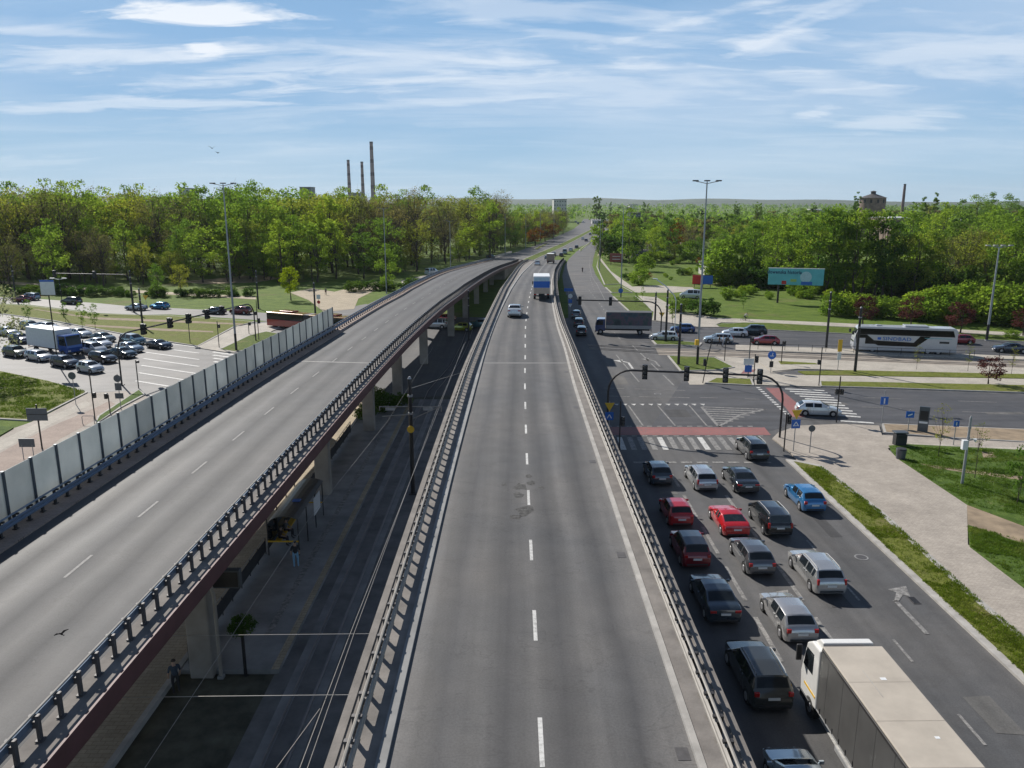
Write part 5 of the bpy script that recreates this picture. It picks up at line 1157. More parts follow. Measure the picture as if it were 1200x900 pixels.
SP = [((725.5, 532), 470, 'signal post with a red cyclist lens in the shade beside the middle flyover', ((0.0, 3.0, 3),), 0),
 ((823.5, 449), 397, 'leaning signal post with a side head on the grass islet right of the mast', ((PI, 2.6, 3),), 0.9),
 ((849, 423), 396, 'signal post with a small box head at the right tip of the grass islet', ((0, 4.0, 2),), 0),
 ((876.5, 442), 396, 'slim signal post beside the blue white direction plates', ((0, 7.0, 2),), 0),
 ((883, 447), 415, 'short black signal post behind the right end of the signal portal', ((0, 2.8, 3),), 0),
 ((915.5, 426), 400, 'signal post on the median left of the yellow marker', ((0, 3.5, 2),), 0),
 ((959.5, 453), 407, 'signal post by the pale path across the median', ((PI, 3.0, 2),), 0),
 ((980, 495), 441, 'signal post with twin pedestrian heads in front of the white hatchback', ((0, 3.2, 2), (PI, 3.2, 2)), 0),
 ((918.5, 529), 484, 'signal post with a red lens beneath the blue and yellow signs', ((0, 3.0, 3),), 0),
 ((223, 403), 375, 'signal post at the corner of the left median lawn', ((0, 3.6, 2), (PI, 3.6, 2)), 0),
 ((257, 408), 376, 'signal post on the pale crossing left of the tall left mast', ((0, 3.4, 2),), 0),
 ((292, 392), 378, 'signal post on the pale path right of the tall left mast', ((0, 2.4, 2),), 0),
 ((303.5, 399), 352, 'dark signal post by the far foot of the left portal', ((0, 3.2, 3), (PI, 4.4, 2)), 0),
 ((111.5, 492), 432, 'slim signal post beside the bicycle stand by the left pavement', ((0, 2.6, 2),), 0),
 ((129.5, 486), 462, 'stout black signal post on the small grass wedge', ((PI, 2.6, 2),), 0),
 ((162.5, 455), 422, 'plain post with a small head beside the left zebra', ((0, 3.5, 1),), 0)]
for p, yt, lab, hs, ln in SP: signal_post(P(*p), yt, lab, hs, lean=ln)
def pole(base, ytop, label, r=0.13, m=None, name='tram_pole', cat='pole', lean=0.0, arm=None):
    H = ZT(base.y, ytop); t = thing(name, label, cat, base)
    b = MB(); b.cyl((0, 0, 0), (lean, 0, H), r, r * 0.75, 10); b.build('shaft', m or M['black'], t, smooth=True)
    boxm('base_plate', (0, 0, 0.05), (r*3.5, r*3.5, 0.1), M['dark'], t)
    b = MB(); b.cyl((lean, 0, H), (lean, 0, H + 0.18), r * 0.9, r * 0.4, 8); b.build('cap', M['steel'], t)
    for z in (0.85, 0.7): b = MB(); b.cyl((lean * z, 0, H * z), (lean * z, 0, H * z + 0.15), r * 1.1, n=10); b.build('collar', M['steel'], t)
    return t, H
PLS = [((968, 408), 343, 'black tram pole left of the coach on the upper kerb'), ((1001.7, 436.5), 361, 'black tram pole in front of the coach'), ((780, 401), 340, 'dark tram pole between the two white cars left of the tall mast'),
 ((795, 428), 357, 'dark tram pole on the grass islet left of the tall mast'), ((767.5, 376), 343, 'dark pole by the verge left of the dark shrubs'), ((157, 366), 318, 'dark leaning tram pole on the far left street'), ((167.5, 384), 339, 'dark tram pole on the left median lawn'),
 ((370, 375), 332, 'dark tram pole beside the yellow green tree'), ((303, 362), 318, 'black tram pole in front of the wood right of the tall left mast'), ((19, 352), 312, 'dark pole in front of the wood at the far left')]
for p, yt, lab in PLS: pole(P(*p), yt, lab, r=0.19)
# lamp with white arm beside the junction
base = P(790, 399); t, H = pole(base, 352, 'white curved lamp arm on a slim pole among the tram poles', 0.07, M['whitesign'], 'arm_lamp', 'street lamp')
b = MB(); b.tube([(0, 0, H), (-0.3, 0.2, H + 0.8), (-1.6, 0.8, H + 2.2), (-3.0, 1.4, H + 3.2)], 0.08, 6); b.build('arm', M['whitesign'], t); boxm('lamp_head', (-3.2, 1.5, H + 3.3), (0.7, 0.3, 0.12), M['whitesign'], t)
base = P(75, 372); t, H = pole(base, 327, 'slim pole with two white lamp arms above the far left street', 0.07, M['black'], 'arm_lamp', 'street lamp')
b = MB(); b.tube([(0, 0, H - 0.1), (-1.2, 0, H + 0.15)], 0.05, 5); b.tube([(0, 0, H - 0.1), (1.0, 0, H + 0.1)], 0.05, 5); b.build('arm', M['whitesign'], t)
for x in (-1.3, 1.0): boxm('lamp_head', (x, 0, H + 0.15), (0.9, 0.35, 0.14), M['whitesign'], t)
# signs
def sign(base, ytop, label, plates, r=0.04, name='road_sign', yaw=0.0, m=None):
    H = ZT(base.y, ytop); t = thing(name, label, 'sign', base, yaw)
    b = MB(); b.cyl((0, 0, 0), (0, 0, H), r, n=7); b.build('pole', m or M['steel'], t)
    for shape, z, w, h, mm in plates:
        b = MB(); zz = H - z
        if shape == 'b': b.box((0, -0.07, zz), (w, 0.03, h))
        elif shape == 'c': b.cyl((0, -0.06, zz), (0, -0.09, zz), w / 2, n=16)
        else: b.xprism([(-w/2, h/2), (w/2, h/2), (0, -h/2)], -0.015, 0.015); b.v = [(v[1], v[0] - 0.08, v[2] + zz) for v in b.v]
        b.build('sign_plate', M[mm], t)
    return t
def glyph(t, pts, y, m='whitesign'):
    b = MB()
    for a, c, w_ in pts:
        a, c = Vector((a[0], y, a[1])), Vector((c[0], y, c[1])); d = (c - a).normalized(); n = Vector((-d.z, 0, d.x)) * w_ / 2
        b.add([a - n, c - n, c + n, a + n], [(0, 1, 2, 3)])
    b.build('symbol', M[m], t, recalc=False)
s1 = sign(P(713, 520), 470, 'yellow give way sign above a blue cycle sign in the shade under the signal portal', (('t', .55, 0.9, 0.8, 'yellowsign'), ('b', 1.4, 0.75, 0.75, 'bluesign')))
H = ZT(s1.location.y, 470); glyph(s1, [((-0.2, H-1.6), (0, H-1.25), .08), ((0, H-1.25), (0.2, H-1.6), .08)], -0.09)
s2 = sign(P(929.5, 530), 478, 'yellow give way sign above a blue crossing sign at the corner of the pavement', (('t', .6, 0.95, 0.85, 'yellowsign'), ('b', 1.45, 0.8, 0.8, 'bluesign')), yaw=0.1)
H = ZT(s2.location.y, 478); glyph(s2, [((-0.25, H-1.65), (0, H-1.25), .08), ((0, H-1.25), (0.25, H-1.65), .08), ((-0.2, H-1.6), (0.2, H-1.6), .06)], -0.09)
sign(P(774.5, 392), 366, 'yellow give way sign on the post of the signal arm above the junction', (('t', .45, 1.0, 0.85, 'yellowsign'),))
sign(P(948.5, 532), 498, 'round dark backed sign on a thin post on the grass tip by the pavement', (('c', .3, 0.6, 0, 'greysign'),))
s3 = sign(P(903, 437), 409, 'round blue cycle sign on the median left of the pale path', (('c', .8, 1.1, 0, 'bluesign'), ('b', 2.0, 0.5, 0.8, 'black')))
H = ZT(s3.location.y, 409); glyph(s3, [((-0.25, H-0.9), (0.25, H-0.9), .1), ((0, H-0.9), (0.1, H-0.5), .1)], -0.095)
sign(P(876, 443), 410, 'pair of blue and white direction plates by the red cycle crossing', (('b', 1.5, 1.3, 0.8, 'whitesign'), ('b', 2.4, 0.9, 0.9, 'bluesign')))
s4 = sign(P(981.5, 435), 397, 'tall yellow hazard marker on the tram median', (('b', .9, 0.55, 1.6, 'yellowsign'), ('b', 2.3, 0.5, 1.0, 'whitesign')))
s5 = sign(P(1033, 498), 458, 'blue keep right sign on a tall post beside the lower carriageway', (('b', 1.0, 0.75, 0.8, 'bluesign'),))
H = ZT(s5.location.y, 458); glyph(s5, [((0, H-1.3), (0, H-0.75), .14)], -0.09)
s6 = sign(P(1062, 521), 480, 'blue sign with a white pictogram behind the litter bins', (('b', .45, 0.75, 0.6, 'bluesign'),))
H = ZT(s6.location.y, 480); glyph(s6, [((-0.2, H-0.55), (0.2, H-0.4), .12)], -0.09)
s7 = sign(P(1117, 523), 492, 'small blue sign between the two bare saplings', (('b', .35, 0.5, 0.55, 'bluesign'),))
H = ZT(s7.location.y, 492); glyph(s7, [((0, H-0.5), (0, H-0.2), .1)], -0.09)
sign(P(727, 350), 338, 'round blue sign at the foot of the slim mast by the service road', (('c', .5, 1.1, 0, 'bluesign'),))
sign(P(666, 352), 338, 'blue board hanging in the shade between the flyover and the service road', (('b', .3, 2.0, 0.7, 'bluesign'),))
sign(P(668, 368), 344, 'stack of small white and blue plates in the shade right of the middle flyover', (('c', .5, 0.9, 0, 'whitesign'), ('b', 1.5, 0.7, 0.7, 'bluesign'), ('t', 2.4, 0.8, 0.7, 'whitesign')))
s8 = sign(P(68, 428), 328, 'tall dark pole with a white board on top in front of the box lorry', (('b', 1.0, 1.9, 2.0, 'whitesign'),), r=0.08, m=M['black'])
H = ZT(s8.location.y, 328); b = MB(); b.box((0, -0.09, H - 0.12), (1.9, 0.02, 0.25)); b.build('blue_band', M['bluesign'], s8)
s9 = sign(P(49.5, 526), 474, 'large dark backed direction board on a post on the left pavement', (('b', 0.9, 1.85, 1.15, 'greysign'),), r=0.07, m=M['black'])
boxm('frame_rail', (0, -0.1, ZT(s9.location.y, 474) - 0.9), (1.9, 0.04, 0.05), M['dark'], s9, 0)
t = thing('direction_board', 'low dark backed board on two legs behind the noise wall', 'sign', P(34, 538))
H = ZT(t.location.y, 515); boxm('board', (0, 0, H - 0.3), (1.35, 0.05, 0.75), M['greysign'], t, 0)
for x in (-0.45, 0.45): b = MB(); b.cyl((x, 0, 0), (x, 0, H - 0.5), 0.035, n=6); b.build('leg', M['steel'], t)
sign(P(89, 474), 436, 'round sign seen from behind on the tip of the left lawn', (('c', .4, 0.85, 0, 'greysign'),))
sign(P(142, 480), 438, 'cluster of dark sign backs by the near foot of the left portal', (('c', .5, 0.8, 0, 'greysign'), ('b', 1.4, 0.7, 0.8, 'greysign'), ('b', 2.4, 0.9, 0.6, 'greysign')))
sign(P(172, 362), 346, 'yellow give way sign at the edge of the wood', (('t', .5, 1.2, 1.0, 'yellowsign'),))
sign(P(374, 362), 345, 'white and red sign by the path beside the yellow green tree', (('b', .5, 0.8, 0.9, 'whitesign'), ('c', 1.6, 0.7, 0, 'redsign')))
t = thing('bicycle_stand', 'pale bent tube bicycle stand behind the noise wall', 'bicycle stand', P(104, 497))
b = MB(); b.tube([(-0.6, 0, 0), (-0.6, 0, 0.75), (-0.5, 0, 0.85), (0.5, 0, 0.85), (0.6, 0, 0.75), (0.6, 0, 0)], 0.035, 6); b.build('tube', M['steel'], t)
# litter bins, info totem, cabinets, camera mast
t = thing('litter_bin', 'dark square litter bin with a roof at the edge of the pavement', 'litter bin', P(1053.5, 522.5))
boxm('bin_body', (0, 0, 0.62), (1.0, 0.7, 1.1), M['dark'], t, 0.05); boxm('roof', (0, 0, 1.32), (1.2, 0.85, 0.12), M['greysign'], t, 0.04); boxm('opening', (0, -0.36, 0.95), (0.6, 0.03, 0.22), M['black'], t, 0)
t = thing('litter_bin', 'round concrete litter bin on the grass in front of the square one', 'litter bin', P(1055, 539))
b = MB(); b.cyl((0, 0, 0), (0, 0, 0.95), 0.36, 0.42, 14); b.build('bin_body', M['greysign'], t); b = MB(); b.cyl((0, 0, 0.95), (0, 0, 1.05), 0.45, 0.40, 14); b.build('rim', M['dark'], t)
t = thing('info_totem', 'dark leaning information totem with pale panels on the soil strip', 'totem', P(1080.5, 507), -0.45)
boxm('column', (0, 0, 1.3), (0.9, 0.25, 2.6), M['greysign'], t, 0.03); boxm('panel', (0, -0.135, 1.75), (0.7, 0.02, 0.9), M['black'], t, 0); boxm('pale_strip', (0, -0.135, 1.05), (0.75, 0.02, 0.2), M['whitesign'], t, 0)
t, H = pole(P(1127, 569), 490, 'grey green camera mast with a white box on the lawn at right', 0.11, M['grey_pole'], 'camera_mast', 'mast')
boxm('control_box', (-0.3, -0.15, 3.4), (0.4, 0.3, 0.75), M['whitesign'], t, 0.02); b = MB(); b.tube([(0, 0, 3.7), (0.45, -0.1, 3.8)], 0.04, 5); b.build('bracket', M['grey_pole'], t)
b = MB(); b.cyl((0.5, -0.1, 3.85), (0.5, -0.1, 3.65), 0.13, 0.08, 10); b.build('camera', M['whitesign'], t)
t = thing('drain_grating', 'rusty drain grating beside the kerb of the queue road', 'drain', P(1071, 704)); boxm('frame', (0, 0, 0.026), (0.42, 0.8, 0.03), M['post_brown'], t, 0)
for k in range(6): boxm('bar', (0, -0.3 + 0.12 * k, 0.046), (0.34, 0.05, 0.02), M['black'], t, 0)
# platform fence beside the upper street
t = thing('fence', 'low dark railing between the upper street and the tram track', 'fence', (0, 0, 0))
pts = along([(888, 410.5), (1000, 414.5), (1200, 422), (1330, 430)], 0, 30, 0.15)
b = MB(); b.tube([p + Vector((0, 0, 0.9)) for p in pts], 0.03, 4); b.tube([p + Vector((0, 0, 0.5)) for p in pts], 0.02, 4); b.build('rail', M['black'], t)
for p in pts: b = MB(); b.cyl(p, p + Vector((0, 0, 0.95)), 0.035, n=5); b.build('post', M['black'], t)
# ------------------------------------------------------------------ tram stop and wires between the flyovers
def wire(label, pts, r=0.02, sag=0.0, n=12, cat='cable'):
    q = []
    for i in range(len(pts) - 1):
        a, c = Vector(pts[i]), Vector(pts[i+1])
        for k in range(n):
            u = k / n; q.append(a.lerp(c, u) - Vector((0, 0, sag * 4 * u * (1 - u))))
    q.append(Vector(pts[-1])); b = MB(); b.tube(q, r, 5); o = b.build('overhead_wire', M['wire'], smooth=True); return tag(o, label, cat)
M['wire'] = pm('wire_metal', (0.40, 0.37, 0.33), 0.4, 0.5, var=0.1, world=True)
wire('span wire crossing between the flyovers nearest the bottom of the picture', [(-14.3, 23.0, 5.7), (-3.2, 23.2, 5.7)], 0.014)
wire('span wire crossing between the flyovers below the plant covered post', [(-14.3, 26.8, 5.7), (-3.2, 27.0, 5.7)], 0.014)
wire('taut contact wire over the tram track nearest the middle flyover', [(-6.2, -5, 5.6), (-6.2, 27, 5.6), (-5.9, 57, 5.6), (-5.6, 90, 5.6)], 0.014)
wire('second strand running beside the contact wire over the right tram track', [(-5.6, -5, 5.9), (-6.0, 27, 5.75), (-5.75, 57, 6.3), (-5.4, 90, 5.9)], 0.012)
wire('contact wire over the tram track along the platform', [(-10.9, -5, 5.6), (-10.6, 38, 5.6), (-9.4, 57, 5.6), (-9.0, 88, 5.6)], 0.008)
wire('slanting feeder wire joining the two strands near the bottom of the picture', [(-8.6, 12, 5.6), (-6.25, 22.5, 5.65)], 0.013)
wire('slanting stay wire from the catenary pole towards the right flyover pillar', [(-7.7, 56.6, 8.2), (-4.6, 78, 5.0)], 0.018)
t, H = pole(P(484, 579), 444, 'black catenary pole with a pale cross arm between the flyovers', 0.17, M['black'], 'catenary_pole', 'pole')
b = MB(); b.tube([(-2.3, 0, 6.9), (2.3, 0, 6.9)], 0.045, 6); b.tube([(2.2, 0, 6.9), (0, 0, 5.9)], 0.035, 6); b.tube([(-2.1, -0.2, 6.2), (0, 0, 6.3)], 0.05, 6); b.tube([(-2.3, 0, 6.9), (-2.3, 0, 6.6)], 0.04, 5); b.tube([(2.3, 0, 6.9), (2.3, 0, 6.5)], 0.04, 5); b.build('cross_arm', M['handrail'], t)
for x in (-1.5, 1.3): boxm('name_plate', (x, -0.03, 6.72), (0.7, 0.04, 0.22), M['steel'], t, 0)
b = MB(); b.cyl((0.0, -0.2, 5.2), (0.0, -0.24, 5.2), 0.28, n=12); b.build('disc', M['yellowsign'], t)
for z in (7.6, 8.1, 8.5, 8.9): b = MB(); b.cyl((0, 0, z), (0, 0, z + 0.1), 0.11, n=8); b.build('insulator', M['whitesign'], t)
pole(P(549.5, 399), 341, 'dark tram pole with pale rings under the curving flyover', 0.13, M['black'], 'catenary_pole', 'pole')
b = None
t = thing('tram_shelter', 'glazed tram shelter with a curved dark roof on the platform', 'shelter', (-14.2, 48.5, 0.25))
b = MB(); secs = []
for Y in (-3.4, 3.4):
    s = []
    for k in range(9):
        an = PI * (0.12 + 0.60 * k / 8); s.append((-1.25 * math.cos(an) + 0.2, Y, 1.75 + 0.95 * math.sin(an)))
    secs.append(s + [(x, y, z - 0.05) for x, y, z in reversed(s)])
b.loft(secs); b.build('roof', pm('smoked_roof', (0.09, 0.09, 0.085), 0.3, var=0.2), t)
for y in (-3.2, -1.1, 1.1, 3.2):
    for x in (-0.95, 0.95): b = MB(); b.cyl((x, y, 0), (x, y, 2.4), 0.04, n=6); b.build('post', M['black'], t)
for k in range(3): boxm('glass_pane', (-0.97, -2.15 + 2.15 * k, 1.2), (0.02, 2.0, 1.6), M['glass'], t, 0)
boxm('bench', (-0.65, 0, 0.5), (0.4, 4.5, 0.06), M['yellowsign'], t, 0.01); boxm('yellow_bar', (0, -3.25, 0.95), (1.9, 0.05, 0.09), M['yellowsign'], t, 0); boxm('yellow_bar', (0, 3.25, 0.95), (1.9, 0.05, 0.09), M['yellowsign'], t, 0)
boxm('blue_plate', (0.35, -1.0, 2.78), (0.5, 0.4, 0.04), M['bluesign'], t, 0); boxm('poster', (0.98, 1.5, 1.6), (0.04, 1.6, 1.2), M['whitesign'], t, 0)
def railing(label, x, y0, y1, z=0.25):
    t = thing('railing', label, 'railing', (x, y0, z)); n = int((y1 - y0) / 1.5)
    b = MB(); b.tube([(0, 0, 1.1), (0, y1 - y0, 1.1)], 0.035, 6); b.build('handrail', M['handrail'], t)
    boxm('infill_panel', (0, (y1 - y0) / 2, 0.55), (0.03, y1 - y0, 0.75), M['dark'], t, 0)
    for k in range(n + 1): b = MB(); b.cyl((0, k * (y1-y0) / n, 0), (0, k * (y1-y0) / n, 1.1), 0.03, n=5); b.build('post', M['black'], t)
railing('dark platform railing from the stairs to the tram shelter', -15.4, 33.5, 45.5)
railing('dark platform railing beyond the tram shelter', -15.4, 56, 72)
t = thing('display_board', 'hanging dark departure display under the left flyover beam', 'display', (-13.2, 33.3, 4.4)); boxm('cabinet', (0, 0, 0.4), (1.35, 0.35, 0.9), M['greysign'], t, 0.03); boxm('screen', (0, -0.185, 0.4), (1.2, 0.02, 0.72), M['black'], t, 0); b = MB(); b.tube([(-0.6, 0, 0.85), (-0.6, 0, 1.9)], 0.05, 5); b.build('hanger', M['steel'], t)
t = thing('drain_pipe', 'pale rain pipe running down beside the front pillar', 'pipe', (-13.6, 32.7, 0)); b = MB(); b.tube([(0, 0, 0.1), (0, 0, 4.2), (-0.2, 0, 5.2)], 0.09, 8); b.build('tube', M['conc'], t, smooth=True)
boxm('foot', (0, 0, 0.08), (0.3, 0.3, 0.16), M['conc_dark'], t)
# ------------------------------------------------------------------ people
SK = pm('skin', (0.45, 0.29, 0.21), 0.6, var=0.06); 
def person(label, loc, rz, pose, shirt, trousers, hair=(0.05, 0.035, 0.025), h=1.72, group=None):
    t = thing('person', label, 'person', loc, rz, group); k = h / 1.72
    if pose == 'stand':
        J = dict(pel=(0,0,.95), ch=(0,0,1.25), nk=(0,.0,1.45), hd=(0,.02,1.58), hp=(0,.03,1.66), ls=(-.19,0,1.40), le=(-.25,.02,1.12), lh=(-.24,.08,.88), rs=(.19,0,1.40), re=(.25,.02,1.12), rh=(.24,.10,.88), lhp=(-.10,0,.90), lk=(-.11,.03,.50), la=(-.11,-.02,.09), lt=(-.12,.15,.04), rhp=(.10,0,.90), rk=(.12,.04,.50), ra=(.13,.0,.09), rt=(.14,.17,.04))
    elif pose == 'walk':
        J = dict(pel=(0,0,.94), ch=(0,.04,1.24), nk=(0,.06,1.44), hd=(0,.09,1.57), hp=(0,.10,1.65), ls=(-.19,.05,1.39), le=(-.24,-.10,1.13), lh=(-.22,-.08,.90), rs=(.19,.03,1.39), re=(.24,.14,1.13), rh=(.21,.30,.95), lhp=(-.10,0,.90), lk=(-.11,.22,.52), la=(-.11,.28,.10), lt=(-.11,.46,.07), rhp=(.10,0,.90), rk=(.11,-.06,.50), ra=(.11,-.36,.16), rt=(.11,-.22,.05))
    elif pose == 'sit':
        J = dict(pel=(0,0,.55), ch=(0,.0,.86), nk=(0,.04,1.05), hd=(0,.08,1.18), hp=(0,.09,1.26), ls=(-.19,.02,1.0), le=(-.24,.12,.75), lh=(-.14,.34,.66), rs=(.19,.02,1.0), re=(.24,.12,.75), rh=(.14,.34,.66), lhp=(-.11,.03,.53), lk=(-.13,.45,.53), la=(-.13,.45,.09), lt=(-.14,.62,.04), rhp=(.11,.03,.53), rk=(.13,.45,.53), ra=(.13,.42,.09), rt=(.14,.60,.04))
    else:
        J = dict(pel=(0,-.18,.98), ch=(0,.06,1.23), nk=(0,.20,1.38), hd=(0,.28,1.49), hp=(0,.30,1.57), ls=(-.18,.18,1.34), le=(-.26,.34,1.14), lh=(-.22,.52,1.02), rs=(.18,.18,1.34), re=(.26,.34,1.14), rh=(.22,.52,1.02), lhp=(-.10,-.15,.94), lk=(-.11,.22,.72), la=(-.11,.08,.30), lt=(-.11,.24,.26), rhp=(.10,-.15,.94), rk=(.11,.12,.58), ra=(.11,-.02,.16), rt=(.11,.14,.12))
    rad = dict(pel=.145, ch=.15, nk=.062, hd=.088, hp=.075, ls=.07, le=.046, lh=.036, rs=.07, re=.046, rh=.036, lhp=.095, lk=.062, la=.042, lt=.035, rhp=.095, rk=.062, ra=.042, rt=.035)
    E = [('pel','ch'),('ch','nk'),('nk','hd'),('hd','hp'),('ch','ls'),('ls','le'),('le','lh'),('ch','rs'),('rs','re'),('re','rh'),('pel','lhp'),('lhp','lk'),('lk','la'),('la','lt'),('pel','rhp'),('rhp','rk'),('rk','ra'),('ra','rt')]
    ks = list(J); me = bpy.data.meshes.new('body'); V = [Vector(J[q]) * k for q in ks]; ed = [(ks.index(a), ks.index(c)) for a, c in E]; rads = [rad[q] * k for q in ks]
    for s, w_ in (('l', -1), ('r', 1)):                        # five fingers on each hand
        hnd, el = Vector(J[s + 'h']) * k, Vector(J[s + 'e']) * k; d = (hnd - el).normalized(); sd = d.cross(Vector((0, 1, 0.01))).normalized(); hi = ks.index(s + 'h')
        for f in range(5):
            o_ = (f - 2) * 0.019 if f < 4 else 0.0
            V.append(hnd + d * (0.07 + (0.045 if f < 4 else 0)) * k + (sd * o_ if f < 4 else Vector((-w_ * .05, .03, 0)))); ed.append((hi, len(V) - 1)); rads.append(0.010)
    me.from_pydata(V, ed, []); o = bpy.data.objects.new('body', me); COL.objects.link(o)
    md = o.modifiers.new('skin', 'SKIN'); md.use_smooth_shade = True
    for i, sv in enumerate(me.skin_vertices[0].data): sv.radius = (rads[i], rads[i]); sv.use_root = (i == 0)
    s2_ = o.modifiers.new('sub', 'SUBSURF'); s2_.levels = 1; s2_.render_levels = 1
    dg = bpy.context.evaluated_depsgraph_get(); nm = bpy.data.meshes.new_from_object(o.evaluated_get(dg)); bpy.data.objects.remove(o)
    nm.materials.clear(); 
    for mm in (SK, shirt, trousers, M['dark']): nm.materials.append(mm)
    segs = [(Vector(J[a]) * k, Vector(J[c]) * k, {'pel':1,'ch':1,'nk':0,'hd':0,'ls':1,'le':0,'rs':1,'re':0,'lhp':2,'lk':2,'la':3,'rhp':2,'rk':2,'ra':3}[a] if not (a == 'pel' and c[1:] == 'hp') and not (a == 'ch' and c == 'nk') else (2 if a == 'pel' else 1)) for a, c in E]
    for pl in nm.polygons:
        best = (9, 0); c = pl.center
        for a, e, mi in segs:
            u = max(0, min(1, (c - a).dot(e - a) / (e - a).length_squared)); dd_ = (c - a.lerp(e, u)).length
            if dd_ < best[0]: best = (dd_, mi)
        pl.material_index = best[1]
    bo = bpy.data.objects.new('body', nm); COL.objects.link(bo); bo.parent = t
    hp = Vector(J['hp']) * k; b = MB(); secs = []
    for i in range(5):
        an = PI/2 * i / 4; rr_ = 0.105 * math.cos(an) + 0.004; secs.append([hp + Vector((rr_ * math.cos(q), rr_ * math.sin(q) - 0.02, 0.105 * math.sin(an) - 0.03)) for q in [6.283 * j / 10 for j in range(10)]])
    b.loft(secs); b.build('hair', pm('hair', hair, 0.7), t, smooth=True)
    fd = (hp - Vector((0, 0, .06))) + Vector((0, 0.095, 0)); b = MB()
    for s in (-1, 1): b.box(fd + Vector((s * 0.032, 0, 0.02)), (0.018, 0.012, 0.01))
    b.box(fd + Vector((0, -0.004, -0.045)), (0.045, 0.01, 0.008)); b.build('eyes', M['dark'], t)
    b = MB(); b.xprism([(0.0, 0.02), (0.028, -0.02), (0.0, -0.02)], -0.014, 0.014); b.v = [tuple(Vector(v) + fd) for v in b.v]; b.build('nose', SK, t)
    return t
def cloth(c): return pm('cloth', c, 0.85, var=0.15, scale=8)
p = P(338, 658, 0.25); person('person in pale blue trousers and a dark top standing beside the tram shelter', (-13.0, 43.6, 0.25), 0.3, 'stand', cloth((0.03, 0.03, 0.035)), cloth((0.22, 0.42, 0.60)))
person('person in dark clothes sitting on the bench inside the tram shelter', (-14.85, 46.8, 0.25), -PI/2, 'sit', cloth((0.05, 0.03, 0.025)), cloth((0.03, 0.03, 0.04)))
person('second seated person in a grey jacket deeper inside the tram shelter', (-14.85, 48.0, 0.25), -PI/2, 'sit', cloth((0.12, 0.12, 0.12)), cloth((0.02, 0.02, 0.025)))
person('person in a dark jacket standing at the foot of the front pillar', (-15.2, 31.5, 0.02), 0.6, 'stand', cloth((0.05, 0.07, 0.10)), cloth((0.03, 0.03, 0.035)))
person('person in black walking at the crossing in front of the pale silver car', P(843, 406), 1.2, 'walk', cloth((0.02, 0.02, 0.02)), cloth((0.03, 0.03, 0.035)))
person('person in white standing beside the walker in front of the pale silver car', P(847, 406.5), 1.0, 'stand', cloth((0.7, 0.7, 0.7)), cloth((0.4, 0.4, 0.42)))
person('person walking on the sandy path beside the yellow green tree', P(382, 346), 0.4, 'walk', cloth((0.03, 0.04, 0.06)), cloth((0.02, 0.02, 0.02)))
def bicycle(label, loc, rz):
    t = thing('bicycle', label, 'bicycle', loc, rz)
    for y in (-0.52, 0.52):
        pts = [(0, y + 0.33 * math.cos(a), 0.34 + 0.33 * math.sin(a)) for a in [6.2832 * k / 16 for k in range(17)]]
        b = MB(); b.tube(pts, 0.022, 5); wh = b.build('wheel', M['tyre'], t); b = MB()
        for k in range(8): an = PI * k / 8; b.cyl((0, y - 0.32 * math.cos(an), 0.34 - 0.32 * math.sin(an)), (0, y + 0.32 * math.cos(an), 0.34 + 0.32 * math.sin(an)), 0.004, n=3)
        b.build('spokes', M['steel'], wh)
    b = MB()
    for a, c in (((0,-.52,.34),(0,-.08,.34)), ((0,-.08,.34),(0,-.2,.82)), ((0,-.2,.82),(0,-.52,.34)), ((0,-.18,.78),(0,.34,.80)), ((0,-.08,.34),(0,.36,.72)), ((0,.33,.95),(0,.52,.34)), ((-.28,.42,1.0),(.28,.42,1.0)), ((0,.33,.95),(0,.42,1.0))): b.cyl(a, c, 0.02, n=6)
    b.build('frame', M['black'], t); boxm('saddle', (0, -0.22, 0.88), (0.15, 0.28, 0.06), M['dark'], t, 0.02)
pc = P(873, 376.5); bicycle('bicycle ridden along the pale path at the field edge', pc, hd((1, -0.2))); person('person in a pale top riding a bicycle on the path along the field', pc, hd((1, -0.2)), 'ride', cloth((0.55, 0.52, 0.5)), cloth((0.04, 0.04, 0.05)))
pc = P(682.5, 319); bicycle('bicycle ridden up the empty service road', pc, 0.0); person('person in dark clothes riding a bicycle up the empty service road', pc, 0.0, 'ride', cloth((0.02, 0.02, 0.025)), cloth((0.02, 0.025, 0.03)))
# birds
M['feather'] = pm('feathers', (0.012, 0.012, 0.013), 1.0, spec=0.0)
def bird(label, loc, rz, s=1.0, up=0.3):
    t = thing('bird', label, 'bird', loc, rz); b = MB(); secs = []
    for y, r in ((-.24, .012), (-.16, .035), (-.04, .065), (.08, .06), (.16, .035), (.2, .036), (.24, .025), (.29, .004)): secs.append([(r * s * math.cos(q), y * s, r * s * math.sin(q)) for q in [6.283 * j / 8 for j in range(8)]])
    b.loft(secs); b.add([Vector(v) * s for v in ((-.03, -.2, 0), (.03, -.2, 0), (.07, -.38, .01), (-.07, -.38, .01))], [(0, 1, 2, 3)])
    b.build('body', M['feather'], t, smooth=True)
    for q in (-1, 1):
        b = MB(); b.loft([[Vector((q*.04, .12, .01))*s, Vector((q*.04, -.08, .01))*s, Vector((q*.04, -.08, .03))*s, Vector((q*.04, .12, .03))*s], [Vector((q*.25, .16, .02+up*.25))*s, Vector((q*.25, -.08, .02+up*.25))*s, Vector((q*.25, -.08, .03+up*.25))*s, Vector((q*.25, .16, .03+up*.25))*s], [Vector((q*.52, .02, up*.35))*s, Vector((q*.52, -.06, up*.35))*s, Vector((q*.52, -.06, .005+up*.35))*s, Vector((q*.52, .02, .005+up*.35))*s]]); b.build('wing', M['feather'], t)
bird('dark bird flying low over the left flyover', P(72, 743, 9.0), 1.0, 0.42, 0.4)
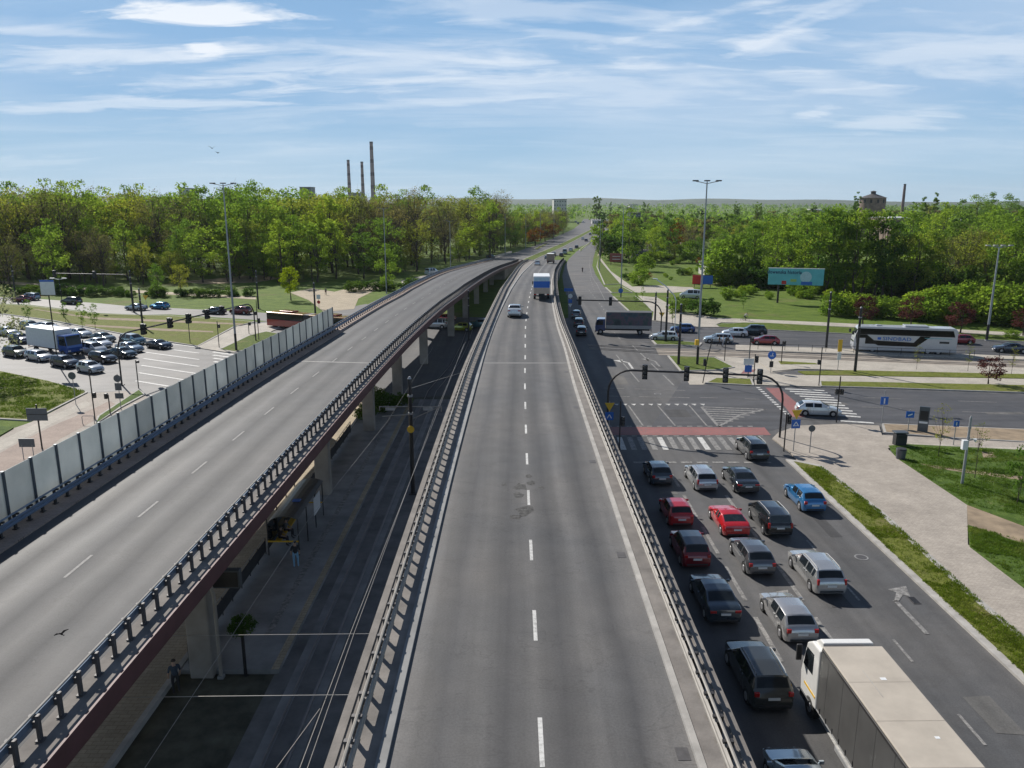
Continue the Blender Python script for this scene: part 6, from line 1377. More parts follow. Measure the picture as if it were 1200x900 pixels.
bird('upper of two tiny birds high in the sky above the left mast', Vector((-60.5, 165, CZ + 10.6)), 0.5, 1.5, 0.8); bird('lower of two tiny birds high in the sky above the left mast', Vector((-59.4, 165, CZ + 9.7)), 0.9, 1.2, 0.5)
# ------------------------------------------------------------------ billboards
def pface(name, m, parent, w, h, z, y=-0.03, x=0): return boxm(name, (x, y, z), (w, 0.03, h), m, parent, 0)
pb = P(911, 355); t = thing('billboard', 'turquoise billboard with a dark blue headline on a single leg before the trees', 'billboard', pb, -0.26)
zt, zb = ZT(pb.y, 314), ZT(pb.y, 333); sc_ = pb.y / 165.0; bw = 59 * (pb.y * 1.03) / 920; zc_ = (zt + zb) / 2 - 0.1; bh = (zt - zb) * 1.0; x0_ = bw * 0.30
M['turq'] = pm('turquoise_print', (0.13, 0.47, 0.53), 0.5, var=0.12, scale=0.5)
boxm('panel', (x0_, 0.1, zc_), (bw, 0.3, bh), M['turq'], t, 0.02)
boxm('frame', (x0_, 0.1, zc_ + bh/2 + 0.06), (bw + 0.2, 0.36, 0.12), M['whitesign'], t, 0)
b = MB(); b.cyl((0, 0.15, 0), (0, 0.15, zc_ - bh/2), 0.22, n=10); b.build('leg', M['post_dark'], t)
lettering('słowenska historia', bh * 0.30, pm('navy_print', (0.004, 0.05, 0.12), 0.5), t, (x0_ - bw * 0.215, -0.06, zc_ + bh * 0.27), (PI/2, 0, 0), sx=0.85, bold=0.03)
pface('picture_patch', M['redsign'], t, bw * .085, bh * .22, zc_ - bh * .36, -0.065, x0_ - bw * .21)
b = MB(); b.cyl((x0_ + bw * .18, -0.05, zc_), (x0_ + bw * .18, -0.065, zc_), bh * .34, n=18); b.build('picture_disc', pm('pale_print', (0.45, 0.62, 0.68), 0.5), t)
pface('picture_band', M['bluesign'], t, bw * .2, bh * .2, zc_ - bh * .38, -0.075, x0_ + bw * .2); pface('picture_leaf', pm('lime_print', (0.35, 0.5, 0.12), 0.5), t, bw * .11, bh * .16, zc_ - bh * .22, -0.07, x0_ - bw * .04)
pb = P(722, 311); t = thing('billboard', 'brick red board with faint pale lines beside the footpath', 'billboard', pb, -0.15)
w_ = 15 * pb.y / 920; h_ = 9.5 * pb.y / 900; boxm('panel', (0, 0, h_/2 + 1.2), (w_, 0.3, h_), pm('brick_red_board', (0.27, 0.07, 0.055), 0.6, var=0.15), t, 0.02)
for x in (-w_ * .4, w_ * .4): boxm('leg', (x, 0.1, 0.6), (0.2, 0.2, 1.2), M['post_dark'], t)
for k in range(2): boxm('pale_line', (0, -0.16, h_/2 + 1.2 + 0.5 - k * 1.0), (w_ * .6, 0.02, 0.16), M['whitesign'], t, 0)
pb = P(823, 337); t = thing('billboard', 'low red and blue board behind the parked white van', 'billboard', pb, -0.1); w_ = 23 * pb.y / 920
boxm('red_panel', (-w_ * .27, 0, 2.1), (w_ * .46, 0.25, 2.3), M['redsign'], t, 0.02); boxm('blue_panel', (w_ * .25, 0, 2.0), (w_ * .5, 0.25, 2.2), M['bluesign'], t, 0.02); boxm('dark_frame', (0, 0.16, 2.05), (w_ * 1.02, 0.06, 2.4), M['dark'], t, 0)
for x in (-w_ * .4, 0.1, w_ * .4): boxm('leg', (x, 0.12, 0.5), (0.15, 0.1, 1.0), M['post_dark'], t)
# ------------------------------------------------------------------ buildings, chimneys, tower
def at(x, y_top, Y):                                # point on the ground below an image position at depth Y
    a, b_, c = ray(x, y_top); return Vector((a / b_ * Y, Y, 0)), CZ + c / b_ * Y
def chimney(x, ytop, Y, r, label, bands=True):
    p, H = at(x, ytop, Y); t = thing('chimney', label, 'chimney', p)
    b = MB(); b.cyl((0, 0, 0), (0, 0, H), r * 1.55, r, 16); b.build('shaft', M['chim'], t, smooth=True)
    b = MB(); b.cyl((0, 0, H), (0, 0, H + r), r * 1.06, r * 1.06, 16); b.build('rim', M['dark'], t)
    if bands:
        for k in range(1, 9):
            z = H * (1 - 0.075 * k * 1.25) if k < 9 else 0; rr_ = r * (1.55 + (1 - 1.55) * z / H)
            if k % 2: b = MB(); b.cyl((0, 0, z), (0, 0, z + H * 0.05), rr_ * 1.02, rr_ * 1.0, 16, False); b.build('dark_band', M['chimdark'], t, recalc=False)
M['chim'] = pm('chimney_concrete', (0.22, 0.15, 0.15), 0.9, var=0.15, scale=0.05); M['chimdark'] = pm('chimney_band', (0.07, 0.03, 0.035), 0.9)
chimney(408, 189, 1900, 3.2, 'left of the two shorter banded chimneys beyond the wood'); chimney(424, 191, 1900, 3.1, 'right of the two shorter banded chimneys beyond the wood'); chimney(435, 168, 1850, 3.7, 'tallest banded chimney beyond the wood')
chimney(1060.5, 217, 700, 1.0, 'dark brick chimney beside the water tower', False)
def block(x0, x1, ytop, Y, depth, label, wall, roof, rows=3, cols=6, name='building', cat='building', hwin=1.5, rz=0.0):
    a, H = at(x0, ytop, Y); c, _ = at(x1, ytop, Y); W_ = c.x - a.x
    t = thing(name, label, cat, ((a.x + c.x) / 2, Y + depth / 2, 0), rz)
    boxm('wall', (0, 0, H / 2), (W_, depth, H), wall, t, 0.1); boxm('roof', (0, 0, H + 0.25), (W_ + 0.6, depth + 0.6, 0.5), roof, t, 0.05)
    for r_ in range(rows):
        for k in range(cols):
            z = H * (r_ + 0.55) / rows; x = W_ * ((k + 0.5) / cols - 0.5)
            fr_ = boxm('window', (x, -depth / 2 - 0.02, z), (W_ / cols * 0.55, 0.08, min(hwin, H / rows * 0.55)), M['whitesign'], t, 0)
            boxm('pane', (x, -depth / 2 - 0.07, z), (W_ / cols * 0.45, 0.03, min(hwin, H / rows * 0.55) * 0.82), M['glass'], fr_, 0)
    return t
block(351, 364, 219.5, 900, 20, 'small grey block showing above the tree tops left of the chimneys', M['greysign'], M['roofgrey'], 6, 3)
block(209, 221, 221, 700, 16, 'narrow tower block showing above the trees left of the tall mast', M['render'], M['roofdark'], 8, 3)
block(410, 421, 226, 1700, 60, 'grey boiler house between the two shorter chimneys', M['greysign'], M['roofgrey'], 2, 4)
block(649, 664, 234, 900, 30, 'pale office block at the end of the wood above the road', M['render'], M['roofdark'], 6, 5)
block(739, 751, 250, 560, 18, 'dark block among the trees above the far road', M['greysign'], M['roofdark'], 3, 3)
block(694, 711, 258.5, 820, 9, 'flat white canopy building by the far bend of the road', M['render'], M['roofwhite'], 1, 6)
block(714, 722, 258, 700, 10, 'small pale house right of the flat white canopy building', M['render'], M['roofgrey'], 2, 2)
block(745, 764, 296, 300, 12, 'dark sided low house with a grey roof beside the field', pm('dark_blue_wall', (0.03, 0.03, 0.07), 0.8), M['roofgrey'], 1, 4)
block(764, 788, 287, 360, 14, 'pale house with a dark roof behind the low house', M['render'], M['roofgrey'], 1, 4)
block(800, 818, 282, 400, 14, 'brick house among the garden trees', M['brick'], M['roofdark'], 2, 4)
block(830, 856, 311, 235, 12, 'white windowless garage wall at the field edge', M['render'], M['roofdark'], 1, 2)
block(1046, 1090, 256, 430, 26, 'long grey factory hall with a white roof left of the poplars', M['brick'], M['roofwhite'], 1, 8)
block(1094, 1122, 257, 470, 26, 'grey factory hall with a white roof between the poplars', M['brick'], M['roofwhite'], 1, 6)
block(1130, 1200, 259, 450, 30, 'long white roofed factory hall at the right edge', M['brick'], M['roofwhite'], 1, 10)
block(955, 972, 246, 700, 20, 'low white roofed shed far off left of the water tower', M['render'], M['roofwhite'], 1, 5)
block(738, 748, 239.5, 2400, 40, 'tiny pale block on the horizon right of the road', M['render'], M['roofgrey'], 4, 3)
p, H = at(1023, 232, 520); t = thing('water_tower', 'round brick water tower with a dark cone roof above the trees', 'tower', p); rw = 13.5 * 520 / 920
b = MB(); b.cyl((0, 0, 0), (0, 0, H), rw * 1.0, rw * 1.04, 24); b.build('wall', M['brick'], t, smooth=True)
b = MB(); b.cyl((0, 0, H), (0, 0, H + 2.6), rw * 1.15, rw * 0.18, 24); b.build('roof', M['roofdark'], t)
b = MB(); b.cyl((0, 0, H + 2.5), (0, 0, H + 4.0), rw * 0.2, rw * 0.2, 10); b.cyl((0, 0, H + 4.0), (0, 0, H + 4.6), rw * 0.28, 0.05, 10); b.build('lantern', M['roofdark'], t)
for k in range(12):
    an = 2 * PI * k / 12; b = MB(); b.box((rw * 1.025 * math.cos(an), rw * 1.025 * math.sin(an), H - 2.0), (0.3, 1.2, 2.2), an); b.build('window', M['dark'], t)
# ------------------------------------------------------------------ trees
GR_ = lambda *c: c
M['leaf_bright'] = leafmat('bright_leaves', ((0.14, 0.21, 0.036), (0.215, 0.295, 0.052), (0.31, 0.375, 0.08)), 0.57)
M['leaf_mid'] = leafmat('mid_leaves', ((0.10, 0.17, 0.038), (0.15, 0.235, 0.05), (0.215, 0.295, 0.068)), 0.54)
M['leaf_olive'] = leafmat('olive_leaves', ((0.165, 0.185, 0.046), (0.235, 0.25, 0.058), (0.30, 0.31, 0.08)), 0.54)
M['leaf_brown'] = leafmat('budding_twigs', ((0.15, 0.13, 0.075), (0.20, 0.175, 0.095), (0.25, 0.225, 0.115)), 0.42)
M['leaf_dark'] = leafmat('dark_leaves', ((0.055, 0.10, 0.03), (0.085, 0.145, 0.038), (0.12, 0.18, 0.048)), 0.45)
M['leaf_lime'] = leafmat('lime_leaves', ((0.14, 0.20, 0.012), (0.21, 0.27, 0.018), (0.27, 0.32, 0.03)), 0.5)
M['leaf_plum'] = leafmat('plum_leaves', ((0.075, 0.026, 0.032), (0.115, 0.042, 0.046), (0.15, 0.06, 0.06)), 0.35)
M['leaf_bloss'] = leafmat('blossom', ((0.10, 0.12, 0.04), (0.35, 0.33, 0.24), (0.5, 0.46, 0.40)), 0.35)
M['leaf_rust'] = leafmat('rusty_leaves', ((0.12, 0.05, 0.015), (0.17, 0.075, 0.02), (0.2, 0.10, 0.03)), 0.4)
def leaves(b, rr, c, rad, n, ls, sq=0.8):
    for _ in range(n):
        d = Vector((rr.gauss(0, 1), rr.gauss(0, 1), rr.gauss(0, 1))); d.normalize(); d *= rad * rr.uniform(0.25, 1.0) ** 0.6; d.z *= sq
        p = c + d
        nrm = Vector((rr.gauss(0, 1), rr.gauss(0, 1), rr.gauss(0, 1) + 0.5)).normalized(); u = nrm.orthogonal().normalized(); w_ = nrm.cross(u)
        s = ls * rr.uniform(0.55, 1.25); a = rr.uniform(0, 6.28); e1 = (u * math.cos(a) + w_ * math.sin(a)) * s; e2 = (w_ * math.cos(a) - u * math.sin(a)) * s * rr.uniform(0.45, 0.9)
        b.v += [tuple(p - e1), tuple(p - e2 * 0.8), tuple(p + e1), tuple(p + e2)]; k = len(b.v) - 4; b.f.append((k, k+1, k+2, k+3))
def tree_mesh(shape, H, Rc, nclump, nleaf, ls, seed, trunk_f=0.35, tr=None, limbs=7, twigs=0):
    """shape: round, tall, column, spread, shrub, twiggy"""
    rr = random.Random(seed); crown = MB(); trunk = MB(); tr = tr or H * 0.014 + 0.05
    zb = H * trunk_f; top = []
    bend = Vector((rr.uniform(-.04, .04), rr.uniform(-.04, .04), 0)) * H
    if shape != 'shrub':
        trunk.tube([(0, 0, -0.2), tuple(bend * .3 + Vector((0, 0, zb * .6))), tuple(bend * .7 + Vector((0, 0, zb))), tuple(bend + Vector((0, 0, H * .82)))], tr, 7, tr * 0.22)
    for i in range(nclump):
        while True:
            x, y, z = rr.uniform(-1, 1), rr.uniform(-1, 1), rr.uniform(-1, 1)
            if x*x + y*y + z*z <= 1: break
        q = Vector((x, y, z)); l = q.length + 1e-4; q *= (max(l, rr.uniform(.45, 1.0)) / l)
        zz = zb * 0.85 + (H - zb * 0.85) * (q.z + 1) / 2; f = (q.z + 1) / 2
        if shape == 'round': wd = 1.0
        elif shape == 'tall': wd = 0.75 + 0.35 * math.sin(PI * f)
        elif shape == 'column': wd = 1.0
        elif shape == 'cone': wd = 1.25 * (1.05 - f)
        else: wd = 1.05
        lob = 0.80 + 0.30 * mnoise.noise(Vector((q.x * 1.7, q.y * 1.7, q.z * 1.7 + seed * 3.1)))
        c = Vector((q.x * Rc * wd * lob, q.y * Rc * wd * lob, zz + rr.uniform(-.03, .03) * H))
        if c.z < 0.3: c.z = 0.3
        top.append(c); leaves(crown, rr, c, Rc * rr.uniform(.20, .38), nleaf, ls, 0.72)
    if shape != 'shrub' and limbs:
        for c in rr.sample(top, min(limbs, len(top))):
            z0 = rr.uniform(zb * .55, H * .6); z0 = min(z0, c.z - 0.3); o_ = bend * (z0 / H) + Vector((0, 0, z0)); mdl = o_.lerp(c, .5) + Vector((0, 0, rr.uniform(-.02, .05) * H))
            trunk.tube([o_, mdl, c], tr * .38, 5, tr * .07)
            for _ in range(twigs):
                e = c + Vector((rr.uniform(-1, 1), rr.uniform(-1, 1), rr.uniform(-.2, 1))) * Rc * .45; trunk.tube([mdl.lerp(c, rr.uniform(.2, 1)), e], tr * .09, 3, tr * .02)
    return crown, trunk
BANK = bpy.data.collections.new('bank')
def proto(kind, mat_leaf, *args, **kw):
    crown, trunk = tree_mesh(*args, **kw)
    def mk(nm, mb, m):
        me = bpy.data.meshes.new(nm); me.from_pydata(mb.v, [], mb.f); me.materials.append(m); return me
    return dict(kind=kind, crown=mk('crown', crown, M[mat_leaf]), trunk=mk('trunk', trunk, M['bark']) if trunk.f else None, H=args[1])
def plant(pr, loc, H, label, cat='tree', name=None, group=None, wide=1.0, rz=None, flip=1):
    s = H / pr['H']; t = thing(name or pr['kind'], label, cat, loc, R.uniform(0, 6.28) if rz is None else rz, group); t.scale = (s * wide, s * wide, s)
    o = bpy.data.objects.new('crown', pr['crown']); COL.objects.link(o); o.parent = t
    if pr['trunk']: o = bpy.data.objects.new('trunk', pr['trunk']); COL.objects.link(o); o.parent = t
    return t
PB = [proto('spring_tree', 'leaf_bright', 'round', 20, 6.2, 46, 70, .29, 10 + i, trunk_f=.16) for i in range(2)] + [proto('spring_tree', 'leaf_bright', 'tall', 22, 5.0, 46, 68, .29, 14, trunk_f=.13)]
PM = [proto('broadleaf_tree', 'leaf_mid', 'round', 21, 6.6, 48, 70, .30, 20 + i, trunk_f=.17) for i in range(2)] + [proto('broadleaf_tree', 'leaf_mid', 'tall', 22, 5.2, 46, 68, .29, 24, trunk_f=.14)]
PO = [proto('half_leafed_tree', 'leaf_olive', 'round', 21, 6.4, 46, 54, .26, 30 + i, trunk_f=.17, limbs=14, twigs=2) for i in range(2)]
PW = [proto('budding_tree', 'leaf_brown', 'round', 22, 6.2, 54, 40, .19, 40 + i, trunk_f=.22, limbs=28, twigs=8) for i in range(3)]
PD_ = [proto('dark_tree', 'leaf_dark', 'tall', 20, 5.0, 46, 68, .29, 50 + i, trunk_f=.2) for i in range(2)]
PP = [proto('poplar_tree', 'leaf_mid', 'column', 22, 2.0, 54, 56, .28, 60 + i, trunk_f=.12) for i in range(2)]
PL = proto('lime_green_tree', 'leaf_lime', 'round', 8, 3.0, 46, 60, .16, 71, trunk_f=.22)
PS = [proto('shrub', 'leaf_bright', 'shrub', 4, 2.6, 46, 56, .17, 80 + i, trunk_f=.0) for i in range(2)]
PSD = [proto('shrub', 'leaf_dark', 'shrub', 3, 2.4, 40, 56, .17, 84 + i, trunk_f=.0) for i in range(2)]
PPL = [proto('plum_tree', 'leaf_plum', 'round', 5, 1.9, 34, 46, .12, 90 + i, trunk_f=.22) for i in range(2)]
PSA = proto('sapling', 'leaf_olive', 'tall', 5, 0.9, 26, 12, .06, 95, trunk_f=.32, tr=.035, limbs=14, twigs=3)
PSG = proto('sapling', 'leaf_mid', 'tall', 5.5, 1.2, 30, 26, .11, 96, trunk_f=.26, tr=.05, limbs=8)
PBL = proto('blossom_tree', 'leaf_bloss', 'round', 10, 4.0, 50, 60, .14, 97, trunk_f=.2)
PR_ = proto('rusty_tree', 'leaf_rust', 'round', 8, 3.0, 40, 44, .2, 98, trunk_f=.2)
PTW = proto('bare_tree', 'leaf_brown', 'round', 9, 3.2, 40, 5, .10, 99, trunk_f=.28, limbs=34, twigs=9)
def far_tree(mat_leaf, shape, seed, H=15, Rc=4.5): return proto('distant_tree', mat_leaf, shape, H, Rc, 26, 26, .62, seed, trunk_f=.15, limbs=0)
PF_ = [far_tree('leaf_mid', 'round', 201), far_tree('leaf_bright', 'round', 202), far_tree('leaf_dark', 'tall', 203), far_tree('leaf_brown', 'round', 204), far_tree('leaf_olive', 'tall', 205), far_tree('leaf_mid', 'column', 206, 18, 2.0)]
ADJ = {'leaf_bright': 'fresh green', 'leaf_mid': 'deep green', 'leaf_olive': 'olive green', 'leaf_brown': 'brown barely budding', 'leaf_dark': 'dark green'}
FRONT = Curve([(202, -132), (216, -94), (214, -52), (243, -31), (313, -13.5), (413, 9), (530, 29), (745, 57)])
def front(x):                                       # depth of the edge of the left wood at a given x
    pts = [(-180, 196), (-132, 203), (-94, 214), (-52, 216), (-34, 240), (-15, 308), (9, 410), (29, 530), (57, 745)]
    return interp(pts, x)
rw_ = random.Random(21); placed = []
def fits(x, y, d):
    for a, c in placed:
        if (a - x)**2 + (c - y)**2 < d * d: return False
    placed.append((x, y)); return True
WOOD = 'trees of the wood left of the flyovers'
n = 0; tries = 0
while n < 230 and tries < 9000:
    tries += 1
    x = rw_.uniform(-185, 45); f = front(x); dp = rw_.random() ** 1.3 * (110 if x < -30 else 75); y = f + dp + rw_.uniform(0, 3)
    if abs(x) > 0.70 * y + 15: continue
    if x > -40 and rw_.random() < 0.3: continue
    if not fits(x, y, 6.2 if dp > 12 else 7.5): continue
    r_ = rw_.random(); zone = mnoise.noise(Vector((x * .018, y * .012, 2.2)))
    if zone > 0.08 or x < -118 or (x > -28 and r_ < .45): pool = PW if r_ < .52 else PO if r_ < .78 else PB
    elif zone < -0.14: pool = PB if r_ < .62 else PO if r_ < .85 else PM
    else: pool = PB if r_ < .34 else PM if r_ < .54 else PO if r_ < .78 else PW
    pr = rw_.choice(pool); lf = pr['crown'].materials[0].name
    key = {'bright_leaves': 'fresh green leafy', 'mid_leaves': 'deep green leafy', 'olive_leaves': 'olive green half leafy', 'budding_twigs': 'brown barely budding'}[lf]
    H = rw_.uniform(16, 22) if dp < 22 else rw_.uniform(22.5, 28)
    if dp < 9: H = rw_.uniform(12, 18)
    if x > -5: H = rw_.uniform(13, 18.5)
    zone_w = 'edge' if dp < 15 else 'depth'
    plant(pr, (x, y, 0), H, '%s tree in the %s of the left wood' % (key, zone_w), group=WOOD + ', ' + key + ', ' + zone_w, wide=rw_.uniform(.95, 1.25)); n += 1
# understorey of the wood
for i in range(150):
    x = rw_.uniform(-175, 40); y = front(x) + rw_.uniform(3, 48)
    if abs(x) > 0.70 * y + 10: continue
    lime = rw_.random() < .72
    plant(rw_.choice(PB if lime else PO), (x, y, 0), rw_.uniform(5, 10), 'small %s tree under the tall trees of the wood on the left' % ('fresh green' if lime else 'olive'), group='understorey of the left wood, ' + ('fresh green' if lime else 'olive'), wide=1.3)
# low hedge and young trees along the wood
for i in range(60):
    x = -170 + i * 2.45 + rw_.uniform(-1, 1); y = interp([(-180, 186), (-115, 188), (-70, 183), (-28, 200)], x) + rw_.uniform(-1, 3)
    if -62 < x < -40: continue
    plant(rw_.choice(PSD), (x, y, 0), rw_.uniform(1.2, 2.8), 'low dark shrub in the hedge along the far left street', 'shrub', group='hedge shrubs along the far left street', wide=1.25)
for p, yt, pr, lab in [((341, 352), 314, PL, 'round lime yellow tree standing alone by the sandy path'), ((454, 341), 288, PB[0], 'round bright green tree beside the slim mast at the wood edge'), ((65, 338), 268, PB[1], 'light green tree at the front of the wood at the far left'), ((575, 303), 233, PB[2], 'tall light green tree standing out before the brown wood'), ((14, 345), 270, PW[0], 'brown budding tree at the left edge of the picture'), ((185, 345), 310, PM[0], 'small deep green tree at the wood edge behind the light blue car'), ((212, 346), 305, PO[0], 'small olive tree at the wood edge left of the tall mast')]:
    b_ = P(*p); plant(pr, b_, ZT(b_.y, yt), lab)
for p, yt, lab in [((77, 378), 353, 'left of the three saplings on the left median lawn'), ((97, 385), 354, 'middle of the three saplings on the left median lawn'), ((112, 386), 355, 'right of the three saplings on the left median lawn'), ((34, 378), 350, 'sapling far left on the median lawn behind the queue')]:
    b_ = P(*p); plant(PSG, b_, ZT(b_.y, yt), lab)
b_ = Vector((-80, 112, 0)); plant(PBL, P(-14, 440), 13.0, 'blossoming tree cut by the left edge of the picture')
for p, yt, lab in [((641, 283), 262, 'pinkish brown shrub'), ((650, 279), 262, 'rust brown shrub'), ((662, 274), 259, 'olive shrub'), ((629, 288), 268, 'low red brown shrub')]:
    b_ = P(p[0] - 2, p[1]); plant(PR_ if 'brown' in lab else PO[0], b_, ZT(b_.y, yt), lab + ' at the end of the wood beside the far road', 'shrub', wide=1.8)
# right side: single trees
RT = [((737, 309), 247, PB[0], 'large bright green tree above the red board by the footpath'), ((728, 305), 268, PSD[0], 'dark shrub behind the red board'), ((715, 303), 271, PTW, 'bare spreading tree beside the far service road'), ((703, 308), 277, PTW, 'bare tree nearest the kerb of the service road'),
 ((768, 306), 262, PB[1], 'loose green tree before the pale house'), ((756, 318), 298, PS[0], 'green shrub on the near side of the low house'), ((748, 334), 313, PS[1], 'scrubby bush in the middle of the wild field'), ((790, 300), 262, PR_, 'rust coloured tree among the gardens'), ((806, 308), 283, PS[0], 'broad bush at the back of the field'), ((818, 308), 278, PM[0], 'round green tree at the back of the field'),
 ((783, 303), 249, PM[2], 'tall loose green tree behind the gardens'), ((842, 305), 262, PB[1], 'bright tree behind the white garage'), ((775, 300), 268, PD_[0], 'dark green tree among the gardens')]
for p, yt, pr, lab in RT:
    b_ = P(*p); plant(pr, b_, ZT(b_.y, yt), lab, 'tree' if 'shrub' not in lab and 'bush' not in lab else 'shrub')
BIG = [(862, 337, 286, PS[0]), (872, 334, 273, PB[2]), (889, 336, 266, PM[2]), (905, 336, 260, PB[1]), (922, 341, 257, PM[1]), (936, 344, 264, PB[2]), (950, 346, 256, PM[2]), (963, 347, 251, PB[2]), (976, 348, 254, PM[0]), (990, 350, 243, PB[2]), (1004, 351, 248, PM[2]), (1016, 352, 241, PB[2]), (1028, 352, 246, PM[2]), (1040, 352, 243, PB[2]), (1053, 354, 258, PD_[1]), (1066, 355, 266, PM[2]), (1080, 355, 270, PO[0]), (1095, 356, 272, PB[1]), (1110, 357, 284, PB[0]), (1124, 356, 276, PO[1]), (1142, 352, 264, PW[0]), (1160, 352, 266, PO[0]), (1180, 356, 268, PO[1]), (1198, 358, 258, PB[0]), (1216, 360, 266, PM[0]), (1240, 362, 260, PB[1])]
for i, (x, yb, yt, pr) in enumerate(BIG):
    b_ = P(x, yb); side = 'left of the tall leafy screen' if x < 950 else 'in the middle of the tall leafy screen' if x < 1080 else 'at the right end of the leafy screen'
    plant(pr, b_ + Vector((0, R.uniform(4, 10), 0)), ZT(b_.y, yt) * (1.0 if 998 < x < 1046 else 1.06), '%s tree %s behind the right street' % (ADJ.get({'bright_leaves': 'leaf_bright', 'mid_leaves': 'leaf_mid', 'olive_leaves': 'leaf_olive', 'budding_twigs': 'leaf_brown', 'dark_leaves': 'leaf_dark'}[pr['crown'].materials[0].name]), side) , group='tall trees behind the right street, ' + side + ', ' + pr['crown'].materials[0].name, wide=1.0)
SH = [(984, 372, 347, 'leaf'), (1000, 373, 345, 'leaf'), (1022, 374, 349, 'leaf'), (1036, 374, 350, 'leaf'), (1052, 376, 352, 'leaf'), (1084, 378, 346, 'leaf'), (1098, 378, 340, 'leaf'), (1112, 380, 338, 'leaf'), (1136, 376, 334, 'leaf'), (1150, 378, 340, 'leaf'), (1176, 382, 338, 'leaf'), (1192, 384, 335, 'leaf'), (1216, 386, 338, 'leaf')]
for i, (x, yb, yt, _) in enumerate(SH):
    b_ = P(x, yb); plant(PS[i % 2], b_ + Vector((0, 3, 0)), ZT(b_.y, yt), 'big bright green shrub in the row behind the right street', 'shrub', group='bright shrubs behind the right street', wide=1.25)
for x, yb, yt, lab in [(1011, 380, 346, 'plum red tree behind the front of the coach'), (1067, 384, 347, 'plum red tree behind the middle of the coach'), (1125, 391, 354, 'plum red tree above the tail of the coach'), (1199, 394, 360, 'plum red tree at the right edge behind the navy saloon'), (1158, 451, 417, 'small plum red tree on the lower median strip')]:
    b_ = P(x, yb); plant(PPL[len(lab) % 2], b_, ZT(b_.y, yt), lab, wide=1.3)
for x, yb, yt, lab in [(1074, 434, 402, 'thin budding sapling below the middle of the coach'), (1134, 436, 400, 'thin budding sapling below the tail of the coach'), (1185, 440, 404, 'thin budding sapling near the right edge on the median'), (1099, 537, 470, 'thin bare sapling on the lawn left of the camera mast'), (1142, 562, 492, 'thin bare sapling on the lawn right of the camera mast'), (1191, 592, 520, 'leafy sapling at the right edge of the lawn'), (788, 380, 345, 'slim young tree beside the path to the junction'), (745, 358, 342, 'slim green sapling on the verge above the junction'), (871, 362, 340, 'young tree in the field above the cyclist'), (753, 350, 336, 'pale sapling beside the path fork')]:
    b_ = P(x, yb); plant(PSA if 'bare' in lab or 'budding' in lab else PSG, b_, ZT(b_.y, yt), lab)
for x, yb, yt, lab in [(800, 366, 349, 'left of the two dark shrubs by the tall right mast'), (826, 370, 350, 'right of the two dark shrubs by the tall right mast'), (930, 346, 330, 'bushy young growth under the right end of the billboard'), (880, 345, 334, 'low bush left of the billboard'), (948, 348, 335, 'low bush right of the billboard'), (1184, 397, 386, 'low brownish shrub beside the four headed mast')]:
    b_ = P(x, yb); plant(PSD[0] if 'dark' in lab else PS[1], b_, ZT(b_.y, yt), lab, 'shrub', wide=1.3)
# gardens and rough field right of the far service road
n = 0; placed = []
while n < 62:
    y = rw_.uniform(285, 560); x = rw_.uniform(0.125, 0.305) * y
    if not fits(x, y, 7 + y * .006): n += 0.02; continue
    pr = rw_.choice(PB + PM + PO + [PW[0], PD_[0]]); c = {'bright_leaves': 'fresh green', 'mid_leaves': 'deep green', 'olive_leaves': 'olive', 'budding_twigs': 'brown', 'dark_leaves': 'dark green'}[pr['crown'].materials[0].name]
    plant(pr, (x, y, 0), rw_.uniform(7, 14), '%s garden tree between the far road and the leafy screen' % c, group='garden trees beyond the field, ' + c, wide=1.15); n += 1
for i in range(48):
    a = rw_.random(); x_ = rw_.uniform(712, 858); yb = 303 + 32 * a * a
    if yb < 318 and x_ < 730: continue
    q = P(x_, yb); k = rw_.random()
    plant(PS[i % 2] if k < .6 else PSD[0] if k < .8 else PR_, q, rw_.uniform(.8, 3.0) * (1.4 if yb < 312 else .75), '%s wild bush on the rough field beside the far service road' % ('green' if k < .6 else 'dark' if k < .8 else 'rusty'), 'shrub', 'bush', group='wild bushes on the field, ' + ('green' if k < .6 else 'dark' if k < .8 else 'rusty'), wide=1.3)
for i in range(16):
    x_ = rw_.uniform(840, 980); q = P(x_, rw_.uniform(340, 352)); plant(PS[i % 2], q, rw_.uniform(1.0, 3.0), 'young leafy bush on the lawn edge under the turquoise billboard', 'shrub', 'bush', group='bushes under the billboard', wide=1.1)
# undergrowth below the right screen
for i in range(46):
    x = 852 + i * 8.2; yb = 337 + (x - 852) * .062; q = P(x, yb) + Vector((0, rw_.uniform(2, 16), 0)); k = rw_.random()
    plant(rw_.choice(PS if k < .5 else PSD if k < .7 else PM[:2]), q, rw_.uniform(3.5, 8), '%s undergrowth bush below the leafy screen behind the right street' % ('bright' if k < .5 else 'dark' if k < .7 else 'leafy'), 'shrub', 'bush', group='undergrowth below the leafy screen, ' + ('bright' if k < .5 else 'dark' if k < .7 else 'leafy'), wide=1.3)
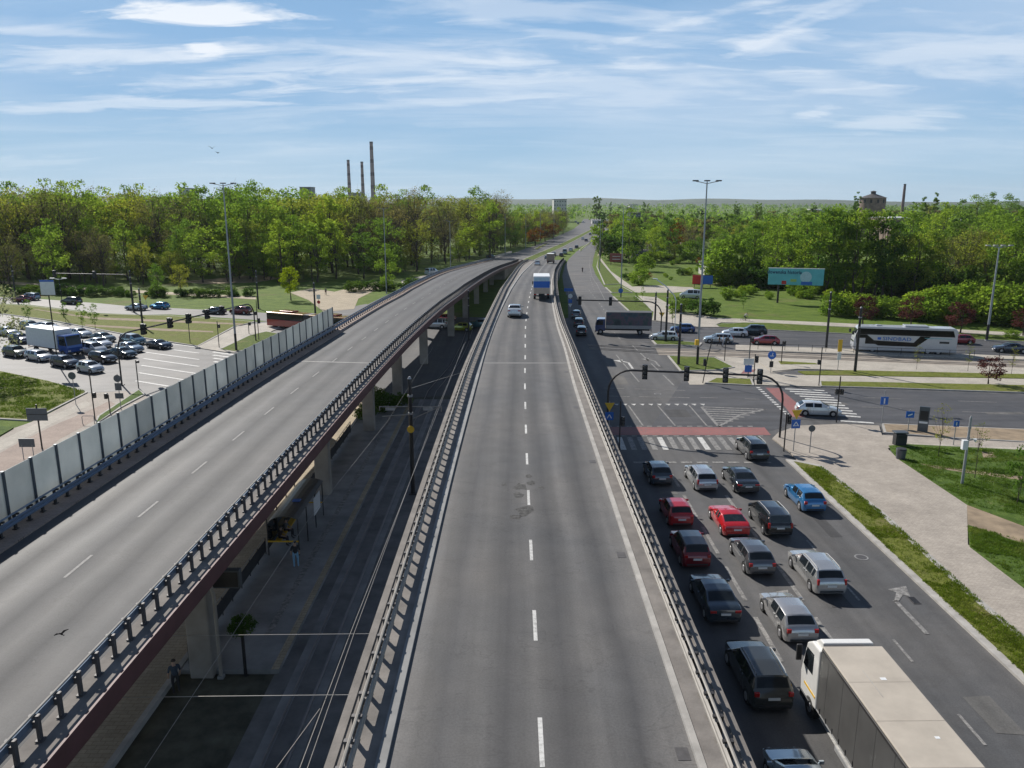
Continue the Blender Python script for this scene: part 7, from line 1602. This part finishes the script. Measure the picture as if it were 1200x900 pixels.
# trees behind the right screen, out to the horizon
n = 0; tries = 0; placed = []
while n < 285 and tries < 12000:
    tries += 1
    y = rw_.uniform(205, 760); x = rw_.uniform(0.11, 0.80) * y
    if x < 62 and y < 330: continue
    if x < 0.27 * y and y < 330: continue
    if not fits(x, y, 7.5 + y * .010): continue
    if abs(x / y - 0.459) < 0.035 and y < 520: continue
    u = x / y; hmax = 16 if u < .35 else 18 if u < .5 else 21
    pr = rw_.choice(PF_[:5] if rw_.random() < .9 else PF_[5:]); 
    if y < 330: pr = rw_.choice(PM + PB + PO + PD_)
    near = 'behind the leafy screen' if y < 400 else 'far out towards the horizon'
    c = {'bright_leaves': 'fresh green', 'mid_leaves': 'deep green', 'olive_leaves': 'olive', 'budding_twigs': 'brown', 'dark_leaves': 'dark green'}[pr['crown'].materials[0].name]
    plant(pr, (x, y, 0), rw_.uniform(.62, 1.0) * hmax, '%s tree %s on the right' % (c, near), group='trees on the right, ' + near + ', ' + c, wide=1.1); n += 1
for x, yt, Y in [(1006, 224, 480), (1098, 225, 500), (1084, 230, 400), (986, 238, 380), (1110, 236, 420), (1072, 236, 400), (955, 237, 600), (888, 236, 600), (892, 237.5, 640), (863, 235.5, 640), (866, 238, 640), (1150, 226, 480), (1165, 225, 500), (1185, 229, 480), (1130, 233, 430)]:
    p, H = at(x, yt, Y); plant(rw_.choice(PP) if x < 1120 else rw_.choice(PM), p, H, 'tall slender poplar rising above the right tree line' if x < 1120 else 'big rounded tree on the skyline at the far right', group='skyline poplars' if x < 1120 else 'skyline trees at the far right')
for x, yt, Y in [(697, 230, 1000), (700, 229, 1000), (703, 231, 1000), (716, 236, 1100), (755, 236, 900), (760, 238, 950)]:
    p, H = at(x, yt, Y); plant(PF_[5], p, H, 'dark slender poplar at the head of the far road', group='poplars at the head of the road')
# distant wood, one mass
b = MB(); rr = random.Random(5)
for i in range(2600):
    y = 520 + 3300 * rr.random() ** 1.7; x = rr.uniform(-0.75, 0.85) * y
    if y < 900 and -0.2 < x / y < 0.13 + 0: 
        if x / y > 0.06: continue
    if y < 850 and 0.02 < x / y < 0.14: continue
    if y < 760 and x / y < -0.0: continue
    H = rr.uniform(9, 15) if y < 1500 else rr.uniform(10, 18); w_ = H * rr.uniform(.35, .6); nl = 26 if y < 1200 else 14
    leaves(b, rr, Vector((x, y, H * .55)), w_, nl, .9 + y * .0009, 0.55 * H / w_)
me = bpy.data.meshes.new('distant_wood'); me.from_pydata(b.v, [], b.f); me.materials.append(M['leaf_mid']); o = bpy.data.objects.new('distant_wood', me); COL.objects.link(o)
tag(o, 'distant belt of mixed trees reaching to the hills', 'wood', kind='stuff')
# rough grass tufts and plants
def tufts(name, label, region, n, h, m, seed, zb=0.13):
    rr = random.Random(seed); b = MB(); got = 0
    A = [Vector((p[0], p[1])) for p in region]; xs = [p.x for p in A]; ys = [p.y for p in A]
    def inside(x, y):
        c = False; j = len(A) - 1
        for i in range(len(A)):
            if (A[i].y > y) != (A[j].y > y) and x < (A[j].x - A[i].x) * (y - A[i].y) / (A[j].y - A[i].y) + A[i].x: c = not c
            j = i
        return c
    for _ in range(n * 6):
        if got >= n: break
        x, y = rr.uniform(min(xs), max(xs)), rr.uniform(min(ys), max(ys))
        if not inside(x, y): continue
        if mnoise.noise(Vector((x * .5, y * .5, seed))) < -0.12 and rr.random() < .85: continue
        got += 1
        for k in range(5):
            a = rr.uniform(0, 6.28); q = Vector((x + rr.uniform(-.1, .1), y + rr.uniform(-.1, .1), zb)); e = Vector((math.cos(a), math.sin(a), 0)); hh = h * rr.uniform(.4, 1.2)
            s = Vector((-e.y, e.x, 0)) * .022
            b.v += [tuple(q - s), tuple(q + s), tuple(q + e * hh * .55 + Vector((0, 0, hh)))]; kk = len(b.v) - 3; b.f.append((kk, kk+1, kk+2))
    me = bpy.data.meshes.new(name); me.from_pydata(b.v, [], b.f); me.materials.append(m); o = bpy.data.objects.new(name, me); COL.objects.link(o); tag(o, label, 'grass', kind='stuff')
M['blade'] = leafmat('grass_blades', ((0.09, 0.135, 0.02), (0.15, 0.20, 0.03), (0.22, 0.24, 0.07)), 0.4)
M['blade_fresh'] = leafmat('fresh_grass_blades', ((0.07, 0.125, 0.02), (0.11, 0.175, 0.03), (0.17, 0.21, 0.055)), 0.4)
tufts('grass', 'dry grass on the verge between kerb and pavement at right', [(KX + 0.5, 20)] + [(KX + .5, 63)] + px((963, 549), (1033, 602), (1143, 702), (1200, 749)) + [(KX + 4.5, 20)], 9000, .13, M['blade'], 2)
tufts('grass', 'fresh grass of the lawn around the camera mast', px((1043, 525), (1200, 530), (1260, 535), (1260, 620), (1134, 593), (1055, 541)), 7000, .16, M['blade_fresh'], 3)
tufts('grass', 'fresh grass at the right edge below the trodden path', px((1135, 619), (1240, 645), (1240, 715), (1138, 643)), 2600, .16, M['blade_fresh'], 4)
tufts('grass', 'grass on the lawn by the left pavement', px((0, 437), (59, 449), (101, 460), (59, 481), (36, 492), (0, 490)), 3500, .2, M['blade'], 5)
tufts('grass', 'weeds in the gap between the middle flyover and the queue road', [(6.6, 20), (8.0, 20), (8.5, 66), (7.0, 66)], 1800, .28, M['blade_fresh'], 6, 0.0)
p_ = P(288, 792); t = thing('plant_post', 'short black post with hanging dark foliage at the platform end', 'post', p_); b = MB(); b.cyl((0, 0, 0), (0, 0, 2.7), 0.08, n=8); b.build('shaft', M['black'], t)
o = bpy.data.objects.new('foliage', PSD[0]['crown']); COL.objects.link(o); o.parent = t; o.location = (0, 0, 2.2); o.scale = (.28, .28, .3)
for x, y, h in [(-13.5, 80, 2.0), (-15.5, 84, 1.8), (-11.8, 82, 1.5), (-14.8, 77, 1.6)]:
    plant(PSD[0], (x, y, 0.2), h, 'dark shrub in the shade at the far end of the tram platform', 'shrub', group='shrubs at the far platform end')

# ------------------------------------------------------------------ air
b = MB(); b.box((0, 4450, 86), (19000, 9500, 175)); 
hz_ = bpy.data.materials.new('air'); hz_.use_nodes = True; nt = hz_.node_tree
for n_ in list(nt.nodes):
    if n_.type == 'BSDF_PRINCIPLED': nt.nodes.remove(n_)
pv_ = nt.nodes.new('ShaderNodeVolumePrincipled'); pv_.inputs['Color'].default_value = (0.80, 0.88, 0.97, 1); pv_.inputs['Density'].default_value = HAZE; pv_.inputs['Anisotropy'].default_value = 0.2
nt.links.new(pv_.outputs[0], nt.nodes['Material Output'].inputs['Volume'])
o = b.build('haze', hz_); o['kind'] = 'stuff'
